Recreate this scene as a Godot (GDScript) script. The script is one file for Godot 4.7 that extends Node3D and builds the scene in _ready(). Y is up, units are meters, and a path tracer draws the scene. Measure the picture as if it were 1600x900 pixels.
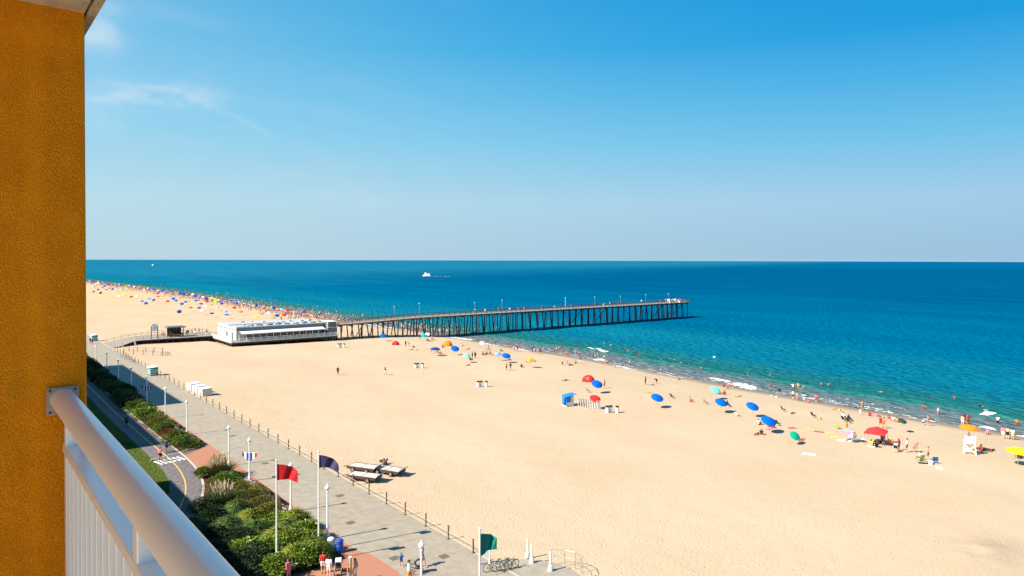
extends Node3D
# Axes: x runs seaward from the hotel front (t), z runs back along the boardwalk (-s), y is up; boardwalk level is 0.

class MB:
	var v := PackedVector3Array()
	var n := PackedVector3Array()
	var c := PackedColorArray()
	var u := PackedVector2Array()
	var col := Color.WHITE
	func tri(a: Vector3, b: Vector3, d: Vector3, na: Vector3, nb: Vector3, nd: Vector3) -> void:
		if (b - a).cross(d - a).dot(na + nb + nd) > 0.0:
			v.append(a); v.append(d); v.append(b); n.append(na); n.append(nd); n.append(nb)
		else:
			v.append(a); v.append(b); v.append(d); n.append(na); n.append(nb); n.append(nd)
		c.append(col); c.append(col); c.append(col)
	func quad(a: Vector3, b: Vector3, d: Vector3, e: Vector3, nn: Vector3) -> void:
		tri(a, b, d, nn, nn, nn); tri(a, d, e, nn, nn, nn)
	func flat(a: Vector3, b: Vector3, d: Vector3, e: Vector3, hint := Vector3.UP) -> void:
		var nn := (b - a).cross(e - a).normalized()
		if nn.dot(hint) < 0.0: nn = -nn
		quad(a, b, d, e, nn)
	func box(o: Vector3, size: Vector3, bs := Basis.IDENTITY) -> void:
		var h := size * 0.5
		for ax in 3:
			for sg in [-1.0, 1.0]:
				var nn := Vector3.ZERO; nn[ax] = sg
				var p := Vector3.ZERO; p[(ax + 1) % 3] = 1.0
				var q := Vector3.ZERO; q[(ax + 2) % 3] = 1.0
				quad(o + bs * ((nn - p - q) * h), o + bs * ((nn + p - q) * h), o + bs * ((nn + p + q) * h), o + bs * ((nn - p + q) * h), (bs * nn).normalized())
	func bbox(o: Vector3, size: Vector3, r: float) -> void:   # box with chamfered vertical and top edges
		var h := size * 0.5
		var ring := [Vector2(h.x - r, h.z), Vector2(h.x, h.z - r), Vector2(h.x, -h.z + r), Vector2(h.x - r, -h.z), Vector2(-h.x + r, -h.z), Vector2(-h.x, -h.z + r), Vector2(-h.x, h.z - r), Vector2(-h.x + r, h.z)]
		var inn := Vector2((h.x - r) / h.x, (h.z - r) / h.z)
		for k in 8:
			var p: Vector2 = ring[k]
			var q: Vector2 = ring[(k + 1) % 8]
			var a := o + Vector3(p.x, -h.y, p.y); var b := o + Vector3(q.x, -h.y, q.y)
			var d := o + Vector3(q.x, h.y - r, q.y); var e := o + Vector3(p.x, h.y - r, p.y)
			flat(a, b, d, e, (a + b) * 0.5 - o)
			var f := o + Vector3(q.x * inn.x, h.y, q.y * inn.y); var g := o + Vector3(p.x * inn.x, h.y, p.y * inn.y)
			flat(e, d, f, g, (d + e) * 0.5 - o)
			tri(f, g, o + Vector3(0, h.y, 0), Vector3.UP, Vector3.UP, Vector3.UP)
			tri(a, b, o + Vector3(0, -h.y, 0), Vector3.DOWN, Vector3.DOWN, Vector3.DOWN)
	func bar(a: Vector3, b: Vector3, w: float, hgt: float, up := Vector3.UP) -> void:
		var z := (b - a).normalized()
		if absf(z.dot(up)) > 0.98: up = Vector3.RIGHT
		var x := up.cross(z).normalized()
		box((a + b) * 0.5, Vector3(w, hgt, a.distance_to(b)), Basis(x, z.cross(x), z))
	func tube(a: Vector3, b: Vector3, ra: float, rb: float, k := 8, caps := true) -> void:
		var z := (b - a).normalized()
		var x := z.cross(Vector3.UP if absf(z.y) < 0.9 else Vector3.RIGHT).normalized()
		var y := z.cross(x)
		for i in k:
			var p := x * cos(TAU * i / k) + y * sin(TAU * i / k)
			var q := x * cos(TAU * (i + 1) / k) + y * sin(TAU * (i + 1) / k)
			tri(a + p * ra, a + q * ra, b + q * rb, p, q, q); tri(a + p * ra, b + q * rb, b + p * rb, p, q, p)
			if caps:
				tri(a, a + p * ra, a + q * ra, -z, -z, -z); tri(b, b + p * rb, b + q * rb, z, z, z)
	func path(pts: Array, r: float, k := 6) -> void:
		for i in pts.size() - 1:
			tube(pts[i], pts[i + 1], r, r, k)
	func lathe(prof: Array, o: Vector3, k := 12, bs := Basis.IDENTITY) -> void:   # prof of Vector2(radius, height)
		for j in prof.size() - 1:
			var p: Vector2 = prof[j]
			var q: Vector2 = prof[j + 1]
			var sl := Vector2(q.y - p.y, p.x - q.x).normalized()
			for i in k:
				var a0 := TAU * i / k
				var a1 := TAU * (i + 1) / k
				var d0 := Vector3(cos(a0), 0, sin(a0)); var d1 := Vector3(cos(a1), 0, sin(a1))
				var n0 := bs * (d0 * sl.x + Vector3.UP * sl.y); var n1 := bs * (d1 * sl.x + Vector3.UP * sl.y)
				var A := o + bs * (d0 * p.x + Vector3(0, p.y, 0)); var B := o + bs * (d1 * p.x + Vector3(0, p.y, 0))
				var D := o + bs * (d1 * q.x + Vector3(0, q.y, 0)); var E := o + bs * (d0 * q.x + Vector3(0, q.y, 0))
				tri(A, B, D, n0, n1, n1); tri(A, D, E, n0, n1, n0)
	func ball(o: Vector3, r: float, k := 10) -> void:
		var pr := []
		for j in k / 2 + 1:
			pr.append(Vector2(maxf(r * sin(PI * j / (k / 2)), 0.0005), -r * cos(PI * j / (k / 2))))
		lathe(pr, o, k)
	func ring(o: Vector3, axis: Vector3, R: float, r: float, k := 20) -> void:
		var x := axis.cross(Vector3.UP if absf(axis.y) < 0.9 else Vector3.RIGHT).normalized()
		var y := axis.cross(x).normalized()
		for i in k:
			tube(o + (x * cos(TAU * i / k) + y * sin(TAU * i / k)) * R, o + (x * cos(TAU * (i + 1) / k) + y * sin(TAU * (i + 1) / k)) * R, r, r, 6, false)
	func poly(pts: Array, y0: float, y1: float) -> void:   # flat prism over points Vector2(x, z)
		var pk := PackedVector2Array(pts)
		var ix := Geometry2D.triangulate_polygon(pk)
		for k in range(0, ix.size(), 3):
			var a := pk[ix[k]]; var b := pk[ix[k + 1]]; var d := pk[ix[k + 2]]
			tri(Vector3(a.x, y1, a.y), Vector3(b.x, y1, b.y), Vector3(d.x, y1, d.y), Vector3.UP, Vector3.UP, Vector3.UP)
			tri(Vector3(a.x, y0, a.y), Vector3(b.x, y0, b.y), Vector3(d.x, y0, d.y), Vector3.DOWN, Vector3.DOWN, Vector3.DOWN)
		var area := 0.0
		for k in pk.size():
			area += pk[k].cross(pk[(k + 1) % pk.size()])
		for k in pk.size():
			var a := pk[k]; var b := pk[(k + 1) % pk.size()]
			var o := (b - a).orthogonal().normalized() * (1.0 if area < 0.0 else -1.0)
			o = Vector2(b.y - a.y, a.x - b.x).normalized() * signf(area)
			quad(Vector3(a.x, y0, a.y), Vector3(b.x, y0, b.y), Vector3(b.x, y1, b.y), Vector3(a.x, y1, a.y), Vector3(o.x, 0, o.y))
	func add(o: MB, xf: Transform3D) -> void:
		for k in o.v.size():
			v.append(xf * o.v[k]); n.append((xf.basis * o.n[k]).normalized()); c.append(o.c[k])
	func mesh() -> ArrayMesh:
		var a := []
		a.resize(Mesh.ARRAY_MAX)
		a[Mesh.ARRAY_VERTEX] = v; a[Mesh.ARRAY_NORMAL] = n; a[Mesh.ARRAY_COLOR] = c
		if u.size() == v.size() and u.size() > 0: a[Mesh.ARRAY_TEX_UV] = u
		var m := ArrayMesh.new()
		m.add_surface_from_arrays(Mesh.PRIMITIVE_TRIANGLES, a)
		return m

var rng := RandomNumberGenerator.new()
var used := {}
var M := {}
var cache := {}
var nz := FastNoiseLite.new()
const EXPOSURE := 2.4

func numbered(called: String) -> String:
	used[called] = used.get(called, -1) + 1
	return called if used[called] == 0 else "%s_%03d" % [called, used[called]]

func W(t: float, s: float, y := 0.0) -> Vector3:
	return Vector3(t, y, -s)

func tag(o: Node, label: String, category := "", group := "", kind := "") -> Node:
	if label: o.set_meta("label", label)
	if category: o.set_meta("category", category)
	if group: o.set_meta("group", group)
	if kind: o.set_meta("kind", kind)
	return o

func thing(called: String, label: String, category: String, at: Vector3, turn := 0.0, group := "") -> Node3D:
	var o := Node3D.new()
	o.name = numbered(called)
	add_child(o)
	o.position = at
	o.rotation.y = turn
	tag(o, label, category, group)
	return o

func obj(called: String, m: Variant, mat: Material, parent: Node = self) -> MeshInstance3D:
	var o := MeshInstance3D.new()
	o.name = numbered(called) if parent == self else called
	if m is ArrayMesh: o.mesh = m
	elif m.v.size(): o.mesh = m.mesh()
	o.material_override = mat
	parent.add_child(o, true)
	return o

func struct(called: String, m: Variant, mat: Material) -> MeshInstance3D:
	var o := obj(called, m, mat)
	o.set_meta("kind", "structure")
	return o

func copy(o: Node3D, at: Vector3, turn: float, label := "", group := "") -> Node3D:
	var r: Node3D = o.duplicate()
	var base := String(o.name)
	var cut := RegEx.create_from_string("_\\d{3}$").search(base)
	r.name = numbered(base.substr(0, cut.get_start()) if cut else base)
	add_child(r)
	r.position = at
	r.rotation = Vector3(0, turn, 0)
	if label: r.set_meta("label", label)
	if group: r.set_meta("group", group)
	return r

func lin(r: float, g: float, b: float) -> Color:
	return Color(r, g, b).linear_to_srgb()

func mat(called: String, col: Color, rough := 0.7, metal := 0.0, spec := 0.5) -> StandardMaterial3D:
	var m := StandardMaterial3D.new()
	m.resource_name = called
	m.albedo_color = col
	m.roughness = rough
	m.metallic = metal
	m.metallic_specular = spec
	m.vertex_color_use_as_albedo = true
	M[called] = m
	return m

func noise_tex(freq: float, oct: int, seed_: int, type := FastNoiseLite.TYPE_SIMPLEX_SMOOTH, size := 512, normal := 0.0, lo := Color.BLACK, hi := Color.WHITE) -> NoiseTexture2D:
	var f := FastNoiseLite.new()
	f.noise_type = type
	f.frequency = freq
	f.fractal_octaves = oct
	f.seed = seed_
	var t := NoiseTexture2D.new()
	t.width = size
	t.height = size
	t.seamless = true
	t.noise = f
	if normal > 0.0:
		t.as_normal_map = true
		t.bump_strength = normal
	elif lo != Color.BLACK or hi != Color.WHITE:
		var g := Gradient.new()
		g.set_color(0, lo)
		g.set_color(1, hi)
		t.color_ramp = g
	return t

func grain(m: StandardMaterial3D, tex: Texture2D, scale: float, bump: Texture2D = null, cm := 0.0) -> StandardMaterial3D:
	m.albedo_texture = tex
	m.uv1_triplanar = true
	m.uv1_world_triplanar = true
	m.uv1_scale = Vector3.ONE * scale
	if bump:
		m.heightmap_enabled = true
		m.heightmap_texture = bump
		m.heightmap_scale = cm
	return m

func table(x: float, T: Array) -> float:
	for k in T.size() - 1:
		if x <= T[k + 1].x:
			return lerpf(T[k].y, T[k + 1].y, clampf((x - T[k].x) / (T[k + 1].x - T[k].x), 0.0, 1.0))
	return T[-1].y

var SHORE := [Vector2(-400, 126), Vector2(34, 128.3), Vector2(64, 129), Vector2(94, 131), Vector2(115, 133), Vector2(141, 135.5), Vector2(168, 135.3), Vector2(207, 136.5), Vector2(293, 134.5), Vector2(553, 138), Vector2(971, 131), Vector2(2000, 118), Vector2(6000, 60)]
var PROFILE := [Vector2(33.5, -0.06), Vector2(45, -0.3), Vector2(105, -1.25), Vector2(120, -1.95), Vector2(133, -3.0), Vector2(160, -4.6), Vector2(260, -7)]

func shore(s: float) -> float:
	return table(s, SHORE)

func ground(t: float, s: float) -> float:
	if t < 33.45: return 0.0
	return table(t - (shore(s) - 133.0) * smoothstep(60, 120, t), PROFILE)

func sand_y(t: float, s: float) -> float:
	var y := ground(t, s)
	var k := smoothstep(33.6, 36.0, t) * (1.0 - smoothstep(116, 128, t))
	y += k * (0.05 * nz.get_noise_2d(t * 0.9, s * 0.9) + 0.045 * nz.get_noise_2d(t * 4.0 + 50, s * 4.0) + 0.03 * nz.get_noise_2d(t * 9.0, s * 9.0 + 90))
	y -= 0.45 * smoothstep(59.0, 62.5, t) * (1.0 - smoothstep(94.0, 99.0, t)) * smoothstep(201.6, 203.6, s) * (1.0 - smoothstep(221.0, 225.0, s))   # lowered under the restaurant to deepen the shade between its piles
	var m := Vector2((t - 68.0) / 3.6, (s - 20.6) / 2.0)
	y += 0.38 * exp(-m.length_squared()) * (1.0 + 0.7 * nz.get_noise_2d(t * 9, s * 9))
	m = Vector2((t - 61.0) / 5.0, (s - 19.0) / 3.0)
	y += 0.12 * exp(-m.length_squared())
	return y

func sea_y(t: float, s: float) -> float:
	var d := t - shore(s)
	var a := 0.45 + 0.55 * nz.get_noise_2d(s * 0.55, 300.0)
	var d0 := 14.5 + 2.5 * nz.get_noise_2d(s * 0.35, 77.0)
	var y := 0.75 * clampf(a, 0.30, 0.8) * exp(-pow((d - d0) / (2.6 if d > d0 else 1.5), 2.0))
	var b := clampf(0.4 + 0.6 * nz.get_noise_2d(s * 0.3, 500.0), 0.0, 1.0)
	y += 0.4 * b * exp(-pow((d - 33.0 - 5.0 * nz.get_noise_2d(s * 0.2, 12.0)) / 3.5, 2.0))
	y += 0.25 * b * exp(-pow((d - 58.0 - 6.0 * nz.get_noise_2d(s * 0.2, 32.0)) / 4.5, 2.0))
	y += smoothstep(2.0, 30.0, d) * (0.14 * nz.get_noise_2d(t * 2.0, s * 1.1) + 0.10 * nz.get_noise_2d(t * 6.0 + 33.0, s * 3.0))
	return -3.0 + y

# ---------- people: a smooth union of tapered bones, meshed as surface nets ----------
func blob(mb: MB, bones: Array, cell: float, k: float, xf := Transform3D.IDENTITY, paint: Variant = null) -> void:
	var lo := Vector3.ONE * 1e9
	var hi := -lo
	for b in bones:
		var r: float = maxf(b[2], b[3])
		lo = lo.min(b[0] - Vector3.ONE * r).min(b[1] - Vector3.ONE * r)
		hi = hi.max(b[0] + Vector3.ONE * r).max(b[1] + Vector3.ONE * r)
	lo -= Vector3.ONE * cell * 2.5
	hi += Vector3.ONE * cell * 2.5
	var nx := int((hi.x - lo.x) / cell) + 2
	var ny := int((hi.y - lo.y) / cell) + 2
	var nzz := int((hi.z - lo.z) / cell) + 2
	var f := PackedFloat32Array()
	f.resize(nx * ny * nzz)
	f.fill(1.0)
	var pad := cell * 2.0 + k
	for b in bones:
		var a: Vector3 = b[0]
		var ab: Vector3 = b[1] - a
		var ra: float = b[2]
		var dr: float = b[3] - ra
		var l2 := maxf(ab.length_squared(), 1e-8)
		var r := maxf(ra, b[3]) + pad
		var p0 := ((a.min(b[1]) - Vector3.ONE * r - lo) / cell).max(Vector3.ZERO)
		var p1 := ((a.max(b[1]) + Vector3.ONE * r - lo) / cell)
		for z in range(int(p0.z), mini(nzz, int(p1.z) + 1)):
			for y in range(int(p0.y), mini(ny, int(p1.y) + 1)):
				var i := (z * ny + y) * nx
				for x in range(int(p0.x), mini(nx, int(p1.x) + 1)):
					var p := lo + Vector3(x, y, z) * cell - a
					var t := clampf(p.dot(ab) / l2, 0.0, 1.0)
					var d := (p - ab * t).length() - ra - dr * t
					var o := f[i + x]
					var h := maxf(k - absf(o - d), 0.0)
					f[i + x] = minf(o, d) - h * h / (4.0 * k)
	var at := {}
	var sx := 1; var sy := nx; var sz := nx * ny
	var offs := [0, sx, sy, sx + sy, sz, sz + sx, sz + sy, sz + sx + sy]
	var corner := [Vector3(0, 0, 0), Vector3(1, 0, 0), Vector3(0, 1, 0), Vector3(1, 1, 0), Vector3(0, 0, 1), Vector3(1, 0, 1), Vector3(0, 1, 1), Vector3(1, 1, 1)]
	var edges := [[0, 1], [2, 3], [4, 5], [6, 7], [0, 2], [1, 3], [4, 6], [5, 7], [0, 4], [1, 5], [2, 6], [3, 7]]
	for z in nzz - 1:
		for y in ny - 1:
			var row := (z * ny + y) * nx
			for x in nx - 1:
				var i := row + x
				var f0 := f[i]
				if f0 > cell * 2.0 or f0 < -cell * 2.0: continue
				var s0 := f0 < 0.0
				if (f[i + 1] < 0.0) == s0 and (f[i + sy] < 0.0) == s0 and (f[i + sz] < 0.0) == s0 and (f[i + 1 + sy] < 0.0) == s0 and (f[i + 1 + sz] < 0.0) == s0 and (f[i + sy + sz] < 0.0) == s0 and (f[i + 1 + sy + sz] < 0.0) == s0:
					continue
				var q := Vector3.ZERO
				var cnt := 0
				for e in edges:
					var fa: float = f[i + offs[e[0]]]
					var fb: float = f[i + offs[e[1]]]
					if (fa < 0.0) != (fb < 0.0):
						q += corner[e[0]].lerp(corner[e[1]], fa / (fa - fb))
						cnt += 1
				q /= cnt
				var gr := Vector3(f[i + 1] + f[i + 1 + sy] + f[i + 1 + sz] + f[i + 1 + sy + sz] - f0 - f[i + sy] - f[i + sz] - f[i + sy + sz],
					f[i + sy] + f[i + 1 + sy] + f[i + sy + sz] + f[i + 1 + sy + sz] - f0 - f[i + 1] - f[i + sz] - f[i + 1 + sz],
					f[i + sz] + f[i + 1 + sz] + f[i + sy + sz] + f[i + 1 + sy + sz] - f0 - f[i + 1] - f[i + sy] - f[i + 1 + sy])
				at[i] = [lo + (Vector3(x, y, z) + q) * cell, gr.normalized()]
	for i in at:
		for ax in 3:
			var st: int = [sx, sy, sz][ax]
			var p: int = [sy, sz, sx][ax]
			var q: int = [sz, sx, sy][ax]
			if i + st >= f.size() or (f[i] < 0.0) == (f[i + st] < 0.0): continue
			if not (at.has(i - p) and at.has(i - q) and at.has(i - p - q)): continue
			var A = at[i]; var B = at[i - p]; var D = at[i - p - q]; var E = at[i - q]
			if paint != null: mb.col = paint.call((A[0] + D[0]) * 0.5)
			mb.tri(xf * A[0], xf * B[0], xf * D[0], xf.basis * A[1], xf.basis * B[1], xf.basis * D[1])
			mb.tri(xf * A[0], xf * D[0], xf * E[0], xf.basis * A[1], xf.basis * D[1], xf.basis * E[1])
	mb.col = Color.WHITE

# joints of a pose; the figure looks along +z with its feet, seat or back on y = 0
func joints(pose: String) -> Dictionary:
	var j := {"hip": Vector3(0, 0.93, 0), "chest": Vector3(0, 1.30, 0.0), "neck": Vector3(0, 1.47, 0), "head": Vector3(0, 1.60, 0.02),
		"sl": Vector3(0.185, 1.40, 0), "sr": Vector3(-0.185, 1.40, 0), "el": Vector3(0.25, 1.13, -0.03), "er": Vector3(-0.25, 1.13, -0.03), "wl": Vector3(0.27, 0.89, 0.06), "wr": Vector3(-0.27, 0.89, 0.06),
		"pl": Vector3(0.095, 0.90, 0), "pr": Vector3(-0.095, 0.90, 0), "kl": Vector3(0.11, 0.49, 0.03), "kr": Vector3(-0.11, 0.49, 0.03), "al": Vector3(0.11, 0.07, -0.02), "ar": Vector3(-0.11, 0.07, -0.02)}
	match pose:
		"walk":
			j.kl = Vector3(0.10, 0.52, 0.20); j.al = Vector3(0.10, 0.09, 0.28); j.kr = Vector3(-0.10, 0.49, -0.06); j.ar = Vector3(-0.10, 0.12, -0.36)
			j.el = Vector3(0.25, 1.14, -0.14); j.wl = Vector3(0.24, 0.92, -0.14); j.er = Vector3(-0.25, 1.14, 0.08); j.wr = Vector3(-0.22, 0.95, 0.26)
		"push":
			j.kl = Vector3(0.10, 0.52, 0.16); j.al = Vector3(0.10, 0.08, 0.22); j.kr = Vector3(-0.10, 0.49, -0.05); j.ar = Vector3(-0.10, 0.11, -0.30)
			j.el = Vector3(0.24, 1.14, 0.06); j.wl = Vector3(0.20, 1.03, 0.36); j.er = Vector3(-0.24, 1.14, 0.06); j.wr = Vector3(-0.20, 1.03, 0.36)
		"wade":
			j.el = Vector3(0.36, 1.22, 0.04); j.wl = Vector3(0.52, 1.16, 0.20); j.er = Vector3(-0.36, 1.20, 0.02); j.wr = Vector3(-0.55, 1.22, 0.14)
		"sit", "chair":
			var u := 0.0 if pose == "sit" else 0.26
			j.hip = Vector3(0, 0.13 + u, 0); j.chest = Vector3(0, 0.50 + u, -0.10); j.neck = Vector3(0, 0.66 + u, -0.12); j.head = Vector3(0, 0.79 + u, -0.09)
			j.sl = Vector3(0.185, 0.59 + u, -0.12); j.sr = Vector3(-0.185, 0.59 + u, -0.12); j.el = Vector3(0.26, 0.36 + u, -0.20); j.er = Vector3(-0.26, 0.36 + u, -0.20)
			j.wl = Vector3(0.25, 0.14 + u, -0.26); j.wr = Vector3(-0.25, 0.14 + u, -0.26)
			j.pl = Vector3(0.095, 0.12 + u, 0.02); j.pr = Vector3(-0.095, 0.12 + u, 0.02); j.kl = Vector3(0.13, 0.46, 0.36); j.kr = Vector3(-0.13, 0.46, 0.36); j.al = Vector3(0.12, 0.07, 0.60); j.ar = Vector3(-0.12, 0.07, 0.62)
			if pose == "chair":
				j.wl = Vector3(0.22, 0.42, 0.10); j.wr = Vector3(-0.22, 0.42, 0.10); j.el = Vector3(0.27, 0.50, -0.12); j.er = Vector3(-0.27, 0.50, -0.12)
		"lie":
			j.hip = Vector3(0, 0.13, 0); j.chest = Vector3(0, 0.13, -0.37); j.neck = Vector3(0, 0.14, -0.54); j.head = Vector3(0, 0.15, -0.68)
			j.sl = Vector3(0.185, 0.12, -0.46); j.sr = Vector3(-0.185, 0.12, -0.46); j.el = Vector3(0.30, 0.07, -0.22); j.er = Vector3(-0.34, 0.07, -0.55); j.wl = Vector3(0.27, 0.05, 0.03); j.wr = Vector3(-0.16, 0.07, -0.74)
			j.pl = Vector3(0.095, 0.12, 0.02); j.pr = Vector3(-0.095, 0.12, 0.02); j.kl = Vector3(0.13, 0.10, 0.44); j.kr = Vector3(-0.12, 0.34, 0.36); j.al = Vector3(0.12, 0.07, 0.86); j.ar = Vector3(-0.12, 0.07, 0.64)
		"bend":
			j.hip = Vector3(0, 0.86, -0.10); j.chest = Vector3(0, 1.06, 0.20); j.neck = Vector3(0, 1.10, 0.36); j.head = Vector3(0, 1.12, 0.50)
			j.sl = Vector3(0.185, 1.07, 0.30); j.sr = Vector3(-0.185, 1.07, 0.30); j.el = Vector3(0.22, 0.82, 0.38); j.er = Vector3(-0.22, 0.80, 0.36); j.wl = Vector3(0.16, 0.60, 0.46); j.wr = Vector3(-0.18, 0.56, 0.44)
			j.pl = Vector3(0.095, 0.84, -0.09); j.pr = Vector3(-0.095, 0.84, -0.09); j.kl = Vector3(0.12, 0.46, 0.06); j.kr = Vector3(-0.12, 0.46, 0.06)
		"ride":
			j.hip = Vector3(0, 0.98, -0.22); j.chest = Vector3(0, 1.28, 0.02); j.neck = Vector3(0, 1.42, 0.12); j.head = Vector3(0, 1.54, 0.18)
			j.sl = Vector3(0.185, 1.35, 0.08); j.sr = Vector3(-0.185, 1.35, 0.08); j.el = Vector3(0.26, 1.14, 0.22); j.er = Vector3(-0.26, 1.14, 0.22); j.wl = Vector3(0.25, 1.05, 0.46); j.wr = Vector3(-0.25, 1.05, 0.46)
			j.pl = Vector3(0.095, 0.95, -0.20); j.pr = Vector3(-0.095, 0.95, -0.20); j.kl = Vector3(0.12, 0.76, 0.20); j.kr = Vector3(-0.12, 0.56, 0.10); j.al = Vector3(0.12, 0.40, 0.02); j.ar = Vector3(-0.12, 0.17, -0.06)
		"swim":
			for key in j: j[key] -= Vector3(0, 0.06, 0)
			j.el = Vector3(0.40, 1.30, 0.10); j.wl = Vector3(0.55, 1.34, 0.26); j.er = Vector3(-0.40, 1.30, 0.10); j.wr = Vector3(-0.50, 1.36, 0.28)
	return j

func body_bones(j: Dictionary) -> Array:
	var side: Vector3 = (j.sl - j.sr).normalized()
	var fwd: Vector3 = (j.kl + j.kr - j.pl - j.pr)
	var B := []
	for s in [-1.0, 1.0]:
		B.append([j.hip + side * 0.065 * s, j.hip.lerp(j.chest, 0.45) + side * 0.05 * s, 0.112, 0.098])
		B.append([j.hip.lerp(j.chest, 0.45) + side * 0.05 * s, j.chest + side * 0.075 * s, 0.098, 0.112])
		B.append([j.chest.lerp(j.neck, 0.35), j.sl if s > 0 else j.sr, 0.085, 0.058])
	B.append([j.chest.lerp(j.neck, 0.5), j.neck.lerp(j.head, 0.4), 0.07, 0.052])
	for q in ["l", "r"]:
		var e: Vector3 = j["e" + q]; var w: Vector3 = j["w" + q]; var k: Vector3 = j["k" + q]; var a: Vector3 = j["a" + q]
		B.append([j["s" + q], e, 0.053, 0.040]); B.append([e, w, 0.041, 0.027])
		B.append([w, w + (w - e).normalized() * 0.07, 0.026, 0.034])
		B.append([j["p" + q], k, 0.092, 0.056]); B.append([k, k.lerp(a, 0.35), 0.055, 0.056]); B.append([k.lerp(a, 0.35), a, 0.056, 0.036])
		B.append([a, a + foot_dir(j, q) * 0.17, 0.042, 0.03])
	return B

func foot_dir(j: Dictionary, q: String) -> Vector3:
	var shin: Vector3 = (j["a" + q] - j["k" + q]).normalized()
	var d := Vector3(0, 0, 1) - shin * shin.z
	if d.length() < 0.5: d = Vector3(0, 1, 0.2)
	d = d.normalized()
	return (d + Vector3(0, -0.12, 0)).normalized()

func head_frame(j: Dictionary) -> Transform3D:
	var up: Vector3 = (j.head - j.neck).normalized()
	var x: Vector3 = (j.sl - j.sr).normalized()
	up = (up + Vector3.UP * 0.8).normalized() if up.y > 0.3 else up
	var z := x.cross(up).normalized()
	return Transform3D(Basis(x, up, z), j.head)

func head_mesh() -> MB:
	if cache.has("head"): return cache.head
	var m := MB.new()
	var B := [[Vector3(0, 0.03, -0.02), Vector3(0, 0.035, 0.015), 0.082, 0.08], [Vector3(0, -0.03, 0.02), Vector3(0, -0.075, 0.055), 0.062, 0.036], [Vector3(0, 0.02, 0.088), Vector3(0, -0.022, 0.112), 0.009, 0.014],
		[Vector3(0.078, 0.01, -0.005), Vector3(0.08, -0.025, 0.0), 0.016, 0.012], [Vector3(-0.078, 0.01, -0.005), Vector3(-0.08, -0.025, 0.0), 0.016, 0.012], [Vector3(0.025, 0.035, 0.085), Vector3(-0.025, 0.035, 0.085), 0.014, 0.014], [Vector3(0.02, -0.055, 0.082), Vector3(-0.02, -0.055, 0.082), 0.012, 0.012]]
	blob(m, B, 0.009, 0.02, Transform3D.IDENTITY, func(p: Vector3) -> Color:
		if p.z > 0.06 and absf(absf(p.x) - 0.032) < 0.013 and absf(p.y - 0.012) < 0.008: return Color(0.12, 0.10, 0.10)
		if p.z > 0.06 and absf(p.x) < 0.024 and absf(p.y + 0.056) < 0.007: return Color(0.75, 0.45, 0.42)
		return Color.WHITE)
	cache["head"] = m
	return m

func hand(m: MB, w: Vector3, e: Vector3, side: float) -> void:
	var d := (w - e).normalized()
	var x := d.cross(Vector3(0, 0, 1)).normalized() if absf(d.z) < 0.9 else d.cross(Vector3.UP).normalized()
	var palm := d.cross(x).normalized()
	for k in 4:
		var root := w + d * 0.085 + palm * (k - 1.5) * 0.019
		var len: float = [0.062, 0.075, 0.070, 0.055][k]
		var mid := root + d * len * 0.55 + x * side * 0.008
		m.tube(root - d * 0.02, mid, 0.0095, 0.0085, 5)
		m.tube(mid, mid + (d * 0.75 + x * side * 0.6).normalized() * len * 0.5, 0.0085, 0.0065, 5)
	var tr := w + d * 0.035 + palm * 0.03
	m.tube(tr, tr + (d * 0.6 + palm * 0.8).normalized() * 0.035, 0.011, 0.0095, 5)
	m.tube(tr + (d * 0.6 + palm * 0.8).normalized() * 0.035, tr + (d * 0.6 + palm * 0.8).normalized() * 0.035 + (d * 0.9 + palm * 0.3).normalized() * 0.03, 0.0095, 0.007, 5)

func body_mesh(pose: String, far := false) -> ArrayMesh:
	var key := "body_" + pose + ("_far" if far else "")
	if not cache.has(key):
		var j := joints(pose)
		var m := MB.new()
		var B := body_bones(j)
		var hf := head_frame(j)
		if far:
			B.append([hf * Vector3(0, 0.03, 0), hf * Vector3(0, -0.06, 0.04), 0.095, 0.06])
			blob(m, B, 0.045, 0.03)
		else:
			blob(m, B, 0.021, 0.03)
			m.add(head_mesh(), hf)
			hand(m, j.wl, j.el, 1.0)
			hand(m, j.wr, j.er, -1.0)
		cache[key] = m.mesh()
	return cache[key]

func wear_mesh(pose: String, what: String, far := false) -> ArrayMesh:
	var key := what + pose + ("_far" if far else "")
	if not cache.has(key):
		var j := joints(pose)
		var m := MB.new()
		var side: Vector3 = (j.sl - j.sr).normalized()
		var B := []
		match what:
			"bottom":
				for s in [-1.0, 1.0]:
					B.append([j.hip + side * 0.065 * s, j.hip.lerp(j.chest, 0.22) + side * 0.055 * s, 0.126, 0.114])
				for q in ["l", "r"]:
					B.append([j["p" + q], j["p" + q].lerp(j["k" + q], 0.62), 0.106, 0.092])
			"top":
				for s in [-1.0, 1.0]:
					B.append([j.hip.lerp(j.chest, 0.15) + side * 0.06 * s, j.hip.lerp(j.chest, 0.5) + side * 0.05 * s, 0.118, 0.113])
					B.append([j.hip.lerp(j.chest, 0.5) + side * 0.05 * s, j.chest + side * 0.075 * s, 0.113, 0.126])
					B.append([j.chest.lerp(j.neck, 0.35), j.sl if s > 0 else j.sr, 0.095, 0.072])
				for q in ["l", "r"]:
					B.append([j["s" + q], j["s" + q].lerp(j["e" + q], 0.6), 0.070, 0.060])
			"hair":
				var hf := head_frame(j)
				B.append([hf * Vector3(0, 0.052, -0.035), hf * Vector3(0, 0.065, 0.0), 0.087, 0.080])
				B.append([hf * Vector3(0, 0.02, -0.05), hf * Vector3(0, -0.06, -0.055), 0.078, 0.05])
		blob(m, B, 0.045 if far else 0.021, 0.025)
		cache[key] = m.mesh()
	return cache[key]

func cloth(code: String) -> Material:
	return M["cloth_" + code]

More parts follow.
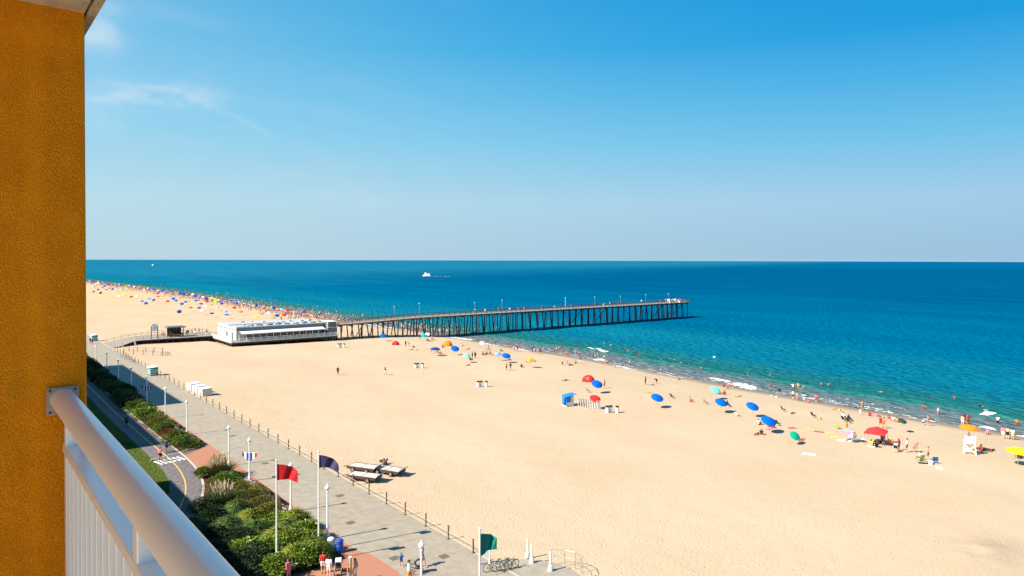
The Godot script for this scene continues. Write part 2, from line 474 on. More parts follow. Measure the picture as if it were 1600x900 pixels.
func figure(o: Node3D, pose: String, skin: int, top: String, bottom: String, hair: int, far := false) -> void:
	obj("body", body_mesh(pose, far), M["skin_%d" % skin], o)
	obj("hair", wear_mesh(pose, "hair", far), M["hair_%d" % hair], o)
	if top != "n": obj("top", wear_mesh(pose, "top", far), cloth(top), o)
	if bottom != "n": obj("shorts", wear_mesh(pose, "bottom", far), cloth(bottom), o)

func person(t: float, s: float, pose: String, turn: float, skin: int, top: String, bottom: String, size: float, label: String, group := "") -> Node3D:
	var y := 0.0 if t < 33.45 else maxf(sand_y(t, s), -3.0 - {"wade": 1.0, "swim": 1.45, "sit": 0.15}.get(pose, 0.75) * size)
	var o := thing("person", label, "person", W(t, s, y), deg_to_rad(turn), group)
	figure(o, pose, skin, top, bottom, (int(t * 7.0) + int(s * 3.0)) % 3)
	o.scale = Vector3.ONE * size
	return o

# ---------- plants ----------
func leaf(m: MB, p: Vector3, d: Vector3, up: Vector3, len: float, wid: float) -> void:
	var x := d.cross(up).normalized() * wid * 0.5
	var nn := x.cross(d).normalized()
	if nn.y < 0.0: nn = -nn
	var mid := p + d * len * 0.5 + nn * len * 0.06
	m.tri(p, mid + x, mid - x, nn, nn, nn)
	m.tri(p + d * len, mid + x, mid - x, nn, nn, nn)

func rnd_dir() -> Vector3:
	var v := Vector3(rng.randfn(), rng.randfn(), rng.randfn())
	return v.normalized()

func shrub_mesh(kind: String, variant: int) -> Array:   # [foliage, stems, plumes]
	var key := "shrub_%s_%d" % [kind, variant]
	if cache.has(key): return cache[key]
	var m := MB.new()
	var st := MB.new()
	var pl := MB.new()
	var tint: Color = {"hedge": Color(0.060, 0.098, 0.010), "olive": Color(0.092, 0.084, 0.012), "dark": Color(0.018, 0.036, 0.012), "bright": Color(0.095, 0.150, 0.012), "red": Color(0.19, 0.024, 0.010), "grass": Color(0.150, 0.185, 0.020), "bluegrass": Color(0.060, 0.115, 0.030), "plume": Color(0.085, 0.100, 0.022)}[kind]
	if kind in ["grass", "bluegrass"]:   # a rounded tussock of fine blades
		for k in 1700:
			var d := rnd_dir()
			d.y = absf(d.y) * 0.9 + 0.08
			d = d.normalized()
			var L := rng.randf_range(0.42, 0.62)
			var mid := d * L * 0.62 + Vector3(0, 0.10 + 0.16 * d.y, 0)
			var tip := d * L + Vector3(d.x * 0.12, 0.10 - 0.10 * (1.0 - d.y), d.z * 0.12)
			var side := d.cross(rnd_dir()).normalized() * 0.011
			m.col = tint * rng.randf_range(0.55, 1.5)
			if rng.randf() < 0.06: m.col = Color(0.30, 0.25, 0.10)
			var nn := (d + Vector3(0, 0.5, 0)).normalized()
			m.tri(d * 0.08 - side, d * 0.08 + side, mid + side * 0.9, nn, nn, nn); m.tri(d * 0.08 - side, mid + side * 0.9, mid - side * 0.9, nn, nn, nn)
			m.tri(mid - side * 0.9, mid + side * 0.9, tip, nn, nn, nn)
		st.tube(Vector3(0, 0, 0), Vector3(0, 0.15, 0), 0.18, 0.1, 8)
	elif kind == "plume":
		for k in 1100 if kind != "plume" else 750:
			var a := rng.randf() * TAU
			var lean := sqrt(rng.randf()) * 1.0
			var root := Vector3(cos(a), 0, sin(a)) * lean * 0.16
			var dir := Vector3(cos(a) * lean, 1.15, sin(a) * lean).normalized()
			var L := rng.randf_range(0.62, 1.08)
			var p := root
			var side := dir.cross(Vector3(cos(a), 0, sin(a)).rotated(Vector3.UP, rng.randf_range(-0.6, 0.6)) + Vector3(0.01, 0, 0)).normalized()
			var w := 0.019
			m.col = tint * rng.randf_range(0.65, 1.45)
			for g in 4:
				var nd := (dir + Vector3(cos(a), 0, sin(a)) * 0.10 * g * lean + Vector3(0, -0.13 * g * lean, 0)).normalized()
				var q := p + nd * L * 0.27
				var w1 := w * (1.0 - 0.24 * (g + 1))
				var nn := side.cross(nd).normalized()
				if nn.y < 0: nn = -nn
				m.tri(p - side * w, p + side * w, q + side * w1, nn, nn, nn)
				m.tri(p - side * w, q + side * w1, q - side * w1, nn, nn, nn)
				p = q; w = w1
		st.tube(Vector3(0, 0, 0), Vector3(0, 0.12, 0), 0.16, 0.1, 8)
		if kind == "plume":
			for k in 30:
				var a := rng.randf() * TAU
				var lean := sqrt(rng.randf()) * 0.42
				var tip := Vector3(cos(a) * lean + 0.10, rng.randf_range(0.95, 1.22), sin(a) * lean)
				var base := tip - Vector3(tip.x * 0.22, 0.36, tip.z * 0.22)
				st.tube(Vector3(tip.x * 0.2, 0, tip.z * 0.2), base, 0.006, 0.004, 4)
				pl.col = Color(0.62, 0.50, 0.33) * rng.randf_range(0.8, 1.15)
				var d := (tip - base).normalized()
				pl.tube(base, base.lerp(tip, 0.35), 0.008, 0.026, 6); pl.tube(base.lerp(tip, 0.35), tip, 0.026, 0.004, 6)
				for h in 26:
					leaf(pl, base.lerp(tip, rng.randf() * 0.95), (d * 1.2 + rnd_dir() * 0.7).normalized(), rnd_dir(), 0.10, 0.014)
	else:
		var lumps := []
		for k in 16:
			var dd := rnd_dir()
			dd.y = absf(dd.y)
			lumps.append([dd * Vector3(0.36, 0.62, 0.36) + Vector3(0, 0.16, 0), rng.randf_range(0.16, 0.27), rng.randf_range(0.72, 1.32)])
		var small := 0.05 if kind in ["hedge", "olive", "red"] else 0.075
		for lp in lumps:
			var cc: Vector3 = lp[0]
			for k in 230:
				var d := rnd_dir()
				var p: Vector3 = cc + d * lp[1] * pow(rng.randf(), 0.3) * Vector3(1, 0.9, 1)
				if p.y < 0.03: continue
				m.col = tint * lp[2] * rng.randf_range(0.62, 1.5)
				if kind == "bright" and rng.randf() < 0.03: m.col = Color(0.5, 0.5, 0.42)
				leaf(m, p, (d + rnd_dir() * 0.9 + Vector3(0, 0.25, 0)).normalized(), rnd_dir(), small * rng.randf_range(0.8, 1.5), small * 0.55)
			st.tube(Vector3(cc.x * 0.15, 0, cc.z * 0.15), cc, 0.016, 0.007, 5)
	cache[key] = [m.mesh(), st.mesh(), pl.mesh() if pl.v.size() else null]
	return cache[key]

func shrub(t: float, s: float, kind: String, width: float, height: float, label: String, group: String) -> void:
	var called: String = {"hedge": "hedge_shrub", "olive": "olive_shrub", "dark": "dark_shrub", "bright": "leafy_shrub", "red": "red_leaved_shrub", "grass": "ornamental_grass_clump", "bluegrass": "ornamental_grass_clump", "plume": "plume_grass_clump"}[kind]
	var o := thing(called, label, "grass clump" if kind in ["grass", "bluegrass", "plume"] else "shrub", W(t, s, 0.03), rng.randf() * TAU, group)
	var p := shrub_mesh(kind, rng.randi() % 3)
	obj("blades" if kind in ["grass", "bluegrass", "plume"] else "foliage", p[0], M.foliage, o)
	obj("stems", p[1], M.bark, o)
	if p[2]: obj("plumes", p[2], M.plume, o)
	if kind in ["grass", "bluegrass"]: height *= 1.35
	o.scale = Vector3(width, height, width)

# ---------- beach things ----------
var DYE := {"b": Color(0.0, 0.10, 0.50), "d": Color(0.02, 0.05, 0.25), "c": Color(0.0, 0.34, 0.36), "l": Color(0.22, 0.52, 0.66), "v": Color(0.25, 0.32, 0.62), "o": Color(0.80, 0.21, 0.015), "r": Color(0.66, 0.035, 0.03), "g": Color(0.0, 0.30, 0.19), "y": Color(0.70, 0.70, 0.02), "w": Color(0.75, 0.75, 0.75), "a": Color(0.12, 0.62, 0.58), "k": Color(0.02, 0.06, 0.05), "z": Color(0.80, 0.21, 0.015)}

func canopy_mesh(code: String) -> ArrayMesh:
	var key := "canopy_" + code
	if cache.has(key): return cache[key]
	var m := MB.new()
	var rainbow := [Color(0.75, 0.08, 0.06), Color(0.8, 0.5, 0.06), Color(0.2, 0.25, 0.65), Color(0.8, 0.8, 0.8), Color(0.45, 0.2, 0.55), Color(0.12, 0.45, 0.5), Color(0.8, 0.3, 0.35), Color(0.75, 0.75, 0.78)]
	for k in 8:
		for g in 4:
			m.col = rainbow[k] if code == "x" else DYE[code]
			if code == "b" and k == 3 and g == 3: m.col = DYE["b"] * 1.15
			if code == "z" and k % 2 == 1: m.col = Color(0.8, 0.55, 0.03)
			var a0 := TAU * (k + g / 4.0) / 8.0
			var a1 := TAU * (k + (g + 1) / 4.0) / 8.0
			var e0 := 1.0 - 0.045 * sin(PI * g / 4.0)
			var e1 := 1.0 - 0.045 * sin(PI * (g + 1) / 4.0)
			var rr := [0.02, 0.35, 0.7, 1.0]
			var yy := [0.40, 0.345, 0.21, 0.0]
			for q in 3:
				var A := Vector3(cos(a0) * rr[q] * e0, yy[q], sin(a0) * rr[q] * e0); var B := Vector3(cos(a1) * rr[q] * e1, yy[q], sin(a1) * rr[q] * e1)
				var D := Vector3(cos(a1) * rr[q + 1] * e1, yy[q + 1], sin(a1) * rr[q + 1] * e1); var E := Vector3(cos(a0) * rr[q + 1] * e0, yy[q + 1], sin(a0) * rr[q + 1] * e0)
				m.flat(A, B, D, E, Vector3.UP)
				if q == 2: m.flat(D, E, E - Vector3(0, 0.075, 0), D - Vector3(0, 0.075, 0), D)
	cache[key] = m.mesh()
	return cache[key]

func umbrella_parts() -> Array:
	if not cache.has("umb"):
		var p := MB.new()
		p.tube(Vector3(0, -1.9, 0), Vector3(0, 0.46, 0), 0.022, 0.018, 8)
		var r := MB.new()
		for k in 8:
			var a := TAU * k / 8.0
			r.tube(Vector3(0, 0.37, 0), Vector3(cos(a) * 0.98, 0.0, sin(a) * 0.98), 0.008, 0.006, 4)
		cache["umb"] = [p.mesh(), r.mesh()]
	return cache["umb"]

func umbrella(t: float, s: float, code: String, r: float, label: String) -> void:
	var y := sand_y(t, s)
	var over := label.contains("lifeguard stand")
	var low := label.contains("rainbow") or label.contains("small green")
	var top := 1.75
	if over: top = 3.2
	if low: top = 1.2
	var tilt := 0.52
	if over or label.contains("yellow umbrella") or label.contains("dark blue"): tilt = 0.10
	if low: tilt = 0.75
	if label.contains("tilted at the right"): tilt = 0.8
	tilt *= rng.randf_range(0.85, 1.15)
	var o := thing("beach_umbrella", label, "umbrella", W(t, s, maxf(y, -3.1)), 0.0, "beach umbrellas on the sand")
	o.position.y += top
	var u := umbrella_parts()
	var pole := MB.new()
	pole.tube(Vector3(0, -top - 0.25, 0), Vector3(0, 0.12, 0), 0.024, 0.024, 8)
	obj("pole", pole, M.pole_wood if code != "w" else M.white_paint, o)
	var cn := Node3D.new()
	cn.name = "canopy_head"
	var bs := Basis(Vector3(0.95, 0, 0.3).normalized(), tilt)   # the fabric leans back towards the sun
	var c := obj("canopy", canopy_mesh(code), M.canvas, o)
	c.transform = Transform3D(bs.scaled_local(Vector3(r, r * 0.9, r) * 0.87), Vector3.ZERO)
	var ri := obj("ribs", u[1], M.steel, o)
	ri.transform = c.transform.translated_local(Vector3(0, -0.02, 0))
	cn.free()

func far_umbrella(t: float, s: float, code: String, label: String) -> void:
	var o := thing("beach_umbrella", label, "umbrella", W(t, s, sand_y(t, s) + 1.7), 0.0, "umbrellas in the far crowd beyond the pier")
	var pole := obj("pole", umbrella_parts()[0], M.pole_wood, o)
	pole.scale = Vector3(1, 1, 1)
	var c := obj("canopy", canopy_mesh(code), M.canvas, o)
	c.transform = Transform3D(Basis(Vector3(1, 0, 0.3).normalized(), rng.randf_range(0.1, 0.9)).scaled_local(Vector3(1.0, 1.0, 1.0)), Vector3.ZERO)

func chair(t: float, s: float, turn: float, code: String, label: String, group := "chairs on the beach") -> void:
	var o := thing("beach_chair", label, "chair", W(t, s, sand_y(t, s)), deg_to_rad(turn), group)
	var f := MB.new()
	for x in [-0.29, 0.29]:
		f.path([Vector3(x, 0.0, 0.30), Vector3(x, 0.34, 0.24), Vector3(x, 0.27, -0.24), Vector3(x, 0.92, -0.62)], 0.014)
		f.path([Vector3(x, 0.0, -0.42), Vector3(x, 0.50, -0.36), Vector3(x, 0.50, 0.18), Vector3(x, 0.34, 0.24)], 0.014)
	f.tube(Vector3(-0.29, 0.92, -0.62), Vector3(0.29, 0.92, -0.62), 0.014, 0.014)
	obj("frame", f, M.steel, o)
	var a := MB.new()
	a.bar(Vector3(0, 0.33, 0.24), Vector3(0, 0.27, -0.24), 0.55, 0.012)
	obj("seat", a, cloth(code), o)
	a = MB.new()
	a.bar(Vector3(0, 0.28, -0.25), Vector3(0, 0.90, -0.61), 0.55, 0.012, Vector3(0, 0.5, 0.86))
	obj("backrest", a, cloth(code), o)

func towel(t: float, s: float, turn: float, code: String, label: String, wid := 0.7, len := 1.25) -> void:
	var m := MB.new()
	var y0 := sand_y(t, s)
	for i in 8:
		for k in 5:
			var P := func(a: int, b: int) -> Vector3:
				var x := (b / 5.0 - 0.5) * wid; var z := (a / 8.0 - 0.5) * len
				var q := Vector3(x, 0, z).rotated(Vector3.UP, deg_to_rad(turn))
				return Vector3(x, sand_y(t + q.x, s - q.z) - y0 + 0.03 + 0.015 * sin(a * 2.3 + b * 1.9), z)
			m.flat(P.call(i, k), P.call(i + 1, k), P.call(i + 1, k + 1), P.call(i, k + 1))
	var o := obj("beach_towel", m, cloth(code))
	o.position = W(t, s, y0)
	o.rotation.y = deg_to_rad(turn)
	tag(o, label, "towel", "towels on the sand")

func barrel_mesh() -> Array:
	if not cache.has("barrel"):
		var b := MB.new()
		b.lathe([Vector2(0.01, 0), Vector2(0.27, 0.0), Vector2(0.29, 0.04), Vector2(0.29, 0.28), Vector2(0.305, 0.30), Vector2(0.29, 0.32), Vector2(0.29, 0.58), Vector2(0.305, 0.60), Vector2(0.29, 0.62), Vector2(0.285, 0.90), Vector2(0.25, 0.90), Vector2(0.24, 0.80), Vector2(0.01, 0.80)], Vector3.ZERO, 16)
		var l := MB.new()
		l.lathe([Vector2(0.30, 0.90), Vector2(0.31, 0.94), Vector2(0.26, 1.06), Vector2(0.15, 1.12), Vector2(0.01, 1.13)], Vector3.ZERO, 16)
		var g := MB.new()
		for k in 60:
			var d := rnd_dir(); d.y = absf(d.y)
			g.col = Color(0.05, 0.08, 0.035) * rng.randf_range(0.6, 1.6)
			leaf(g, Vector3(0, 0.84, 0) + d * 0.15, (d + Vector3(0, 0.4, 0)).normalized(), rnd_dir(), 0.30, 0.11)
		cache["barrel"] = [b.mesh(), l.mesh(), g.mesh()]
	return cache["barrel"]

func barrel(t: float, s: float, m: Material, lid: Material, label: String, group := "", wild := false) -> void:
	var o := thing("trash_barrel" if not wild else "planter_tub", label, "barrel" if not wild else "planter", W(t, s, sand_y(t, s) if t > 33.5 else 0.0), rng.randf() * TAU, group)
	var p := barrel_mesh()
	obj("drum", p[0], m, o)
	if lid: obj("lid", p[1], lid, o)
	if wild: obj("plant", p[2], M.foliage, o)

func bicycle(at: Vector3, turn: float, paint: Material, label: String, group := "") -> Node3D:
	var o := thing("bicycle", label, "bicycle", at, turn, group)
	if not cache.has("bike"):
		var w := MB.new(); w.ring(Vector3.ZERO, Vector3.RIGHT, 0.325, 0.022, 22)
		var r := MB.new(); r.ring(Vector3.ZERO, Vector3.RIGHT, 0.295, 0.010, 22)
		for k in 10: r.tube(Vector3.ZERO, Vector3(0, cos(TAU * k / 10), sin(TAU * k / 10)) * 0.295, 0.003, 0.003, 4)
		r.tube(Vector3(-0.04, 0, 0), Vector3(0.04, 0, 0), 0.02, 0.02, 8)
		var f := MB.new()
		var bb := Vector3(0, 0.29, -0.06); var st := Vector3(0, 0.80, -0.22); var hd := Vector3(0, 0.84, 0.36); var rr := Vector3(0, 0.34, -0.52)
		for e in [[bb, st], [bb, hd + Vector3(0, -0.1, 0.02)], [st + Vector3(0, -0.06, 0), hd], [hd, hd + Vector3(0, -0.12, 0.04)]]: f.tube(e[0], e[1], 0.018, 0.018, 6)
		for x in [-0.05, 0.05]:
			f.tube(bb + Vector3(x * 0.4, 0, 0), rr + Vector3(x, 0, 0), 0.010, 0.010, 5); f.tube(st + Vector3(x * 0.3, -0.06, 0), rr + Vector3(x, 0, 0), 0.009, 0.009, 5)
			f.tube(hd + Vector3(x * 0.6, -0.1, 0.03), Vector3(x, 0.34, 0.55), 0.012, 0.010, 5)
		var hb := MB.new(); hb.path([Vector3(-0.29, 1.03, 0.28), Vector3(-0.22, 1.06, 0.38), Vector3(0, 0.99, 0.33), Vector3(0.22, 1.06, 0.38), Vector3(0.29, 1.03, 0.28)], 0.013); hb.tube(hd, Vector3(0, 0.99, 0.33), 0.014, 0.014)
		var sd := MB.new(); sd.lathe([Vector2(0.01, 0.0), Vector2(0.08, 0.01), Vector2(0.085, 0.05), Vector2(0.04, 0.075), Vector2(0.01, 0.08)], Vector3(0, 0.88, -0.25), 10); sd.bar(Vector3(0, 0.93, -0.25), Vector3(0, 0.93, -0.02), 0.05, 0.04); sd.tube(st, Vector3(0, 0.9, -0.24), 0.014, 0.014)
		cache["bike"] = [w.mesh(), r.mesh(), f.mesh(), hb.mesh(), sd.mesh()]
	var b = cache["bike"]
	for z in [-0.52, 0.55]:
		var wh := obj("wheel", b[1], M.steel, o)
		wh.position = Vector3(0, 0.345, z)
		obj("tyre", b[0], M.rubber, wh)
	obj("frame", b[2], paint, o); obj("handlebar", b[3], M.steel, o); obj("saddle", b[4], M.rubber, o)
	return o

func flag_pole(t: float, s: float, h: float, mt: Material, dir: Vector3, size: Vector2, droop: float, label: String) -> void:
	var o := thing("flag_pole", label, "flag pole", W(t, s, 0.0), 0.0, "flag poles along the boardwalk")
	var p := MB.new()
	p.tube(Vector3.ZERO, Vector3(0, h, 0), 0.075, 0.05, 12)
	p.lathe([Vector2(0.16, 0.0), Vector2(0.16, 0.05), Vector2(0.09, 0.14), Vector2(0.075, 0.3)], Vector3.ZERO, 12)
	obj("pole", p, M.white_paint, o)
	p = MB.new(); p.ball(Vector3(0, h + 0.07, 0), 0.09); obj("finial", p, M.white_paint, o)
	if mt == null: return
	var f := MB.new()
	var n := 16
	var taper := 0.5 if label.contains("teal") else 0.25
	var P := func(i: float, k: float, off: float) -> Vector3:
		var x := i * size.x
		var q := dir * x + Vector3(0, h - 0.25 - k * size.y * (1.0 - taper * i) - droop * i * i, 0)
		var sd := dir.cross(Vector3.UP).normalized()
		return q + sd * ((0.16 * sin(i * 7.0 + k * 1.3) + 0.05 * sin(i * 15.0 + k * 4.0)) * i + off)
	for i in n:
		for k in n:
			f.flat(P.call(i / 16.0, k / 16.0, 0.0), P.call((i + 1) / 16.0, k / 16.0, 0.0), P.call((i + 1) / 16.0, (k + 1) / 16.0, 0.0), P.call(i / 16.0, (k + 1) / 16.0, 0.0), dir.cross(Vector3.UP))
	var fo := obj("flag", f, mt, o)
	fo.position = Vector3(0.06, 0, 0) * dir.sign()

func lamp_post() -> Node3D:
	var o := thing("street_lamp", "", "street lamp", Vector3.ZERO, 0.0, "lamp posts along the boardwalk")
	var p := MB.new()
	p.lathe([Vector2(0.30, 0.0), Vector2(0.30, 0.10), Vector2(0.22, 0.16), Vector2(0.17, 0.42), Vector2(0.10, 0.56), Vector2(0.085, 0.75), Vector2(0.068, 4.0), Vector2(0.11, 4.06), Vector2(0.11, 4.14), Vector2(0.07, 4.18), Vector2(0.07, 4.24)], Vector3.ZERO, 14)
	obj("post", p, M.white_paint, o)
	p = MB.new(); p.ball(Vector3(0, 4.44, 0), 0.215, 14); obj("globe", p, M.globe, o)
	p = MB.new(); p.lathe([Vector2(0.10, 4.62), Vector2(0.06, 4.68), Vector2(0.02, 4.80), Vector2(0.004, 4.82)], Vector3.ZERO, 10); obj("finial", p, M.white_paint, o)
	return o

func sky_texture() -> ImageTexture:
	var w := 1536
	var h := 768
	var im := Image.create_empty(w, h, false, Image.FORMAT_RGBF)
	var cn := FastNoiseLite.new()
	cn.noise_type = FastNoiseLite.TYPE_SIMPLEX_SMOOTH
	cn.frequency = 1.0
	cn.fractal_octaves = 5
	cn.seed = 11
	var sunaz := Vector2(-0.987, -0.16)   # towards the sun over the ground (x, z)
	# elevation in degrees -> colour towards the sun side and towards the far side
	var near_ := [[-2.0, Vector3(0.51, 0.69, 0.775)], [1.0, Vector3(0.52, 0.695, 0.78)], [4.5, Vector3(0.50, 0.735, 0.825)], [10.5, Vector3(0.31, 0.65, 0.87)], [20.0, Vector3(0.19, 0.505, 0.80)], [45.0, Vector3(0.10, 0.33, 0.72)], [90.0, Vector3(0.05, 0.21, 0.55)]]
	var far_ := [[-2.0, Vector3(0.31, 0.52, 0.73)], [1.0, Vector3(0.32, 0.54, 0.74)], [4.5, Vector3(0.35, 0.595, 0.82)], [9.0, Vector3(0.155, 0.53, 0.82)], [13.0, Vector3(0.06, 0.42, 0.79)], [16.5, Vector3(0.014, 0.325, 0.75)], [20.0, Vector3(0.008, 0.28, 0.71)], [45.0, Vector3(0.010, 0.20, 0.58)], [90.0, Vector3(0.03, 0.19, 0.52)]]
	var pick := func(T: Array, e: float) -> Vector3:
		for k in T.size() - 1:
			if e <= T[k + 1][0]:
				return T[k][1].lerp(T[k + 1][1], clampf((e - T[k][0]) / (T[k + 1][0] - T[k][0]), 0.0, 1.0))
		return T[-1][1]
	for y in h:
		var el := (0.5 - (y + 0.5) / h) * 180.0
		var a: Vector3 = pick.call(near_, maxf(el, 0.0))
		var b: Vector3 = pick.call(far_, maxf(el, 0.0))
		for x in w:
			var az := wrapf((x + 0.5) / w * TAU, -PI, PI)
			var dir := Vector2(sin(az), -cos(az))
			var ang := rad_to_deg(acos(clampf(dir.dot(sunaz), -1.0, 1.0)))
			var k := smoothstep(72.0, 175.0, ang)
			var c := a * Vector3(pow(b.x / a.x, k), pow(b.y / a.y, k), pow(b.z / a.z, k))
			if el > 0.0 and el < 70.0:
				var plane := dir / (sin(deg_to_rad(el)) + 0.12)   # a cirrus sheet high above
				var cl := cn.get_noise_2d(plane.x * 0.55 + 3.0, plane.y * 1.3) * 0.6 + 0.4 * cn.get_noise_2d(plane.x * 1.6 + 9.0, plane.y * 4.2)
				var m := cn.get_noise_2d(plane.x * 0.22 + 40.0, plane.y * 0.22 + 7.0)
				var amt := smoothstep(0.05, 0.62, cl + 0.55 * m) * (1.0 - smoothstep(75.0, 128.0, ang)) * smoothstep(1.0, 7.0, el) * 0.55
				# the long wisp above the sea
				var deg := rad_to_deg(az)
				var wx := (deg - 11.3) / 4.6
				var q := el + 0.9 * cn.get_noise_2d(deg * 0.10, el * 0.5) + 0.25 * cn.get_noise_2d(deg * 0.5, el * 1.4 + 5.0)
				var hair := 0.5 + 0.75 * cn.get_noise_2d(deg * 0.16 + 4.0, q * 1.1 + 0.05 * deg) + 0.55 * cn.get_noise_2d(deg * 0.35 + 30.0, q * 3.6 + 0.3 * deg)
				var wisp := exp(-pow(wx, 4.0)) * exp(-pow((q - 11.7 - 0.10 * (deg - 11.0)) / 1.0, 2.0)) * hair
				wisp += 0.5 * exp(-pow((deg - 7.0) / 3.0, 4.0)) * exp(-pow((q - 9.6) / 0.35, 2.0)) * (0.5 + cn.get_noise_2d(deg * 0.3, 60.0))
				var tail := exp(-pow((deg - 17.7) / 2.1, 4.0)) * exp(-pow((el - 10.45 + 0.36 * (deg - 17.6) + 0.10 * sin(deg)) / 0.17, 2.0)) * 0.26
				tail += 0.22 * exp(-pow((deg - 25.0) / 3.4, 4.0)) * exp(-pow((q - 5.1 + 0.12 * (deg - 25.0)) / 0.32, 2.0)) * (0.6 + 0.8 * cn.get_noise_2d(deg * 0.3, 90.0))
				var puff := exp(-pow((deg - 8.2) / 1.5, 2.0) - pow((q - 15.7) / 1.5, 2.0)) * (0.50 + 0.7 * cn.get_noise_2d(deg * 0.3, el * 0.4 + 20.0))
				amt = clampf(amt * 0.3 + maxf(wisp, 0.0) * 0.75 + tail + maxf(puff, 0.0), 0.0, 0.7)
				c = c.lerp(Vector3(0.66, 0.80, 0.90), amt)
			c /= EXPOSURE
			im.set_pixel(x, y, Color(c.x, c.y, c.z))
	return ImageTexture.create_from_image(im)

func trampled() -> ImageTexture:   # wind ripples and the dents of many feet, as heights
	var n := 1024
	var h := PackedFloat32Array()
	h.resize(n * n)
	var f := FastNoiseLite.new()
	f.noise_type = FastNoiseLite.TYPE_SIMPLEX
	f.frequency = 0.03
	f.fractal_octaves = 4
	var small := f.get_seamless_image(n, n)
	for y in n:
		for x in n:
			h[y * n + x] = 0.62 + 0.30 * (small.get_pixel(x, y).r - 0.5)
	var r := RandomNumberGenerator.new()
	r.seed = 12
	for k in 330:
		var c := Vector2(r.randi() % n, r.randi() % n)
		var a := r.randf() * TAU
		var L := r.randf_range(9.0, 15.0)
		var W_ := L * r.randf_range(0.42, 0.75)
		var deep := r.randf_range(0.10, 0.34)
		for y in range(-26, 27):
			for x in range(-26, 27):
				var q := Vector2(x, y).rotated(a) / Vector2(L, W_)
				var d := q.length()
				if d > 1.9: continue
				var i := posmod(int(c.y) + y, n) * n + posmod(int(c.x) + x, n)
				h[i] += -deep * exp(-pow(d, 3.0)) + deep * 0.30 * exp(-pow((d - 1.35) / 0.28, 2.0))
	var im := Image.create_empty(n, n, false, Image.FORMAT_L8)
	for y in n:
		for x in n:
			var v := clampf(h[y * n + x], 0.0, 1.0)
			im.set_pixel(x, y, Color(v, v, v))
	return ImageTexture.create_from_image(im)

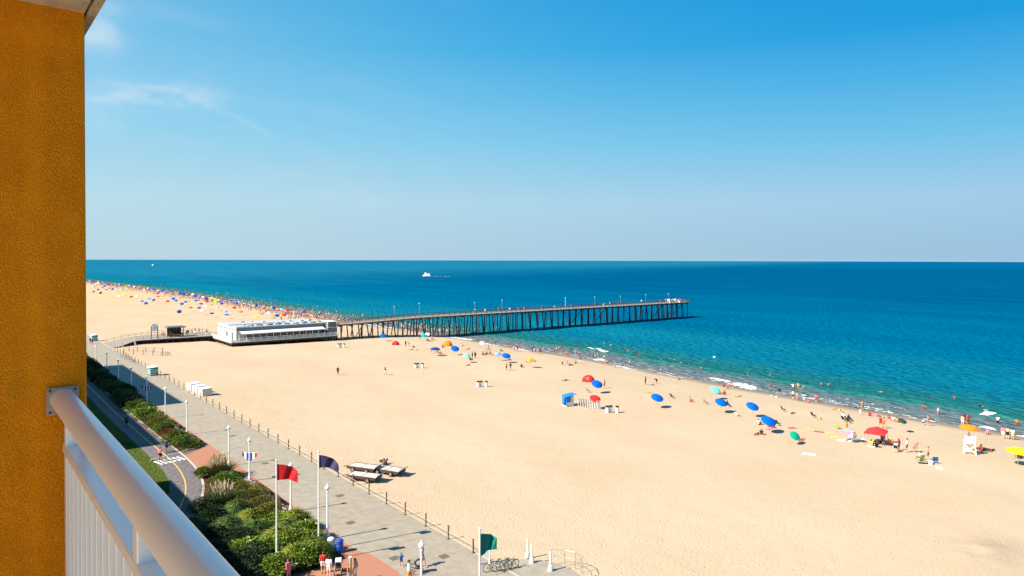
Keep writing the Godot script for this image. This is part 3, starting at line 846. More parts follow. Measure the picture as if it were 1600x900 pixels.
func materials() -> void:
	var faint := noise_tex(0.012, 5, 10, FastNoiseLite.TYPE_SIMPLEX_SMOOTH, 512, 0.0, Color(0.89, 0.89, 0.89), Color(1, 1, 1))
	var tone := noise_tex(0.02, 4, 15, FastNoiseLite.TYPE_SIMPLEX_SMOOTH, 512, 0.0, Color(0.93, 0.92, 0.91), Color(1, 1, 1))
	var fine := noise_tex(0.09, 4, 3, FastNoiseLite.TYPE_SIMPLEX, 512)
	var mottled := noise_tex(0.02, 5, 5, FastNoiseLite.TYPE_SIMPLEX, 512, 0.0, Color(0.80, 0.80, 0.80), Color(1, 1, 1))
	var coarse := noise_tex(0.012, 4, 9, FastNoiseLite.TYPE_SIMPLEX_SMOOTH, 512, 0.0, Color(0.72, 0.72, 0.72), Color(1, 1, 1))
	var lumps := noise_tex(0.035, 3, 21, FastNoiseLite.TYPE_CELLULAR, 512)
	var streak := noise_tex(0.085, 4, 31, FastNoiseLite.TYPE_SIMPLEX, 2048)
	# hotel
	var st := grain(mat("stucco_orange", lin(0.82, 0.285, 0.006), 0.9, 0.0, 0.25), tone, 1.3, streak, 0.8)
	st.uv1_scale = Vector3(0.75, 0.46, 0.75)
	st.uv1_offset = Vector3(0.37, 0.03, 0.2)
	grain(mat("stucco_cream", lin(0.62, 0.52, 0.36), 0.9), mottled, 0.8, fine, 0.3)
	grain(mat("stucco_sand", lin(0.60, 0.50, 0.36), 0.9), mottled, 0.4, fine, 0.4)
	mat("dark_gap", lin(0.09, 0.055, 0.03), 0.9)
	grain(mat("balcony_floor", lin(0.62, 0.56, 0.47), 0.8), mottled, 0.7, fine, 0.2)
	var al := mat("rail_white", lin(0.80, 0.80, 0.80), 0.34, 0.0, 0.6)
	al.clearcoat_enabled = true; al.clearcoat = 0.5; al.clearcoat_roughness = 0.25
	mat("plate_metal", lin(0.32, 0.28, 0.26), 0.55, 0.5)
	mat("window_glass", lin(0.03, 0.05, 0.07), 0.06, 0.0, 0.8)
	# ground
	var sa := grain(mat("sand", Color.WHITE, 0.95, 0.0, 0.15), noise_tex(0.06, 4, 41, FastNoiseLite.TYPE_SIMPLEX, 1024, 0.0, lin(0.91, 0.90, 0.88), Color.WHITE), 0.075, trampled(), 9.0)
	sa.uv1_offset = Vector3(0.2, 0.0, 0.4)
	sa.detail_enabled = true
	sa.detail_blend_mode = BaseMaterial3D.BLEND_MODE_MUL
	sa.detail_albedo = noise_tex(0.010, 5, 44, FastNoiseLite.TYPE_SIMPLEX_SMOOTH, 512, 0.0, lin(0.90, 0.87, 0.84), Color.WHITE)
	sa.detail_uv_layer = BaseMaterial3D.DETAIL_UV_2
	sa.uv2_triplanar = true; sa.uv2_world_triplanar = true; sa.uv2_scale = Vector3(0.0085, 0.01, 0.0052)
	grain(mat("concrete", lin(0.305, 0.278, 0.224), 0.85, 0.0, 0.3), faint, 0.11, fine, 0.2)
	grain(mat("kerb", lin(0.52, 0.48, 0.42), 0.85, 0.0, 0.3), mottled, 0.5, fine, 0.3)
	grain(mat("asphalt", lin(0.185, 0.165, 0.168), 0.9, 0.0, 0.3), coarse, 0.25, fine, 0.5)
	grain(mat("brick_red", lin(0.43, 0.20, 0.125), 0.85, 0.0, 0.3), mottled, 0.6, lumps, 1.0)
	grain(mat("mulch", lin(0.115, 0.045, 0.028), 0.95, 0.0, 0.2), mottled, 0.9, lumps, 5.0)
	grain(mat("lawn", lin(0.10, 0.14, 0.03), 0.95, 0.0, 0.1), coarse, 0.5, fine, 5.0)
	grain(mat("earth", lin(0.16, 0.13, 0.09), 0.95), coarse, 0.2)
	mat("paint_white", lin(0.72, 0.71, 0.66), 0.7)
	mat("paint_yellow", lin(0.75, 0.43, 0.04), 0.7)
	# sea
	var se := mat("sea", Color.WHITE, 0.5, 0.0, 0.07)
	se.specular_mode = BaseMaterial3D.SPECULAR_DISABLED   # seen through a polariser: no glare on the water
	var rip := noise_tex(0.030, 5, 61, FastNoiseLite.TYPE_SIMPLEX, 1024, 0.0, lin(0.40, 0.60, 0.70), Color.WHITE)  # wave light and dark, with bright specks, painted into the albedo
	rip.color_ramp.add_point(0.55, lin(0.62, 0.76, 0.82))
	rip.color_ramp.add_point(0.70, lin(0.74, 0.84, 0.88))
	rip.color_ramp.add_point(0.80, Color.WHITE)
	se.albedo_texture = rip
	se.uv1_triplanar = true; se.uv1_world_triplanar = true; se.uv1_scale = Vector3(0.0125, 0.03, 0.0085)
	se.normal_enabled = true
	se.normal_texture = noise_tex(0.028, 5, 62, FastNoiseLite.TYPE_SIMPLEX, 1024, 9.0)
	se.normal_scale = 1.0
	se.detail_enabled = true
	se.detail_blend_mode = BaseMaterial3D.BLEND_MODE_MUL
	se.detail_albedo = noise_tex(0.013, 5, 64, FastNoiseLite.TYPE_SIMPLEX_SMOOTH, 512, 0.0, lin(0.60, 0.74, 0.82), Color.WHITE)
	se.detail_uv_layer = BaseMaterial3D.DETAIL_UV_2
	se.uv2_triplanar = true; se.uv2_world_triplanar = true; se.uv2_scale = Vector3(0.0026, 0.01, 0.0007)
	mat("foam", lin(0.82, 0.84, 0.84), 0.8)
	# timber, paint, metal
	grain(mat("pier_timber", lin(0.20, 0.165, 0.135), 0.9, 0.0, 0.3), mottled, 0.4)
	mat("building_white", lin(0.50, 0.50, 0.48), 0.6)
	grain(mat("pier_deck", lin(0.33, 0.29, 0.25), 0.9, 0.0, 0.3), mottled, 0.25)
	grain(mat("pile", lin(0.060, 0.048, 0.045), 0.9, 0.0, 0.2), mottled, 0.5)
	grain(mat("dark_timber", lin(0.075, 0.04, 0.032), 0.9), mottled, 0.6)
	grain(mat("pale_deck", lin(0.60, 0.56, 0.52), 0.85), mottled, 0.6)
	mat("pole_wood", lin(0.45, 0.36, 0.26), 0.7)
	mat("white_paint", lin(0.80, 0.80, 0.78), 0.5)
	mat("roof_white", lin(0.36, 0.375, 0.39), 0.7)
	mat("awning_white", lin(0.60, 0.63, 0.64), 0.6)
	mat("fascia_grey", lin(0.13, 0.145, 0.16), 0.7)
	mat("globe", lin(0.82, 0.82, 0.80), 0.25)
	mat("steel", lin(0.42, 0.42, 0.42), 0.4, 0.7)
	mat("post_bronze", lin(0.12, 0.095, 0.06), 0.7)
	mat("rail_tan", lin(0.45, 0.38, 0.27), 0.6)
	mat("rubber", lin(0.02, 0.02, 0.02), 0.7)
	mat("blue_plastic", lin(0.01, 0.07, 0.34), 0.45)
	mat("white_plastic", lin(0.72, 0.72, 0.70), 0.5)
	mat("teal_paint", lin(0.0, 0.27, 0.22), 0.6)
	mat("flag_red", lin(0.60, 0.012, 0.02), 0.8).backlight_enabled = true
	mat("flag_navy", lin(0.045, 0.035, 0.11), 0.8)
	mat("flag_teal", lin(0.0, 0.20, 0.155), 0.8).backlight_enabled = true
	M.flag_red.backlight = lin(0.4, 0.01, 0.015)
	M.flag_teal.backlight = lin(0.0, 0.2, 0.15)
	var cv := mat("canvas", Color.WHITE, 0.8, 0.0, 0.2)
	cv.backlight_enabled = true; cv.backlight = Color(0.35, 0.35, 0.35)
	var fo := mat("foliage", Color.WHITE, 0.65, 0.0, 0.3)
	fo.backlight_enabled = true; fo.backlight = Color(0.42, 0.42, 0.25)
	mat("crowd", Color.WHITE, 0.8, 0.0, 0.2)
	mat("bark", lin(0.10, 0.07, 0.045), 0.9)
	var pm := mat("plume", Color.WHITE, 0.9, 0.0, 0.1)
	pm.backlight_enabled = true; pm.backlight = Color(0.3, 0.3, 0.3)
	for k in 4:
		mat("skin_%d" % k, [lin(0.62, 0.38, 0.27), lin(0.52, 0.27, 0.17), lin(0.20, 0.095, 0.055), lin(0.36, 0.18, 0.10)][k], 0.6, 0.0, 0.3)
	for k in 3:
		mat("hair_%d" % k, [lin(0.03, 0.02, 0.015), lin(0.09, 0.05, 0.03), lin(0.02, 0.015, 0.012)][k], 0.7)
	var dyes := {"k": Color(0.018, 0.018, 0.022), "r": Color(0.50, 0.035, 0.03), "b": Color(0.03, 0.13, 0.48), "w": Color(0.75, 0.75, 0.74), "p": Color(0.65, 0.16, 0.24), "o": Color(0.75, 0.20, 0.02), "g": Color(0.05, 0.27, 0.12), "y": Color(0.72, 0.58, 0.08), "u": Color(0.16, 0.05, 0.25), "d": Color(0.025, 0.035, 0.10), "t": Color(0.38, 0.28, 0.17), "l": Color(0.42, 0.62, 0.10)}
	for c in dyes:
		mat("cloth_" + c, dyes[c].linear_to_srgb(), 0.85, 0.0, 0.2)

func grid_mesh(ts: PackedFloat32Array, ss: PackedFloat32Array, place: Callable, colour: Callable) -> ArrayMesh:
	var nt := ts.size(); var ns := ss.size()
	var v := PackedVector3Array(); v.resize(nt * ns)
	var c := PackedColorArray(); c.resize(nt * ns)
	var n := PackedVector3Array(); n.resize(nt * ns)
	for i in ns:
		for k in nt:
			var p: Vector3 = place.call(ts[k], ss[i])
			v[i * nt + k] = p
			c[i * nt + k] = colour.call(ts[k], ss[i], p)
	for i in ns:
		for k in nt:
			var a := v[i * nt + maxi(k - 1, 0)]; var b := v[i * nt + mini(k + 1, nt - 1)]
			var d := v[maxi(i - 1, 0) * nt + k]; var e := v[mini(i + 1, ns - 1) * nt + k]
			n[i * nt + k] = (b - a).cross(e - d).normalized()
			if n[i * nt + k].y < 0.0: n[i * nt + k] = -n[i * nt + k]
	var ix := PackedInt32Array()
	for i in ns - 1:
		for k in nt - 1:
			var q := i * nt + k
			ix.append_array(PackedInt32Array([q, q + nt, q + 1, q + 1, q + nt, q + nt + 1]))
	var a := []
	a.resize(Mesh.ARRAY_MAX)
	a[Mesh.ARRAY_VERTEX] = v; a[Mesh.ARRAY_NORMAL] = n; a[Mesh.ARRAY_COLOR] = c; a[Mesh.ARRAY_INDEX] = ix
	var m := ArrayMesh.new()
	m.add_surface_from_arrays(Mesh.PRIMITIVE_TRIANGLES, a)
	return m

func steps(parts: Array) -> PackedFloat32Array:   # [[from, to, step], ...]; a step below 0 grows geometrically
	var r := PackedFloat32Array()
	for p in parts:
		var x: float = p[0]
		var d: float = absf(p[2])
		while x < p[1] - d * 0.3:
			r.append(x)
			x += d
			if p[2] < 0.0: d *= 1.14
	r.append(parts[-1][1])
	return r

func land_and_sea() -> void:
	# bare earth under everything on the town side
	var m := MB.new()
	m.box(W(-86.6, 300, -0.55), Vector3(240, 1.0, 1400))
	struct("ground", m, M.earth)
	var ts := steps([[33.42, 60, 0.5], [60, 84, 0.7], [84, 140, 1.0], [140, 320, -3.0]])
	var ss := steps([[-400, 10, 14.0], [10, 130, 0.6], [130, 300, 1.6], [300, 4200, -4.0]])
	var sand := grid_mesh(ts, ss, func(t: float, s: float) -> Vector3: return W(t, s, sand_y(t, s)),
		func(t: float, s: float, p: Vector3) -> Color:
			var c := Color(0.478, 0.385, 0.272)
			var d := t - shore(s) + 1.2 * nz.get_noise_2d(s * 2.0, 5.0)
			var far := smoothstep(200, 500, s)
			c = c.lerp(Color(0.55, 0.39, 0.225), far * 0.6)
			c = c.lerp(Color(0.49, 0.35, 0.25), 0.40 * smoothstep(-0.1, 0.55, nz.get_noise_2d(t * 0.75 + 10.0, s * 0.3)) * (1.0 - smoothstep(86, 100, t)))
			c = c.lerp(Color(0.37, 0.30, 0.22), 0.75 * exp(-Vector2((t - 68.5) / 5.0, (s - 20.0) / 3.2).length_squared()))  # shade on the mound painted into the sand colour
			c = c.lerp(Color(0.40, 0.30, 0.21), smoothstep(-5.5, -3.4, d) * 0.55)
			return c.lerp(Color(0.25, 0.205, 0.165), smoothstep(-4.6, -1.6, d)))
	struct("beach_sand", sand, M.sand)
	var ds := steps([[-9, 66, 0.75], [66, 190, 1.6], [190, 420, 4.0], [420, 40000, -7.0]])
	ss = steps([[-2600, -60, 60.0], [-60, 20, 4.0], [20, 240, 1.2], [240, 480, 2.6], [480, 40000, -5.0]])
	var T := func(d: float, s: float) -> float: return d + lerpf(shore(s), 133.0, smoothstep(60, 500, d))
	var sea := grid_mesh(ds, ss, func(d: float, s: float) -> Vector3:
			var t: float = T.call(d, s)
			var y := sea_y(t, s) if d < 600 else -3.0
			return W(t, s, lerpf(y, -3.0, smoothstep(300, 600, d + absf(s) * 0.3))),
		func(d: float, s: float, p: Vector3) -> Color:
			var e := d + 3.0 * nz.get_noise_2d(s * 0.8, d * 0.3)
			var c := Color(0.245, 0.22, 0.20)
			c = c.lerp(Color(0.19, 0.20, 0.205), smoothstep(1.5, 5.0, e))
			c = c.lerp(Color(0.140, 0.200, 0.190), smoothstep(6.0, 11.0, e))
			c = c.lerp(Color(0.026, 0.185, 0.175), smoothstep(9.5, 15.0, e))
			c = c.lerp(Color(0.006, 0.195, 0.275), smoothstep(17.0, 40.0, e))
			c = c.lerp(Color(0.002, 0.142, 0.255), smoothstep(45.0, 120.0, e))
			c = c.lerp(Color(0.001, 0.112, 0.228), smoothstep(180.0, 450.0, e))
			c = c.lerp(Color(0.003, 0.135, 0.275), smoothstep(1500.0, 4500.0, e))  # haze towards the horizon mixed into the water colour
			c = c.lerp(Color(0.020, 0.215, 0.315), 0.85 * smoothstep(350.0, 1500.0, s - 0.45 * e) * smoothstep(30.0, 120.0, e))  # sky reflection up the coast painted in as paler water
			# raised breakers near the shore take a darker green
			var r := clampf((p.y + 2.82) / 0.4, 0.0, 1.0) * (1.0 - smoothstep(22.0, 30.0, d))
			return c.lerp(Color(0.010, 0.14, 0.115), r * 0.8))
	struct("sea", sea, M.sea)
	foam()

func foam() -> void:
	var m := MB.new()
	# centre line of each patch of foam: from (t, s) to (t, s), how wide, how dense
	var runs := [[136.3, 209.0, 135.6, 190.5, 2.6, 0.75], [134.2, 186.0, 132.8, 170.0, 1.3, 0.62], [134.0, 168.5, 132.7, 156.0, 1.8, 0.66], [136.4, 134.6, 136.4, 130.4, 2.0, 0.95], [131.8, 124.5, 130.2, 112.5, 1.2, 0.75],
		[135.6, 97.0, 134.3, 90.0, 1.3, 0.85], [134.3, 90.0, 131.0, 81.5, 2.3, 0.92], [130.9, 41.6, 129.6, 38.0, 0.9, 0.85], [141.4, 44.4, 141.2, 41.6, 1.5, 0.66], [128.4, 35.4, 127.4, 32.0, 0.8, 0.9],
		[133.0, 78.0, 131.5, 52.0, 4.5, 0.04], [136.6, 70.0, 134.6, 50.0, 2.5, 0.02], [130.2, 60.0, 128.9, 44.0, 1.2, 0.2], [150.6, 152.0, 150.4, 140.0, 1.6, 0.6], [132.0, 111.0, 130.6, 98.0, 0.8, 0.5], [136.0, 300.0, 135.0, 212.0, 2.0, 0.34], [139.0, 420.0, 135.6, 300.0, 2.2, 0.42], [139.0, 960.0, 139.6, 420.0, 2.6, 0.25]]
	var lap := 206.0
	while lap > 33.0:   # the thin lapping edge of the wash
		var d0 := 1.3 + 1.5 * nz.get_noise_2d(lap * 1.5, 9.0)
		var d1 := 1.3 + 1.5 * nz.get_noise_2d((lap - 7.0) * 1.5, 9.0)
		runs.append([shore(lap) + d0, lap, shore(lap - 7.0) + d1, lap - 7.0, 0.42, 0.30 + 0.35 * nz.get_noise_2d(lap * 0.8, 40.0)])
		lap -= 6.0
	var fz := FastNoiseLite.new()
	fz.frequency = 0.9
	fz.fractal_octaves = 3
	for r in runs:
		var a := Vector2(r[0], r[1]); var b := Vector2(r[2], r[3])
		var L := a.distance_to(b)
		var g := 0.16 if L < 30.0 else clampf(L / 150.0, 0.2, 1.4)
		var ax := (b - a) / L
		var nn := Vector2(-ax.y, ax.x)
		var half: float = r[4]
		for i in int(L / g):
			for k in range(-int(half / g), int(half / g) + 1):
				var x := i * g
				var q := a + ax * x + nn * (k * g + 0.5 * sin(x * 0.5) + 0.3 * sin(x * 1.3))
				var edge := 1.0 - absf(k * g) / half
				edge *= clampf(minf(x, L - x) / minf(3.0, L * 0.3), 0.0, 1.0)
				var nv := 0.5 + 0.5 * fz.get_noise_2d(q.x * 1.0, q.y * 0.7)
				if nv + edge * 0.8 < 1.45 - r[5] * 0.75: continue
				var hgt := 0.03 + maxf(0.0, r[5] - 0.6) * 0.45 * edge * (0.5 + nv)
				var P := func(dx: float, dy: float) -> Vector3:
					var p := q + ax * dx * g + nn * dy * g + Vector2(0.05 * sin(q.y * 9.0 + dx * 5.0), 0.05 * cos(q.x * 8.0 + dy * 5.0))
					return W(p.x, p.y, maxf(sea_y(p.x, p.y), ground(p.x, p.y)) + hgt * (0.6 + 0.5 * fz.get_noise_2d(p.x * 2.0, p.y * 2.0)))
				m.col = Color.WHITE * (0.8 + 0.2 * nv)
				m.flat(P.call(-0.62, -0.62), P.call(0.62, -0.62), P.call(0.62, 0.62), P.call(-0.62, 0.62))
	var o := obj("sea_foam", m, M.foam)
	tag(o, "white foam of small breakers and wash along the shoreline", "foam", "", "stuff")

func hotel() -> void:
	var o := thing("hotel_building", "orange stucco hotel balcony wall with cream ceiling slab beside the camera", "building", W(-1.0, 3.27, 0.0))
	var at := W(-1.0, 3.27, 0.0)
	var P := func(t: float, s: float, y: float) -> Vector3: return W(t, s, y) - at
	var m := MB.new()
	# the end wall of the balcony, its seaward corner rounded
	var ring := []
	ring.append(Vector2(-2.4, -3.148)); 
	for k in 5: ring.append(Vector2(0.392 + 0.015 * sin(PI / 8 * k), -3.163 + 0.015 * cos(PI / 8 * k)))
	for k in 5: ring.append(Vector2(0.392 + 0.015 * cos(PI / 8 * k), -3.383 - 0.015 * sin(PI / 8 * k)))
	ring.append(Vector2(-2.4, -3.398))
	var off := []
	for p in ring: off.append(p - Vector2(at.x, at.z))
	m.poly(off, 0.0, 24.95)
	obj("wall", m, M.stucco_orange, o)
	m = MB.new()
	m.box(P.call(-0.9875, 0.0, 25.075), Vector3(2.785, 0.25, 12.0))
	m.box(P.call(0.431, 0.0, 25.075), Vector3(0.032, 0.25, 12.0))
	obj("ceiling", m, M.stucco_cream, o)
	m = MB.new()
	m.box(P.call(0.410, 0.0, 25.09), Vector3(0.010, 0.22, 12.0))
	obj("drip_groove", m, M.dark_gap, o)
	m = MB.new()
	m.box(P.call(-0.95, -1.4, 22.24), Vector3(2.8, 0.22, 9.08))
	obj("balcony_floor", m, M.balcony_floor, o)
	# unseen back opened so the sunlit floor bounces light; added columns carry the ceiling
	for c in [[-2.25, -1.2], [-2.25, -5.6], [0.1, -5.6]]:
		m = MB.new(); m.bbox(P.call(c[0], c[1], 23.65), Vector3(0.22, 2.598, 0.22), 0.02); obj("column", m, M.stucco_cream, o)
	# the unseen tower, cut back to let sun in, and the lower storeys beneath
	m = MB.new()
	m.box(P.call(-12.5, -1.0, 11.0), Vector3(20.0, 22.0, 26.0)); m.box(P.call(-12.45, 16.0, 12.7), Vector3(20.0, 25.4, 25.2))
	obj("tower", m, M.stucco_sand, o)
	for k in 7:
		m = MB.new()
		m.box(P.call(-1.0, -1.0, 22.24 - 7 * 2.85 + k * 2.85), Vector3(2.6, 0.2, 25.0))
		obj("balcony_slab", m, M.stucco_cream, o)
	# the railing beside the camera
	var r := thing("balcony_railing", "white tubular balcony handrail with flat lower rail and thin upright bars", "railing", W(0.325, 3.148, 22.35))
	var ra := W(0.325, 3.148, 22.35)
	var Q := func(t: float, s: float, y: float) -> Vector3: return W(t, s, y) - ra
	m = MB.new()
	m.tube(Q.call(0.325, 3.137, 23.467), Q.call(0.325, -4.5, 23.467), 0.041, 0.041, 40)
	obj("handrail", m, M.rail_white, r)
	m = MB.new()
	m.bbox(Q.call(0.3505, -0.68, 23.285), Vector3(0.055, 0.03, 7.63), 0.003)
	obj("lower_rail", m, M.rail_white, r)
	m = MB.new()
	m.bbox(Q.call(0.3505, -0.68, 22.45), Vector3(0.055, 0.03, 7.63), 0.003)
	obj("bottom_rail", m, M.rail_white, r)
	for s in [3.085, 1.80, 0.55, -0.7, -1.95, -3.2]:
		m = MB.new()
		m.bbox(Q.call(0.3505, s, 23.37), Vector3(0.050, 0.15, 0.05), 0.003)
		m.bbox(Q.call(0.3505, s, 22.87), Vector3(0.050, 0.80, 0.05), 0.003)
		m.box(Q.call(0.3505, s, 22.39), Vector3(0.05, 0.085, 0.05))
		obj("post", m, M.rail_white, r)
	m = MB.new()
	m.bbox(Vector3.ZERO, Vector3(0.044, 0.80, 0.018), 0.002)
	var bar := m.mesh()
	for k in 70:
		var s := 3.02 - k * 0.105
		if absf(s - 1.80) < 0.05: continue
		var b := obj("bar", bar, M.rail_white, r)
		b.position = Q.call(0.3505, s, 22.868)
	m = MB.new()
	m.bbox(Vector3(0.0, 0.0, 0.005), Vector3(0.104, 0.104, 0.010), 0.002)
	var pl := obj("wall_plate", m, M.plate_metal, r)
	pl.position = Q.call(0.325, 3.142, 23.462)
	for sx in [-0.041, 0.041]:
		for sy in [-0.041, 0.041]:
			m = MB.new(); m.ball(Vector3(sx, sy, 0.011), 0.005, 8); obj("screw", m, M.dark_gap, pl)
	# the neighbours up the boardwalk, whose shadows lie on the path and the slabs
	neighbour("neighbouring_hotel", "tall pale hotel farther up the boardwalk", -4.0, 131.2, 184.6, 30.4)
	neighbour("low_hotel_wing", "lower pale wing between the hotels", -4.0, 103.0, 131.0, 22.4)
	neighbour("low_hotel_wing", "low pale wing next to the camera's hotel", -2.2, 16.0, 85.6, 18.4)

func neighbour(called: String, label: String, t: float, s0: float, s1: float, h: float) -> void:
	var at := W(t, (s0 + s1) / 2, 0)
	var o := thing(called, label, "building", at)
	var m := MB.new()
	m.box(Vector3(-10.0, h / 2, 0), Vector3(20.0, h, s1 - s0))
	obj("wall", m, M.stucco_sand, o)
	m = MB.new()
	m.box(Vector3(-10.0, h + 0.06, 0), Vector3(19.4, 0.12, s1 - s0 - 0.6))
	obj("roof", m, M.roof_white, o)
	m = MB.new()
	m.box(Vector3(0, 0, 0), Vector3(0.06, 1.7, 2.4))
	var pane := m.mesh()
	for f in int((h - 3.0) / 3.0):
		for k in int((s1 - s0) / 4.5):
			var w := obj("window", pane, M.window_glass, o)
			w.position = Vector3(0.0, 4.2 + f * 3.0, -(s1 - s0) / 2 + 2.4 + k * 4.5)

func town_side() -> void:
	# slabs of the boardwalk
	var o := Node3D.new()
	o.name = "boardwalk"; add_child(o); o.set_meta("kind", "structure")
	var m := MB.new()
	m.box(W(29.0, 103, -0.09), Vector3(8.9, 0.1, 319)); obj("bedding", m, M.dark_gap, o)
	var kinds := []
	for k in 5:
		var sm: StandardMaterial3D = M.concrete.duplicate()
		sm.albedo_color = lin(0.312 + 0.002 * (k - 2), 0.276 + 0.002 * (k - 2), 0.218 + 0.002 * (k - 2))
		kinds.append(sm)
	m = MB.new(); m.bbox(Vector3.ZERO, Vector3(3.745, 0.12, 4.36), 0.012)
	var slab := m.mesh()
	for k in range(-20, 52):
		for q in 2:
			var b := obj("slab", slab, kinds[rng.randi() % 5], o)
			b.position = W(27.78 + q * 3.76, 32.0 + k * 4.375, -0.06)
	m = MB.new()
	m.box(W(33.37, 103, -0.075), Vector3(0.16, 0.20, 319)); obj("edge_kerb", m, M.kerb, o)
	for c in [[29.6, 97.5], [30.6, 66.0], [28.2, 58.6], [27.6, 49.4], [30.9, 47.2], [28.6, 82.0]]:
		m = MB.new(); m.box(W(c[0], c[1], 0.003), Vector3(0.75, 0.012, 0.75), Basis(Vector3.UP, 0.02)); obj("drain_cover", m, M.post_bronze, o)
	# the round apron where steps lead to the sand
	var pts := []
	for k in 21: pts.append(Vector2(33.46 + 3.9 * sin(PI * k / 20.0), -(39.2 - 4.4 * cos(PI * k / 20.0))))
	m = MB.new(); m.poly(pts, -0.5, -0.004); struct("steps_apron", m, M.concrete)
	# brick strips and plazas
	m = MB.new(); m.box(W(25.22, 103, -0.06), Vector3(1.3, 0.12, 319)); struct("brick_strip", m, M.brick_red)
	m = MB.new(); m.poly([Vector2(21.2, -84.2), Vector2(22.0, -91.2), Vector2(24.56, -93.4), Vector2(24.56, -84.6)], -0.1, 0.008); struct("brick_crossing", m, M.brick_red)
	m = MB.new(); m.poly([Vector2(14.0, -30), Vector2(14.0, -49.0), Vector2(18.0, -50.8), Vector2(24.56, -51.8), Vector2(24.56, -30)], -0.1, 0.008); struct("brick_plaza", m, M.brick_red)
	m = MB.new(); m.poly([Vector2(25.875, -30), Vector2(25.875, -52.8), Vector2(26.5, -51.0), Vector2(26.6, -47.0), Vector2(25.95, -44.0), Vector2(26.2, -30)], -0.05, 0.006); struct("brick_plaza_edge", m, M.brick_red)
	m = MB.new(); m.box(W(21.3, 92.9, 0.03), Vector3(6.6, 0.10, 0.16), Basis(Vector3.UP, 0.42)); m.box(W(22.9, 84.1, 0.03), Vector3(3.4, 0.10, 0.16), Basis(Vector3.UP, 0.08)); struct("crossing_kerb", m, M.kerb)
	# planting beds, lawn, bicycle path
	m = MB.new(); m.box(W(21.5, 67.9, -0.02), Vector3(6.0, 0.10, 32.4)); m.box(W(22.2, 175.2, -0.02), Vector3(4.6, 0.10, 163)); struct("mulch_bed", m, M.mulch)
	m = MB.new(); m.box(W(8.0, 103.0, -0.035), Vector3(21.0, 0.06, 314)); struct("lawn", m, M.lawn)
	var centre := [Vector2(45, 8.0), Vector2(58, 11.0), Vector2(66, 14.2), Vector2(72, 16.9), Vector2(75.5, 18.3), Vector2(79, 19.25), Vector2(83.7, 19.95), Vector2(88, 20.2), Vector2(94, 20.2), Vector2(100, 20.0), Vector2(122, 19.75), Vector2(150, 19.9), Vector2(190, 20.3), Vector2(260, 20.8)]
	var along := []
	var x := 45.0
	while x < 258:
		var t := 0.0
		for w in [-3.0, -1.5, 0.0, 1.5, 3.0]: t += table(clampf(x + w, 45, 260), centre) / 5.0
		along.append(Vector2(t, x)); x += 1.0
	ribbon("bike_path", along, 0.0, 3.1, 0.036, M.asphalt)
	ribbon("path_kerb", along, 1.68, 0.26, 0.075, M.kerb)
	ribbon("path_centre_line", along, 0.0, 0.11, 0.041, M.paint_yellow)
	var cw := Node3D.new(); cw.name = "zebra_crossing"; add_child(cw); cw.set_meta("kind", "structure")
	for k in 6:
		m = MB.new(); m.box(W(18.75 + k * 0.52, 89.8 + k * 0.10, 0.043), Vector3(0.26, 0.006, 1.9), Basis(Vector3.UP, 0.25)); obj("stripe", m, M.paint_white, cw)
	# low white wall along the beds
	for q in [[53.6, 83.6], [94.2, 128.0]]:
		var wl := obj("low_wall", MB.new(), M.kerb)
		m = MB.new(); m.bbox(Vector3.ZERO, Vector3(0.28, 0.42, q[1] - q[0]), 0.02); wl.mesh = m.mesh(); wl.position = W(24.42, (q[0] + q[1]) / 2, 0.2)
		tag(wl, "low white kerb wall edging the " + ("nearer" if q[0] < 60 else "farther") + " shrub bed", "wall")
	for k in 8:
		bench(W(24.98, [67.5, 70.2, 72.9, 95.6, 98.2, 106.0, 108.6, 117.0][k], 0.0), ["bench along the low wall behind the navy flag, nearest the camera", "second bench along the low wall by the near bed", "third bench along the low wall, nearest the brick crossing", "first bench beyond the brick crossing", "second bench beyond the brick crossing", "third bench beyond the brick crossing", "fourth bench beyond the brick crossing", "bench at the edge of the building shadow"][k])

func ribbon(called: String, along: Array, side: float, width: float, y: float, material: Material) -> void:
	var m := MB.new()
	for k in along.size() - 1:
		var a: Vector2 = along[k]; var b: Vector2 = along[k + 1]
		var na := ((along[mini(k + 1, along.size() - 1)] - along[maxi(k - 1, 0)]) as Vector2).normalized()
		var nb := ((along[mini(k + 2, along.size() - 1)] - a) as Vector2).normalized()
		var pa := Vector2(na.y, -na.x); var pb := Vector2(nb.y, -nb.x)
		var l0 := a + pa * (side - width / 2); var r0 := a + pa * (side + width / 2)
		var l1 := b + pb * (side - width / 2); var r1 := b + pb * (side + width / 2)
		m.flat(W(l0.x, l0.y, y), W(r0.x, r0.y, y), W(r1.x, r1.y, y), W(l1.x, l1.y, y))
	struct(called, m, material)

func bench(at: Vector3, label: String) -> void:
	var o := thing("bench", label, "bench", at, 0.0, "benches along the boardwalk")
	var m := MB.new()
	for k in 4: m.box(Vector3(-0.17 + k * 0.115, 0.45, 0), Vector3(0.09, 0.03, 1.7))
	obj("seat", m, M.dark_timber, o)
	m = MB.new()
	for k in 3: m.box(Vector3(-0.25 - k * 0.02, 0.58 + k * 0.12, 0), Vector3(0.03, 0.09, 1.7))
	obj("backrest", m, M.dark_timber, o)
	for z in [-0.7, 0.0, 0.7]:
		m = MB.new(); m.bar(Vector3(-0.2, 0, z), Vector3(-0.29, 0.88, z), 0.05, 0.05); m.bar(Vector3(0.16, 0, z), Vector3(0.16, 0.44, z), 0.05, 0.05); m.bar(Vector3(-0.22, 0.42, z), Vector3(0.2, 0.42, z), 0.04, 0.04); obj("leg", m, M.dark_timber, o)

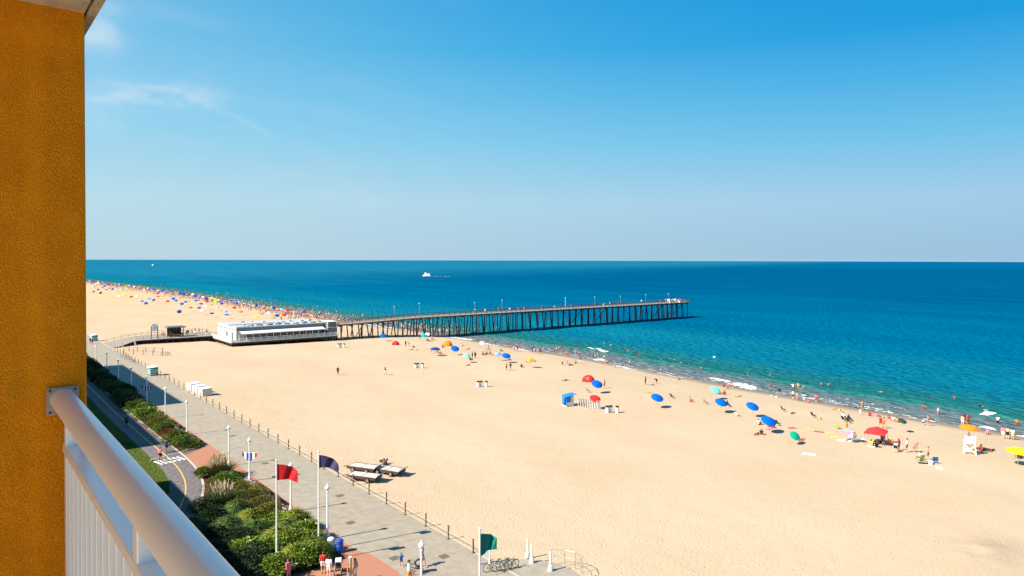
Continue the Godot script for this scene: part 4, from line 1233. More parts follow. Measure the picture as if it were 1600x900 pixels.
func boardwalk_things() -> void:
	var l0 := lamp_post()
	var ls := [40.94, 56.3, 64.6, 76.4, 83.6, 102.2, 114.6, 127.5, 140.3, 152.8, 165.6, 180.0]
	var ln := ["white globe lamp nearest the camera, beside the person in the tan dress", "white globe lamp beside the white and blue barrels", "white globe lamp showing behind the red flag", "white globe lamp with pennants at the end of the low wall", "white globe lamp behind the plume grass by the brick crossing", "white globe lamp just beyond the brick crossing", "white globe lamp at the corner of the building shadow", "white globe lamp with pennants inside the building shadow", "first white lamp beyond the shaded pennants", "second white lamp beyond the shaded pennants", "third white lamp beyond the shaded pennants", "farthest white lamp near the pier walkway"]
	for k in ls.size():
		if k == 0:
			l0.position = W(24.95, ls[0]); l0.set_meta("label", ln[0])
		else: copy(l0, W(24.95, ls[k]), 0.0, ln[k])
	for s in [76.4, 127.5]:
		var o := thing("pennant_banner", "blue, white and red pennants hung on the " + ("nearer sunlit lamp" if s < 100 else "lamp in the building shadow"), "banner", W(24.95, s, 3.1), 0.0, "pennants on the lamp posts")
		for side in [-1.0, 1.0]:
			for k in 3:
				var m := MB.new()
				var x0: float = 0.10 + k * 0.27
				var d: Vector3 = Vector3(0.62, 0, 0.78) * side
				var y1: float = -0.95 + 0.20 * k
				var th := Vector3(0.78, 0, -0.62) * 0.006
				for z in [-1.0, 1.0]:
					m.flat(d * x0 + th * z, d * (x0 + 0.265) + Vector3(0, 0.05, 0) + th * z, d * (x0 + 0.265) + Vector3(0, y1 + 0.2, 0) + th * z, d * x0 + Vector3(0, y1, 0) + th * z, th * z)
				var c: Material = [M.blue_plastic, M.white_paint, M.flag_red][k] if side > 0.0 else [M.blue_plastic, M.white_paint, M.flag_navy][k]
				obj("pennant", m, c, o)
			var b := MB.new()
			b.tube(Vector3.ZERO, Vector3(0.62, 0.06, 0.78) * side * 0.95, 0.015, 0.012); obj("arm", b, M.white_paint, o)
	flag_pole(19.35, 53.0, 8.5, M.flag_red, Vector3(0.86, 0, 0.50).normalized(), Vector2(1.55, 1.25), 0.55, "white flag pole flying a red flag at the edge of the shrub bed")
	flag_pole(23.35, 54.4, 8.2, M.flag_navy, Vector3(0.86, 0, 0.50).normalized(), Vector2(1.55, 1.05), 0.75, "white flag pole flying a dark navy flag beside the shrub bed")
	flag_pole(24.0, 32.85, 8.2, M.flag_teal, Vector3(0.95, 0, 0.25).normalized(), Vector2(0.98, 1.35), 0.35, "white flag pole flying a teal flag in front of the parked bicycles")
	flag_pole(60.6, 225.4, 6.0, null, Vector3.RIGHT, Vector2.ONE, 0.0, "thin bare white pole on the pier walkway beside the restaurant")
	# fence along the sand
	var f := thing("boardwalk_fence", "bronze posts with thin tan rails between boardwalk and sand", "fence", W(33.15, 46.3))
	var m := MB.new()
	m.box(Vector3(0, 0.012, 0), Vector3(0.26, 0.024, 0.26)); m.bbox(Vector3(0, 0.50, 0), Vector3(0.11, 1.0, 0.11), 0.012); m.bbox(Vector3(0, 1.02, 0), Vector3(0.07, 0.05, 0.07), 0.005); m.bbox(Vector3(0, 1.11, 0), Vector3(0.13, 0.14, 0.13), 0.025)
	var pm := m.mesh()
	for k in range(0, 45):
		var p := obj("post", pm, M.post_bronze, f)
		p.position = Vector3(0, 0, -3.66 * k)
	for y in [0.16, 0.62]:
		m = MB.new(); m.tube(Vector3(0, y, 0), Vector3(0, y, -3.66 * 44), 0.022, 0.022, 8); obj("rail", m, M.rail_tan, f)
	barrel(24.2, 53.9, M.white_plastic, M.white_plastic, "white trash barrel at the foot of the lamp, behind the blue one")
	barrel(24.65, 53.2, M.blue_plastic, M.blue_plastic, "blue trash barrel in front of the white one by the lamp")
	var o := thing("plaza_post", "short pale post on the brick plaza between two people", "post", W(22.9, 47.6))
	m = MB.new(); m.bbox(Vector3(0, 0.95, 0), Vector3(0.16, 1.9, 0.16), 0.02); obj("shaft", m, M.rail_tan, o)
	m = MB.new(); m.bbox(Vector3(0, 1.94, 0), Vector3(0.22, 0.08, 0.22), 0.02); obj("cap", m, M.white_paint, o)
	stroller(27.6, 45.9, 60, "dark stroller pushed by the man in orange shorts")
	stroller(22.9, 49.7, 150, "dark stroller with a white hood on the brick plaza")
	# bicycles
	var bl := ["bicycle leaning in the rack nearest the flag pole", "bicycle in the middle of the rack below the teal flag", "bicycle at the seaward end of the rack"]
	for k in 3: bicycle(W(32.35 + k * 0.62, 42.5 - k * 0.25), 1.15 + 0.2 * k, [M.rubber, M.steel, M.rubber][k], bl[k], "bicycles in the rack")
	o = thing("bicycle_rack", "low grey hoop rack holding three bicycles", "bike rack", W(33.1, 42.5))
	for k in 3:
		m = MB.new(); m.path([Vector3(-0.9 + k * 0.75, 0, 0.55), Vector3(-0.9 + k * 0.75, 0.7, 0.45), Vector3(-0.9 + k * 0.75, 0.7, -0.25), Vector3(-0.9 + k * 0.75, 0, -0.35)], 0.024, 8); obj("hoop", m, M.steel, o)
	var fb := ["first parked bicycle at the far fence beyond the teal stall", "second parked bicycle at the far fence beyond the teal stall", "third parked bicycle at the far fence beyond the teal stall", "fourth parked bicycle at the far fence beyond the teal stall", "bicycle leaning at the end of the sand path rails", "second bicycle at the end of the sand path rails"]
	var fp := [[32.6, 180.0], [32.6, 183.5], [32.6, 187.0], [32.6, 192.0], [41.6, 192.6], [42.4, 191.4]]
	for k in 6: bicycle(W(fp[k][0], fp[k][1], 0.0 if k < 4 else sand_y(fp[k][0], fp[k][1])), 0.4 * k + 0.3, M.rubber, fb[k], "bicycles parked far along the fence")
	var cyc := [[19.05, 90.3, 2.9, "bicycle ridden towards the zebra crossing by the rider in pink", "cyclist in a pink top riding onto the zebra crossing", "p", "k"], [20.55, 94.0, 2.95, "bicycle of the rider in dark blue behind the pink one", "cyclist in dark blue riding behind the pink one", "d", "d"], [19.2, 111.6, 3.05, "bicycle in the shade of the hotel on the bike path", "cyclist in dark clothes in the shade on the bike path", "d", "k"]]
	for c in cyc:
		bicycle(W(c[0], c[1], 0.04), c[2], M.rubber, c[3], "bicycles on the bike path")
		var p := person(c[0], c[1], "ride", rad_to_deg(c[2]), 1, c[5], c[6], 1.0, c[4], "cyclists on the bike path")
		p.position.y = 0.04
	# sign board, bollards, hand rails of the steps
	o = thing("sign_board", "pale cyan notice board on two white posts below the teal flag", "sign", W(32.65, 44.0))
	for x in [-0.34, 0.34]:
		m = MB.new(); m.lathe([Vector2(0.12, 0), Vector2(0.10, 0.2), Vector2(0.055, 0.3), Vector2(0.05, 2.1), Vector2(0.005, 2.14)], Vector3(x, 0, x * 0.55), 10); obj("post", m, M.white_paint, o)
	m = MB.new(); m.box(Vector3(0, 1.35, 0), Vector3(0.64, 1.25, 0.03), Basis(Vector3.UP, -0.50)); obj("panel", m, mat("panel_cyan", lin(0.45, 0.70, 0.76), 0.4), o)
	for k in 3:
		o = thing("bollard", ["tall white bollard at the landward side of the steps", "short stout white bollard at the top of the steps", "white bollard at the rail beside the steps"][k], "bollard", W([36.1, 35.7, 35.9][k], [42.9, 41.9, 39.9][k]), 0.0, "white bollards around the steps")
		m = MB.new(); m.lathe([Vector2(0.20, 0), Vector2(0.20, 0.12), Vector2(0.15, 0.42), Vector2(0.08, 0.5), Vector2(0.065, 1.35), Vector2(0.08, 1.38), Vector2(0.06, 1.46), Vector2(0.005, 1.5)], Vector3.ZERO, 14); obj("post", m, M.white_paint, o)
	o = thing("step_railing", "thin grey hand rail around the steps to the sand", "railing", W(36.8, 39.2))
	var hp := []
	for k in 5: hp.append(Vector3(1.1 * sin(PI * k / 4.0 * 0.9), 0, -(1.6 - 3.2 * k / 4.0)))
	for k in 4:
		m = MB.new(); m.tube(hp[k] + Vector3(0, 1.15, 0), hp[k + 1] + Vector3(0, 1.15, 0), 0.022, 0.022); m.tube(hp[k] + Vector3(0, 0.6, 0), hp[k + 1] + Vector3(0, 0.6, 0), 0.015, 0.015); obj("rail", m, M.steel, o)
	for k in 5:
		m = MB.new(); m.tube(hp[k] + Vector3(0, -0.3, 0), hp[k] + Vector3(0, 1.15, 0), 0.022, 0.022); obj("post", m, M.steel, o)
	o = thing("curved_steps", "curved dark edged steps going down to the sand", "steps", W(34.0, 37.2))
	for k in 5:
		m = MB.new()
		var arc := []
		for q in 11: arc.append(Vector2(sin(PI * q / 20.0) * (3.0 + 0.34 * k), -cos(PI * q / 20.0) * (2.3 + 0.28 * k) + 2.3))
		for q in range(10, -1, -1): arc.append(Vector2(sin(PI * q / 20.0) * (2.7 + 0.34 * k), -cos(PI * q / 20.0) * (2.0 + 0.28 * k) + 2.3))
		m.poly(arc, -0.6, 0.05 - 0.07 * k); obj("step", m, M.post_bronze if k % 2 == 0 else M.kerb, o)
	# stalls and boxes
	stall(32.3, 159.0, "teal stall with white diagonal stripes standing at the fence")
	stall(32.4, 236.5, "far teal stall with white stripes at the end of the boardwalk")
	for k in 3:
		var at := W(34.45 + k * 0.12, 136.6 - k * 3.2)
		o = thing("storage_box", ["farthest of three white slatted storage boxes at the fence", "middle of three white slatted storage boxes at the fence", "nearest of three white slatted storage boxes at the fence"][k], "box", at, 0.12, "white storage boxes at the fence")
		m = MB.new(); m.bbox(Vector3(0.1, 0.60, 0), Vector3(1.75, 1.20, 2.0), 0.03); obj("body", m, M.white_plastic, o)
		m = MB.new(); m.bbox(Vector3(0.1, 1.24, 0), Vector3(1.85, 0.09, 2.1), 0.02); obj("lid", m, M.white_plastic, o)
		for q in 7:
			m = MB.new(); m.box(Vector3(0.1, 0.14 + q * 0.155, 1.01), Vector3(1.62, 0.10, 0.04)); obj("slat", m, M.steel, o)
	# low trailers beside the fence
	trailer(36.5, 72.4, -1.05, "pale topped low trailer on the sand behind the other, with wheels")
	trailer(35.0, 69.3, -1.02, "pale topped low trailer close to the fence posts")
	o = thing("dark_bundle", "dark round bundle on the sand behind the low trailers", "bundle", W(39.6, 73.4, sand_y(39.6, 73.4)))
	m = MB.new()
	for k in 9: m.ball(Vector3(rng.randf_range(-0.5, 0.5), 0.16 + 0.16 * (k % 3), rng.randf_range(-0.3, 0.3)), rng.randf_range(0.16, 0.26), 8)
	obj("folded_canvas", m, M.post_bronze, o).set_meta("kind", "stuff")
	trailer(38.3, 69.9, -1.12, "pale topped low trailer standing farthest from the fence")
	# posts of the sand path
	o = thing("sand_path_railing", "thin post and rail fence along a path onto the sand", "fence", W(33.8, 201.0, -0.1))
	for q in [[0.2, 0.6, 7.2, 10.0], [2.1, -3.5, 8.5, 4.0]]:
		for k in 5:
			m = MB.new(); var x: float = lerpf(q[0], q[2], k / 4.0); var z: float = lerpf(q[1], q[3], k / 4.0)
			m.box(Vector3(x, 0.5, z), Vector3(0.12, 1.5, 0.12)); obj("post", m, M.post_bronze, o)
		m = MB.new(); m.tube(Vector3(q[0], 1.0, q[1]), Vector3(q[2], 1.0, q[3]), 0.03, 0.03); obj("rail", m, M.post_bronze, o)

func stroller(t: float, s: float, turn: float, label: String) -> void:
	var o := thing("stroller", label, "stroller", W(t, s), deg_to_rad(turn))
	var m := MB.new()
	for x in [-0.24, 0.24]:
		m.path([Vector3(x, 1.02, -0.42), Vector3(x, 0.62, 0.0), Vector3(x, 0.13, 0.40)], 0.014); m.path([Vector3(x, 0.62, 0.0), Vector3(x, 0.13, -0.32)], 0.014)
	m.tube(Vector3(-0.24, 1.02, -0.42), Vector3(0.24, 1.02, -0.42), 0.016, 0.016); obj("frame", m, M.steel, o)
	m = MB.new(); m.bbox(Vector3(0, 0.48, 0.10), Vector3(0.40, 0.16, 0.46), 0.03); m.box(Vector3(0, 0.72, -0.12), Vector3(0.40, 0.45, 0.05), Basis(Vector3.RIGHT, -0.4)); obj("seat", m, M.rubber, o)
	m = MB.new()
	for k in 6: m.flat(Vector3(-0.22, 0.78 + 0.30 * sin(PI * k / 8.0), -0.16 + 0.36 * (1 - cos(PI * k / 8.0))), Vector3(0.22, 0.78 + 0.30 * sin(PI * k / 8.0), -0.16 + 0.36 * (1 - cos(PI * k / 8.0))), Vector3(0.22, 0.78 + 0.30 * sin(PI * (k + 1) / 8.0), -0.16 + 0.36 * (1 - cos(PI * (k + 1) / 8.0))), Vector3(-0.22, 0.78 + 0.30 * sin(PI * (k + 1) / 8.0), -0.16 + 0.36 * (1 - cos(PI * (k + 1) / 8.0))))
	obj("hood", m, M.white_plastic if label.contains("white hood") else M.rubber, o)
	for x in [-0.27, 0.27]:
		for z in [0.40, -0.32]:
			m = MB.new(); m.ring(Vector3(x, 0.13, z), Vector3.RIGHT, 0.11, 0.022, 14); m.tube(Vector3(x, 0.13, z), Vector3(x * 0.88, 0.13, z), 0.03, 0.02); obj("wheel", m, M.rubber, o)

func stall(t: float, s: float, label: String) -> void:
	var o := thing("striped_stall", label, "stall", W(t, s), 0.1, "teal striped stalls")
	var m := MB.new(); m.bbox(Vector3(0, 0.95, 0), Vector3(1.5, 1.5, 1.7), 0.05); obj("body", m, M.teal_paint, o)
	m = MB.new(); m.lathe([Vector2(1.15, 1.70), Vector2(1.12, 1.76), Vector2(0.6, 1.98), Vector2(0.02, 2.06)], Vector3.ZERO, 14); obj("roof", m, mat("stall_roof", lin(0.55, 0.75, 0.70), 0.6), o)
	for k in 3:
		m = MB.new()
		m.bar(Vector3(-0.72, 0.35 + k * 0.48, 0.853), Vector3(0.30 + 0.2 * k, 0.25 + 0.36 * k, 0.853) + Vector3(0, 0.0, 0), 0.01, 0.13, Vector3.UP)
		m.bar(Vector3(-0.753, 0.35 + k * 0.48, 0.8), Vector3(-0.753, 0.60 + k * 0.44, -0.8), 0.01, 0.13); obj("stripe", m, M.white_paint, o)
	for x in [-0.6, 0.6]:
		for z in [-0.7, 0.7]:
			m = MB.new(); m.ring(Vector3(x, 0.13, z), Vector3.RIGHT, 0.10, 0.03, 12); m.tube(Vector3(x - 0.05, 0.13, z), Vector3(x + 0.05, 0.13, z), 0.09, 0.09, 10); obj("wheel", m, M.rubber, o)

func trailer(t: float, s: float, turn: float, label: String) -> void:
	var o := thing("beach_trailer", label, "trailer", W(t, s, sand_y(t, s)), turn + PI / 2, "low trailers beside the fence")
	var m := MB.new()
	for k in 9: m.box(Vector3(-0.72 + k * 0.18, 0.56, 0), Vector3(0.165, 0.045, 3.5))
	m.box(Vector3(0, 0.72, 1.90), Vector3(1.6, 0.045, 0.5), Basis(Vector3.RIGHT, -0.75))
	obj("deck", m, M.pale_deck, o)
	m = MB.new()
	for x in [-0.78, 0.78]: m.box(Vector3(x, 0.47, 0), Vector3(0.07, 0.30, 3.5))
	for z in [-1.72, 0, 1.72]: m.box(Vector3(0, 0.45, z), Vector3(1.48, 0.28, 0.07))
	m.bar(Vector3(0, 0.45, -1.75), Vector3(0, 0.25, -2.7), 0.09, 0.09)
	obj("frame", m, M.dark_timber, o)
	for x in [-0.92, 0.92]:
		for z in [-0.9, 0.9]:
			m = MB.new(); m.ring(Vector3(x, 0.30, z), Vector3.RIGHT, 0.22, 0.085, 18); var w := obj("wheel", m, M.rubber, o)
			m = MB.new(); m.tube(Vector3(x - 0.05, 0.30, z), Vector3(x + 0.05, 0.30, z), 0.15, 0.15, 12); obj("rim", m, M.steel, w)

# ---------- the pier ----------
func pier() -> void:
	var top := func(t: float) -> float: return lerpf(3.75, 4.5, smoothstep(93, 128, t))
	var at := W(182, 207.5, 0)
	var o := thing("fishing_pier", "long timber fishing pier on dark leaning pilings reaching into the sea", "pier", at)
	var P := func(t: float, s: float, y: float) -> Vector3: return W(t, s, y) - at
	var d := MB.new(); var fa := MB.new(); var rl := MB.new(); var bm := MB.new()
	var t := 92.0
	while t < 271.5:
		var t1 := minf(t + 2.3, 271.6)
		var y0: float = top.call(t); var y1: float = top.call(t1)
		for k in 9: d.bar(P.call(lerpf(t, t1, (k + 0.5) / 9.0), 203.9, lerpf(y0, y1, (k + 0.5) / 9.0) - 0.04), P.call(lerpf(t, t1, (k + 0.5) / 9.0), 211.1, lerpf(y0, y1, (k + 0.5) / 9.0) - 0.04), 0.24, 0.07)
		for s in [204.0, 207.5, 211.0]: fa.bar(P.call(t, s, y0 - 0.29), P.call(t1, s, y1 - 0.29), 0.16, 0.42)
		for s in [203.95, 211.05]:
			rl.box(P.call(t, s, y0 + 0.5), Vector3(0.10, 1.06, 0.10))
			for h in [1.06, 0.72, 0.40]: rl.bar(P.call(t, s, y0 + h), P.call(t1, s, y1 + h), 0.06 if h < 1 else 0.17, 0.13 if h < 1 else 0.05)
		t = t1
	rl.bar(P.call(271.6, 203.95, 5.5), P.call(271.6, 211.05, 5.5), 0.14, 0.05); rl.bar(P.call(271.6, 203.95, 5.1), P.call(271.6, 211.05, 5.1), 0.06, 0.13)
	obj("deck", d, M.pier_deck, o).set_meta("kind", "stuff")
	obj("beams", fa, M.pier_timber, o)
	obj("railing", rl, M.pier_timber, o).set_meta("kind", "stuff")
	t = 95.0
	var pr := RandomNumberGenerator.new()
	pr.seed = 77
	while t < 271.5:
		var y: float = top.call(t) - 0.5
		var tt := t
		var cap := MB.new(); cap.box(P.call(tt, 207.5, y - 0.17), Vector3(0.34, 0.34, 7.6)); obj("cap_beam", cap, M.pile, o)
		for k in 3:
			var s: float = [204.2, 207.5, 210.8][k] + pr.randf_range(-0.25, 0.25)
			var lean := Vector3(pr.randf_range(-0.75, 0.75), 0, [0.9, 0.0, -0.9][k] + pr.randf_range(-0.3, 0.3))
			var m := MB.new()
			var foot: Vector3 = P.call(tt, s, ground(tt, s) - 0.4)
			m.tube(foot + lean, P.call(tt + pr.randf_range(-0.1, 0.1), s, y - 0.2), pr.randf_range(0.19, 0.24), 0.17, 8)
			obj("piling", m, M.pile, o)
		if pr.randf() < 0.1:
			var br := MB.new()
			br.bar(P.call(tt, 204.3, y - 0.4), P.call(tt, 210.7, -2.4), 0.10, 0.24); obj("brace", br, M.pile, o)
		t += pr.randf_range(3.1, 4.3)
	# lamps on the pier
	var lt := [[93.8, 6.6], [115.0, 8.3], [127.3, 8.7], [148.0, 8.4], [164.0, 8.5], [193.0, 8.8], [214.3, 8.3], [225.6, 8.4], [247.3, 8.2], [258.0, 8.6]]
	for k in lt.size():
		var y: float = top.call(lt[k][0])
		var l := thing("pier_lamp", ["first", "second", "third", "fourth", "fifth", "sixth", "seventh", "eighth", "ninth", "last"][k] + " thin lamp pole on the pier, counted from the restaurant", "lamp", W(lt[k][0], 206.0 if k % 2 else 210.4, y), 0.0, "lamp poles on the pier")
		var m := MB.new(); m.tube(Vector3.ZERO, Vector3(0, lt[k][1] - y, 0), 0.06, 0.045, 8); obj("pole", m, M.steel if k != 5 else M.white_paint, l)
		m = MB.new(); m.lathe([Vector2(0.02, 0.0), Vector2(0.22, 0.05), Vector2(0.20, 0.16), Vector2(0.02, 0.22)], Vector3(0, lt[k][1] - y, 0), 10); obj("lamp_head", m, M.globe, l)
	# people leaning on its rails
	var pz := RandomNumberGenerator.new(); pz.seed = 5
	var poses := ["stand", "stand", "walk", "bend"]
	for k in 34:
		var pt := pz.randf_range(120, 262) if k < 19 else pz.randf_range(257, 271)
		var q := thing("person", "tiny person standing on the pier deck" if k < 19 else "tiny person fishing among the group at the end of the pier", "person", W(pt, pz.randf_range(204.5, 210.6), top.call(pt)), pz.randf() * TAU, "people on the pier" if k < 19 else "people at the pier end")
		figure(q, poses[pz.randi() % 4], pz.randi() % 3, ["w", "w", "w", "r", "k", "d", "l"][pz.randi() % 7], ["w", "k", "d", "t"][pz.randi() % 4], k % 3, true)
	for k in 4:
		var c := obj("bait_box", MB.new(), M.white_plastic)
		var m := MB.new(); m.bbox(Vector3(0, 0.3, 0), Vector3(1.1, 0.6, 0.8), 0.04); m.bbox(Vector3(0, 0.64, 0), Vector3(1.16, 0.08, 0.86), 0.02); c.mesh = m.mesh()
		c.position = W(258.5 + k * 3.6, 205.3 + (k % 2) * 3.8, 4.5)
		tag(c, "small white box on the deck at the pier end", "box", "white boxes at the pier end")

func restaurant() -> void:
	var at := W(77, 212, 0)
	var o := thing("pier_restaurant", "low white restaurant on stilts with white awning and grey fascia at the pier foot", "building", at)
	var P := func(t: float, s: float, y: float) -> Vector3: return W(t, s, y) - at
	var m := MB.new(); m.box(P.call(77.5, 212.9, 0.42), Vector3(32.2, 0.26, 19.8)); obj("deck", m, M.pier_deck, o)
	m = MB.new(); m.box(P.call(77.5, 203.0, 0.50), Vector3(32.3, 0.14, 0.10)); m.box(P.call(61.35, 212.9, 0.50), Vector3(0.1, 0.14, 19.9)); obj("deck_edge", m, M.white_paint, o)
	m = MB.new(); m.box(P.call(77.5, 203.12, 0.14), Vector3(32.0, 0.5, 0.12)); m.box(P.call(61.5, 212.9, 0.14), Vector3(0.12, 0.5, 19.6)); obj("rim_beam", m, M.dark_timber, o)  # dark beam added to thicken the shade below the deck edge
	for q in 5:
		for k in 11:
			m = MB.new(); var t := 62.2 + k * 3.05; var s := 203.6 + q * 4.6
			m.tube(P.call(t, s, ground(t, s) - 0.9), P.call(t, s, 0.30), 0.17, 0.17, 8); obj("piling", m, M.pile, o)
	for k in 8:
		m = MB.new(); m.bar(P.call(62.2 + k * 4.3, 203.5, ground(62.2 + k * 4.3, 203) + 0.1), P.call(62.2 + k * 4.3, 222.0, 0.1), 0.1, 0.2); obj("brace", m, M.dark_timber, o)
	# walls of the dining room and their openings
	m = MB.new()
	m.box(P.call(63.75, 215.0, 2.4), Vector3(0.25, 3.7, 18.0)); m.box(P.call(77.0, 206.1, 0.68), Vector3(26.4, 0.28, 0.22)); m.box(P.call(65.0, 206.1, 2.4), Vector3(2.3, 3.7, 0.24)); m.box(P.call(77.0, 223.9, 2.4), Vector3(26.4, 3.7, 0.25))
	obj("wall", m, M.building_white, o)
	m = MB.new(); m.box(P.call(77.3, 206.6, 2.05), Vector3(25.2, 2.6, 0.08)); obj("window", m, M.window_glass, o)
	for k in 13:
		m = MB.new(); m.box(P.call(66.2 + k * 1.95, 206.4, 2.05), Vector3(0.10, 2.5, 0.12)); obj("mullion", m, M.white_paint, o)
	m = MB.new(); m.box(P.call(63.58, 214.4, 2.0), Vector3(0.06, 1.4, 1.4)); var wi := obj("window", m, M.window_glass, o)
	m = MB.new()
	for z in [-0.76, 0.76]: m.box(P.call(63.55, 214.4 + z, 2.0), Vector3(0.12, 1.6, 0.12))
	for y in [-0.76, 0.76]: m.box(P.call(63.55, 214.4, 2.0 + y), Vector3(0.12, 0.12, 1.5))
	obj("frame", m, M.white_paint, wi)
	m = MB.new(); m.box(P.call(63.52, 209.4, 1.75), Vector3(0.10, 2.1, 1.0)); obj("door", m, M.fascia_grey, o)
	m = MB.new(); m.box(P.call(77.4, 206.0, 3.75), Vector3(27.2, 1.0, 0.30)); obj("fascia", m, M.fascia_grey, o)
	m = MB.new(); m.box(P.call(63.52, 215.2, 3.72), Vector3(0.10, 0.12, 18.2)); obj("eave_line", m, M.fascia_grey, o)
	# sloping awning in strips, with posts
	for k in 8:
		m = MB.new()
		m.bar(P.call(65.9 + k * 3.16, 205.85, 3.28), P.call(65.9 + k * 3.16, 203.15, 2.74), 3.14, 0.05); m.box(P.call(65.9 + k * 3.16, 203.13, 2.64), Vector3(3.14, 0.18, 0.04)); obj("awning", m, M.awning_white, o)
	for k in 14:
		m = MB.new(); m.box(P.call(63.6 + k * 1.98, 203.35, 1.62), Vector3(0.11, 2.14, 0.11)); obj("porch_post", m, M.white_paint, o)
	for k in 9:
		var tb := thing("porch_table", "small pale table on the restaurant porch behind the railing", "table", W(66.5 + k * 2.6, 204.6, 0.55), 0.0, "tables on the restaurant porch")
		m = MB.new(); m.box(Vector3(0, 0.74, 0), Vector3(0.9, 0.05, 0.9)); obj("tabletop", m, M.pale_deck, tb)
		m = MB.new(); m.tube(Vector3(0, 0, 0), Vector3(0, 0.72, 0), 0.05, 0.05); obj("leg", m, M.steel, tb)
	# porch railing
	for k in 16:
		m = MB.new(); m.box(P.call(61.5 + k * 2.1, 203.05, 1.0), Vector3(0.12, 1.25, 0.12)); obj("rail_post", m, M.white_paint, o)
	for k in 9:
		m = MB.new(); m.box(P.call(61.4, 203.05 + k * 2.4, 1.0), Vector3(0.12, 1.25, 0.12)); obj("rail_post", m, M.white_paint, o)
	for y in [0.80, 1.10, 1.50]:
		m = MB.new(); m.box(P.call(77.3, 203.05, y), Vector3(31.8, 0.09, 0.06)); m.box(P.call(61.4, 212.7, y), Vector3(0.06, 0.09, 19.4)); obj("rail", m, M.white_paint, o)
	m = MB.new()
	for k in 110: m.box(P.call(61.6 + k * 0.286, 203.05, 0.98), Vector3(0.035, 1.0, 0.03))
	for k in 66: m.box(P.call(61.4, 203.2 + k * 0.29, 0.98), Vector3(0.03, 1.0, 0.035))
	obj("balusters", m, M.white_paint, o).set_meta("kind", "stuff")
	# roof: a flat white deck with a raised part, vents and coolers
	m = MB.new(); m.box(P.call(77.2, 215.0, 4.33), Vector3(27.4, 0.2, 18.4)); m.box(P.call(72.5, 218.5, 4.53), Vector3(17.5, 0.2, 10.0)); m.box(P.call(65.6, 208.6, 4.50), Vector3(3.6, 0.14, 4.8)); var ro := obj("roof", m, M.roof_white, o)
	for k in 26:
		m = MB.new(); var w := rng.randf_range(0.4, 1.3); m.bbox(Vector3.ZERO, Vector3(w, rng.randf_range(0.2, 0.5), rng.randf_range(0.4, 1.2)), 0.03)
		var v := obj("roof_vent", m, [M.roof_white, M.steel, M.fascia_grey][k % 3], ro)
		v.position = P.call(67.0 + k * 0.9, (207.4 if k % 3 else rng.randf_range(209, 222)) + rng.randf() * 0.8, 4.62 if k % 3 else 4.8)
	# the stair tower at the seaward end
	m = MB.new(); m.box(P.call(92.0, 206.2, 2.6), Vector3(2.8, 4.2, 4.6)); obj("stair_wall", m, M.fascia_grey, o)
	m = MB.new(); m.box(P.call(92.0, 206.2, 4.78), Vector3(3.2, 0.14, 5.0)); m.box(P.call(90.5, 203.75, 3.8), Vector3(0.14, 2.0, 0.14)); m.box(P.call(93.5, 203.75, 3.8), Vector3(0.14, 2.0, 0.14)); m.box(P.call(92.0, 203.75, 3.0), Vector3(3.0, 0.1, 0.1)); obj("stair_trim", m, M.white_paint, o)
	# the walkway from the boardwalk
	at = W(48, 226, 0)
	o = thing("pier_walkway", "wide grey timber walkway on dark pilings from boardwalk to restaurant", "walkway", at)
	P = func(t: float, s: float, y: float) -> Vector3: return W(t, s, y) - at
	var hgt := func(t: float) -> float: return lerpf(0.03, 0.9, smoothstep(33.4, 41.0, t))
	var edge := func(t: float) -> float: return lerpf(214.5, 221.0, smoothstep(33.4, 42.0, t))
	var back := func(t: float) -> float: return lerpf(229.0, 236.6, smoothstep(33.4, 50.0, t))
	m = MB.new()
	var fr := MB.new()
	for k in 100:
		var t0 := 33.5 + k * 0.31
		m.bar(P.call(t0 + 0.15, edge.call(t0), hgt.call(t0) - 0.04), P.call(t0 + 0.15, back.call(t0), hgt.call(t0) - 0.04), 0.29, 0.08)
	obj("deck", m, M.pier_deck, o).set_meta("kind", "stuff")
	for k in 15:
		var t0 := 33.5 + k * 2.07; var t1 := t0 + 2.07
		fr.bar(P.call(t0, edge.call(t0), hgt.call(t0) - 0.2), P.call(t1, edge.call(t1), hgt.call(t1) - 0.2), 0.12, 0.30)
		fr.bar(P.call(t0, back.call(t0), hgt.call(t0) - 0.2), P.call(t1, back.call(t1), hgt.call(t1) - 0.2), 0.12, 0.30)
	obj("edge_beam", fr, M.dark_timber, o)
	for k in 15:
		var t0 := 34.5 + k * 2.0
		for q in 3:
			m = MB.new(); var s: float = lerpf(edge.call(t0) + 0.3, back.call(t0) - 0.3, q / 2.0); m.tube(P.call(t0, s, ground(t0, s) - 0.4), P.call(t0, s, hgt.call(t0) - 0.1), 0.16, 0.16, 8); obj("piling", m, M.dark_timber, o)
		m = MB.new(); m.bar(P.call(t0, edge.call(t0) + 0.2, hgt.call(t0) - 0.35), P.call(t0, back.call(t0) - 0.2, hgt.call(t0) - 0.35), 0.2, 0.25); obj("cap_beam", m, M.dark_timber, o)
		for q in 2:
			m = MB.new(); var e: Callable = edge if q == 0 else back
			if t0 < 40 and q == 0: continue
			m.box(P.call(t0, e.call(t0), hgt.call(t0) + 0.5), Vector3(0.09, 1.1, 0.09)); obj("rail_post", m, M.rail_tan, o)
			m = MB.new(); m.bar(P.call(t0, e.call(t0), hgt.call(t0) + 1.0), P.call(t0 + 2.0, e.call(t0 + 2.0), hgt.call(t0 + 2.0) + 1.0), 0.10, 0.05); m.bar(P.call(t0, e.call(t0), hgt.call(t0) + 0.55), P.call(t0 + 2.0, e.call(t0 + 2.0), hgt.call(t0 + 2.0) + 0.55), 0.04, 0.09); obj("rail", m, M.rail_tan, o)
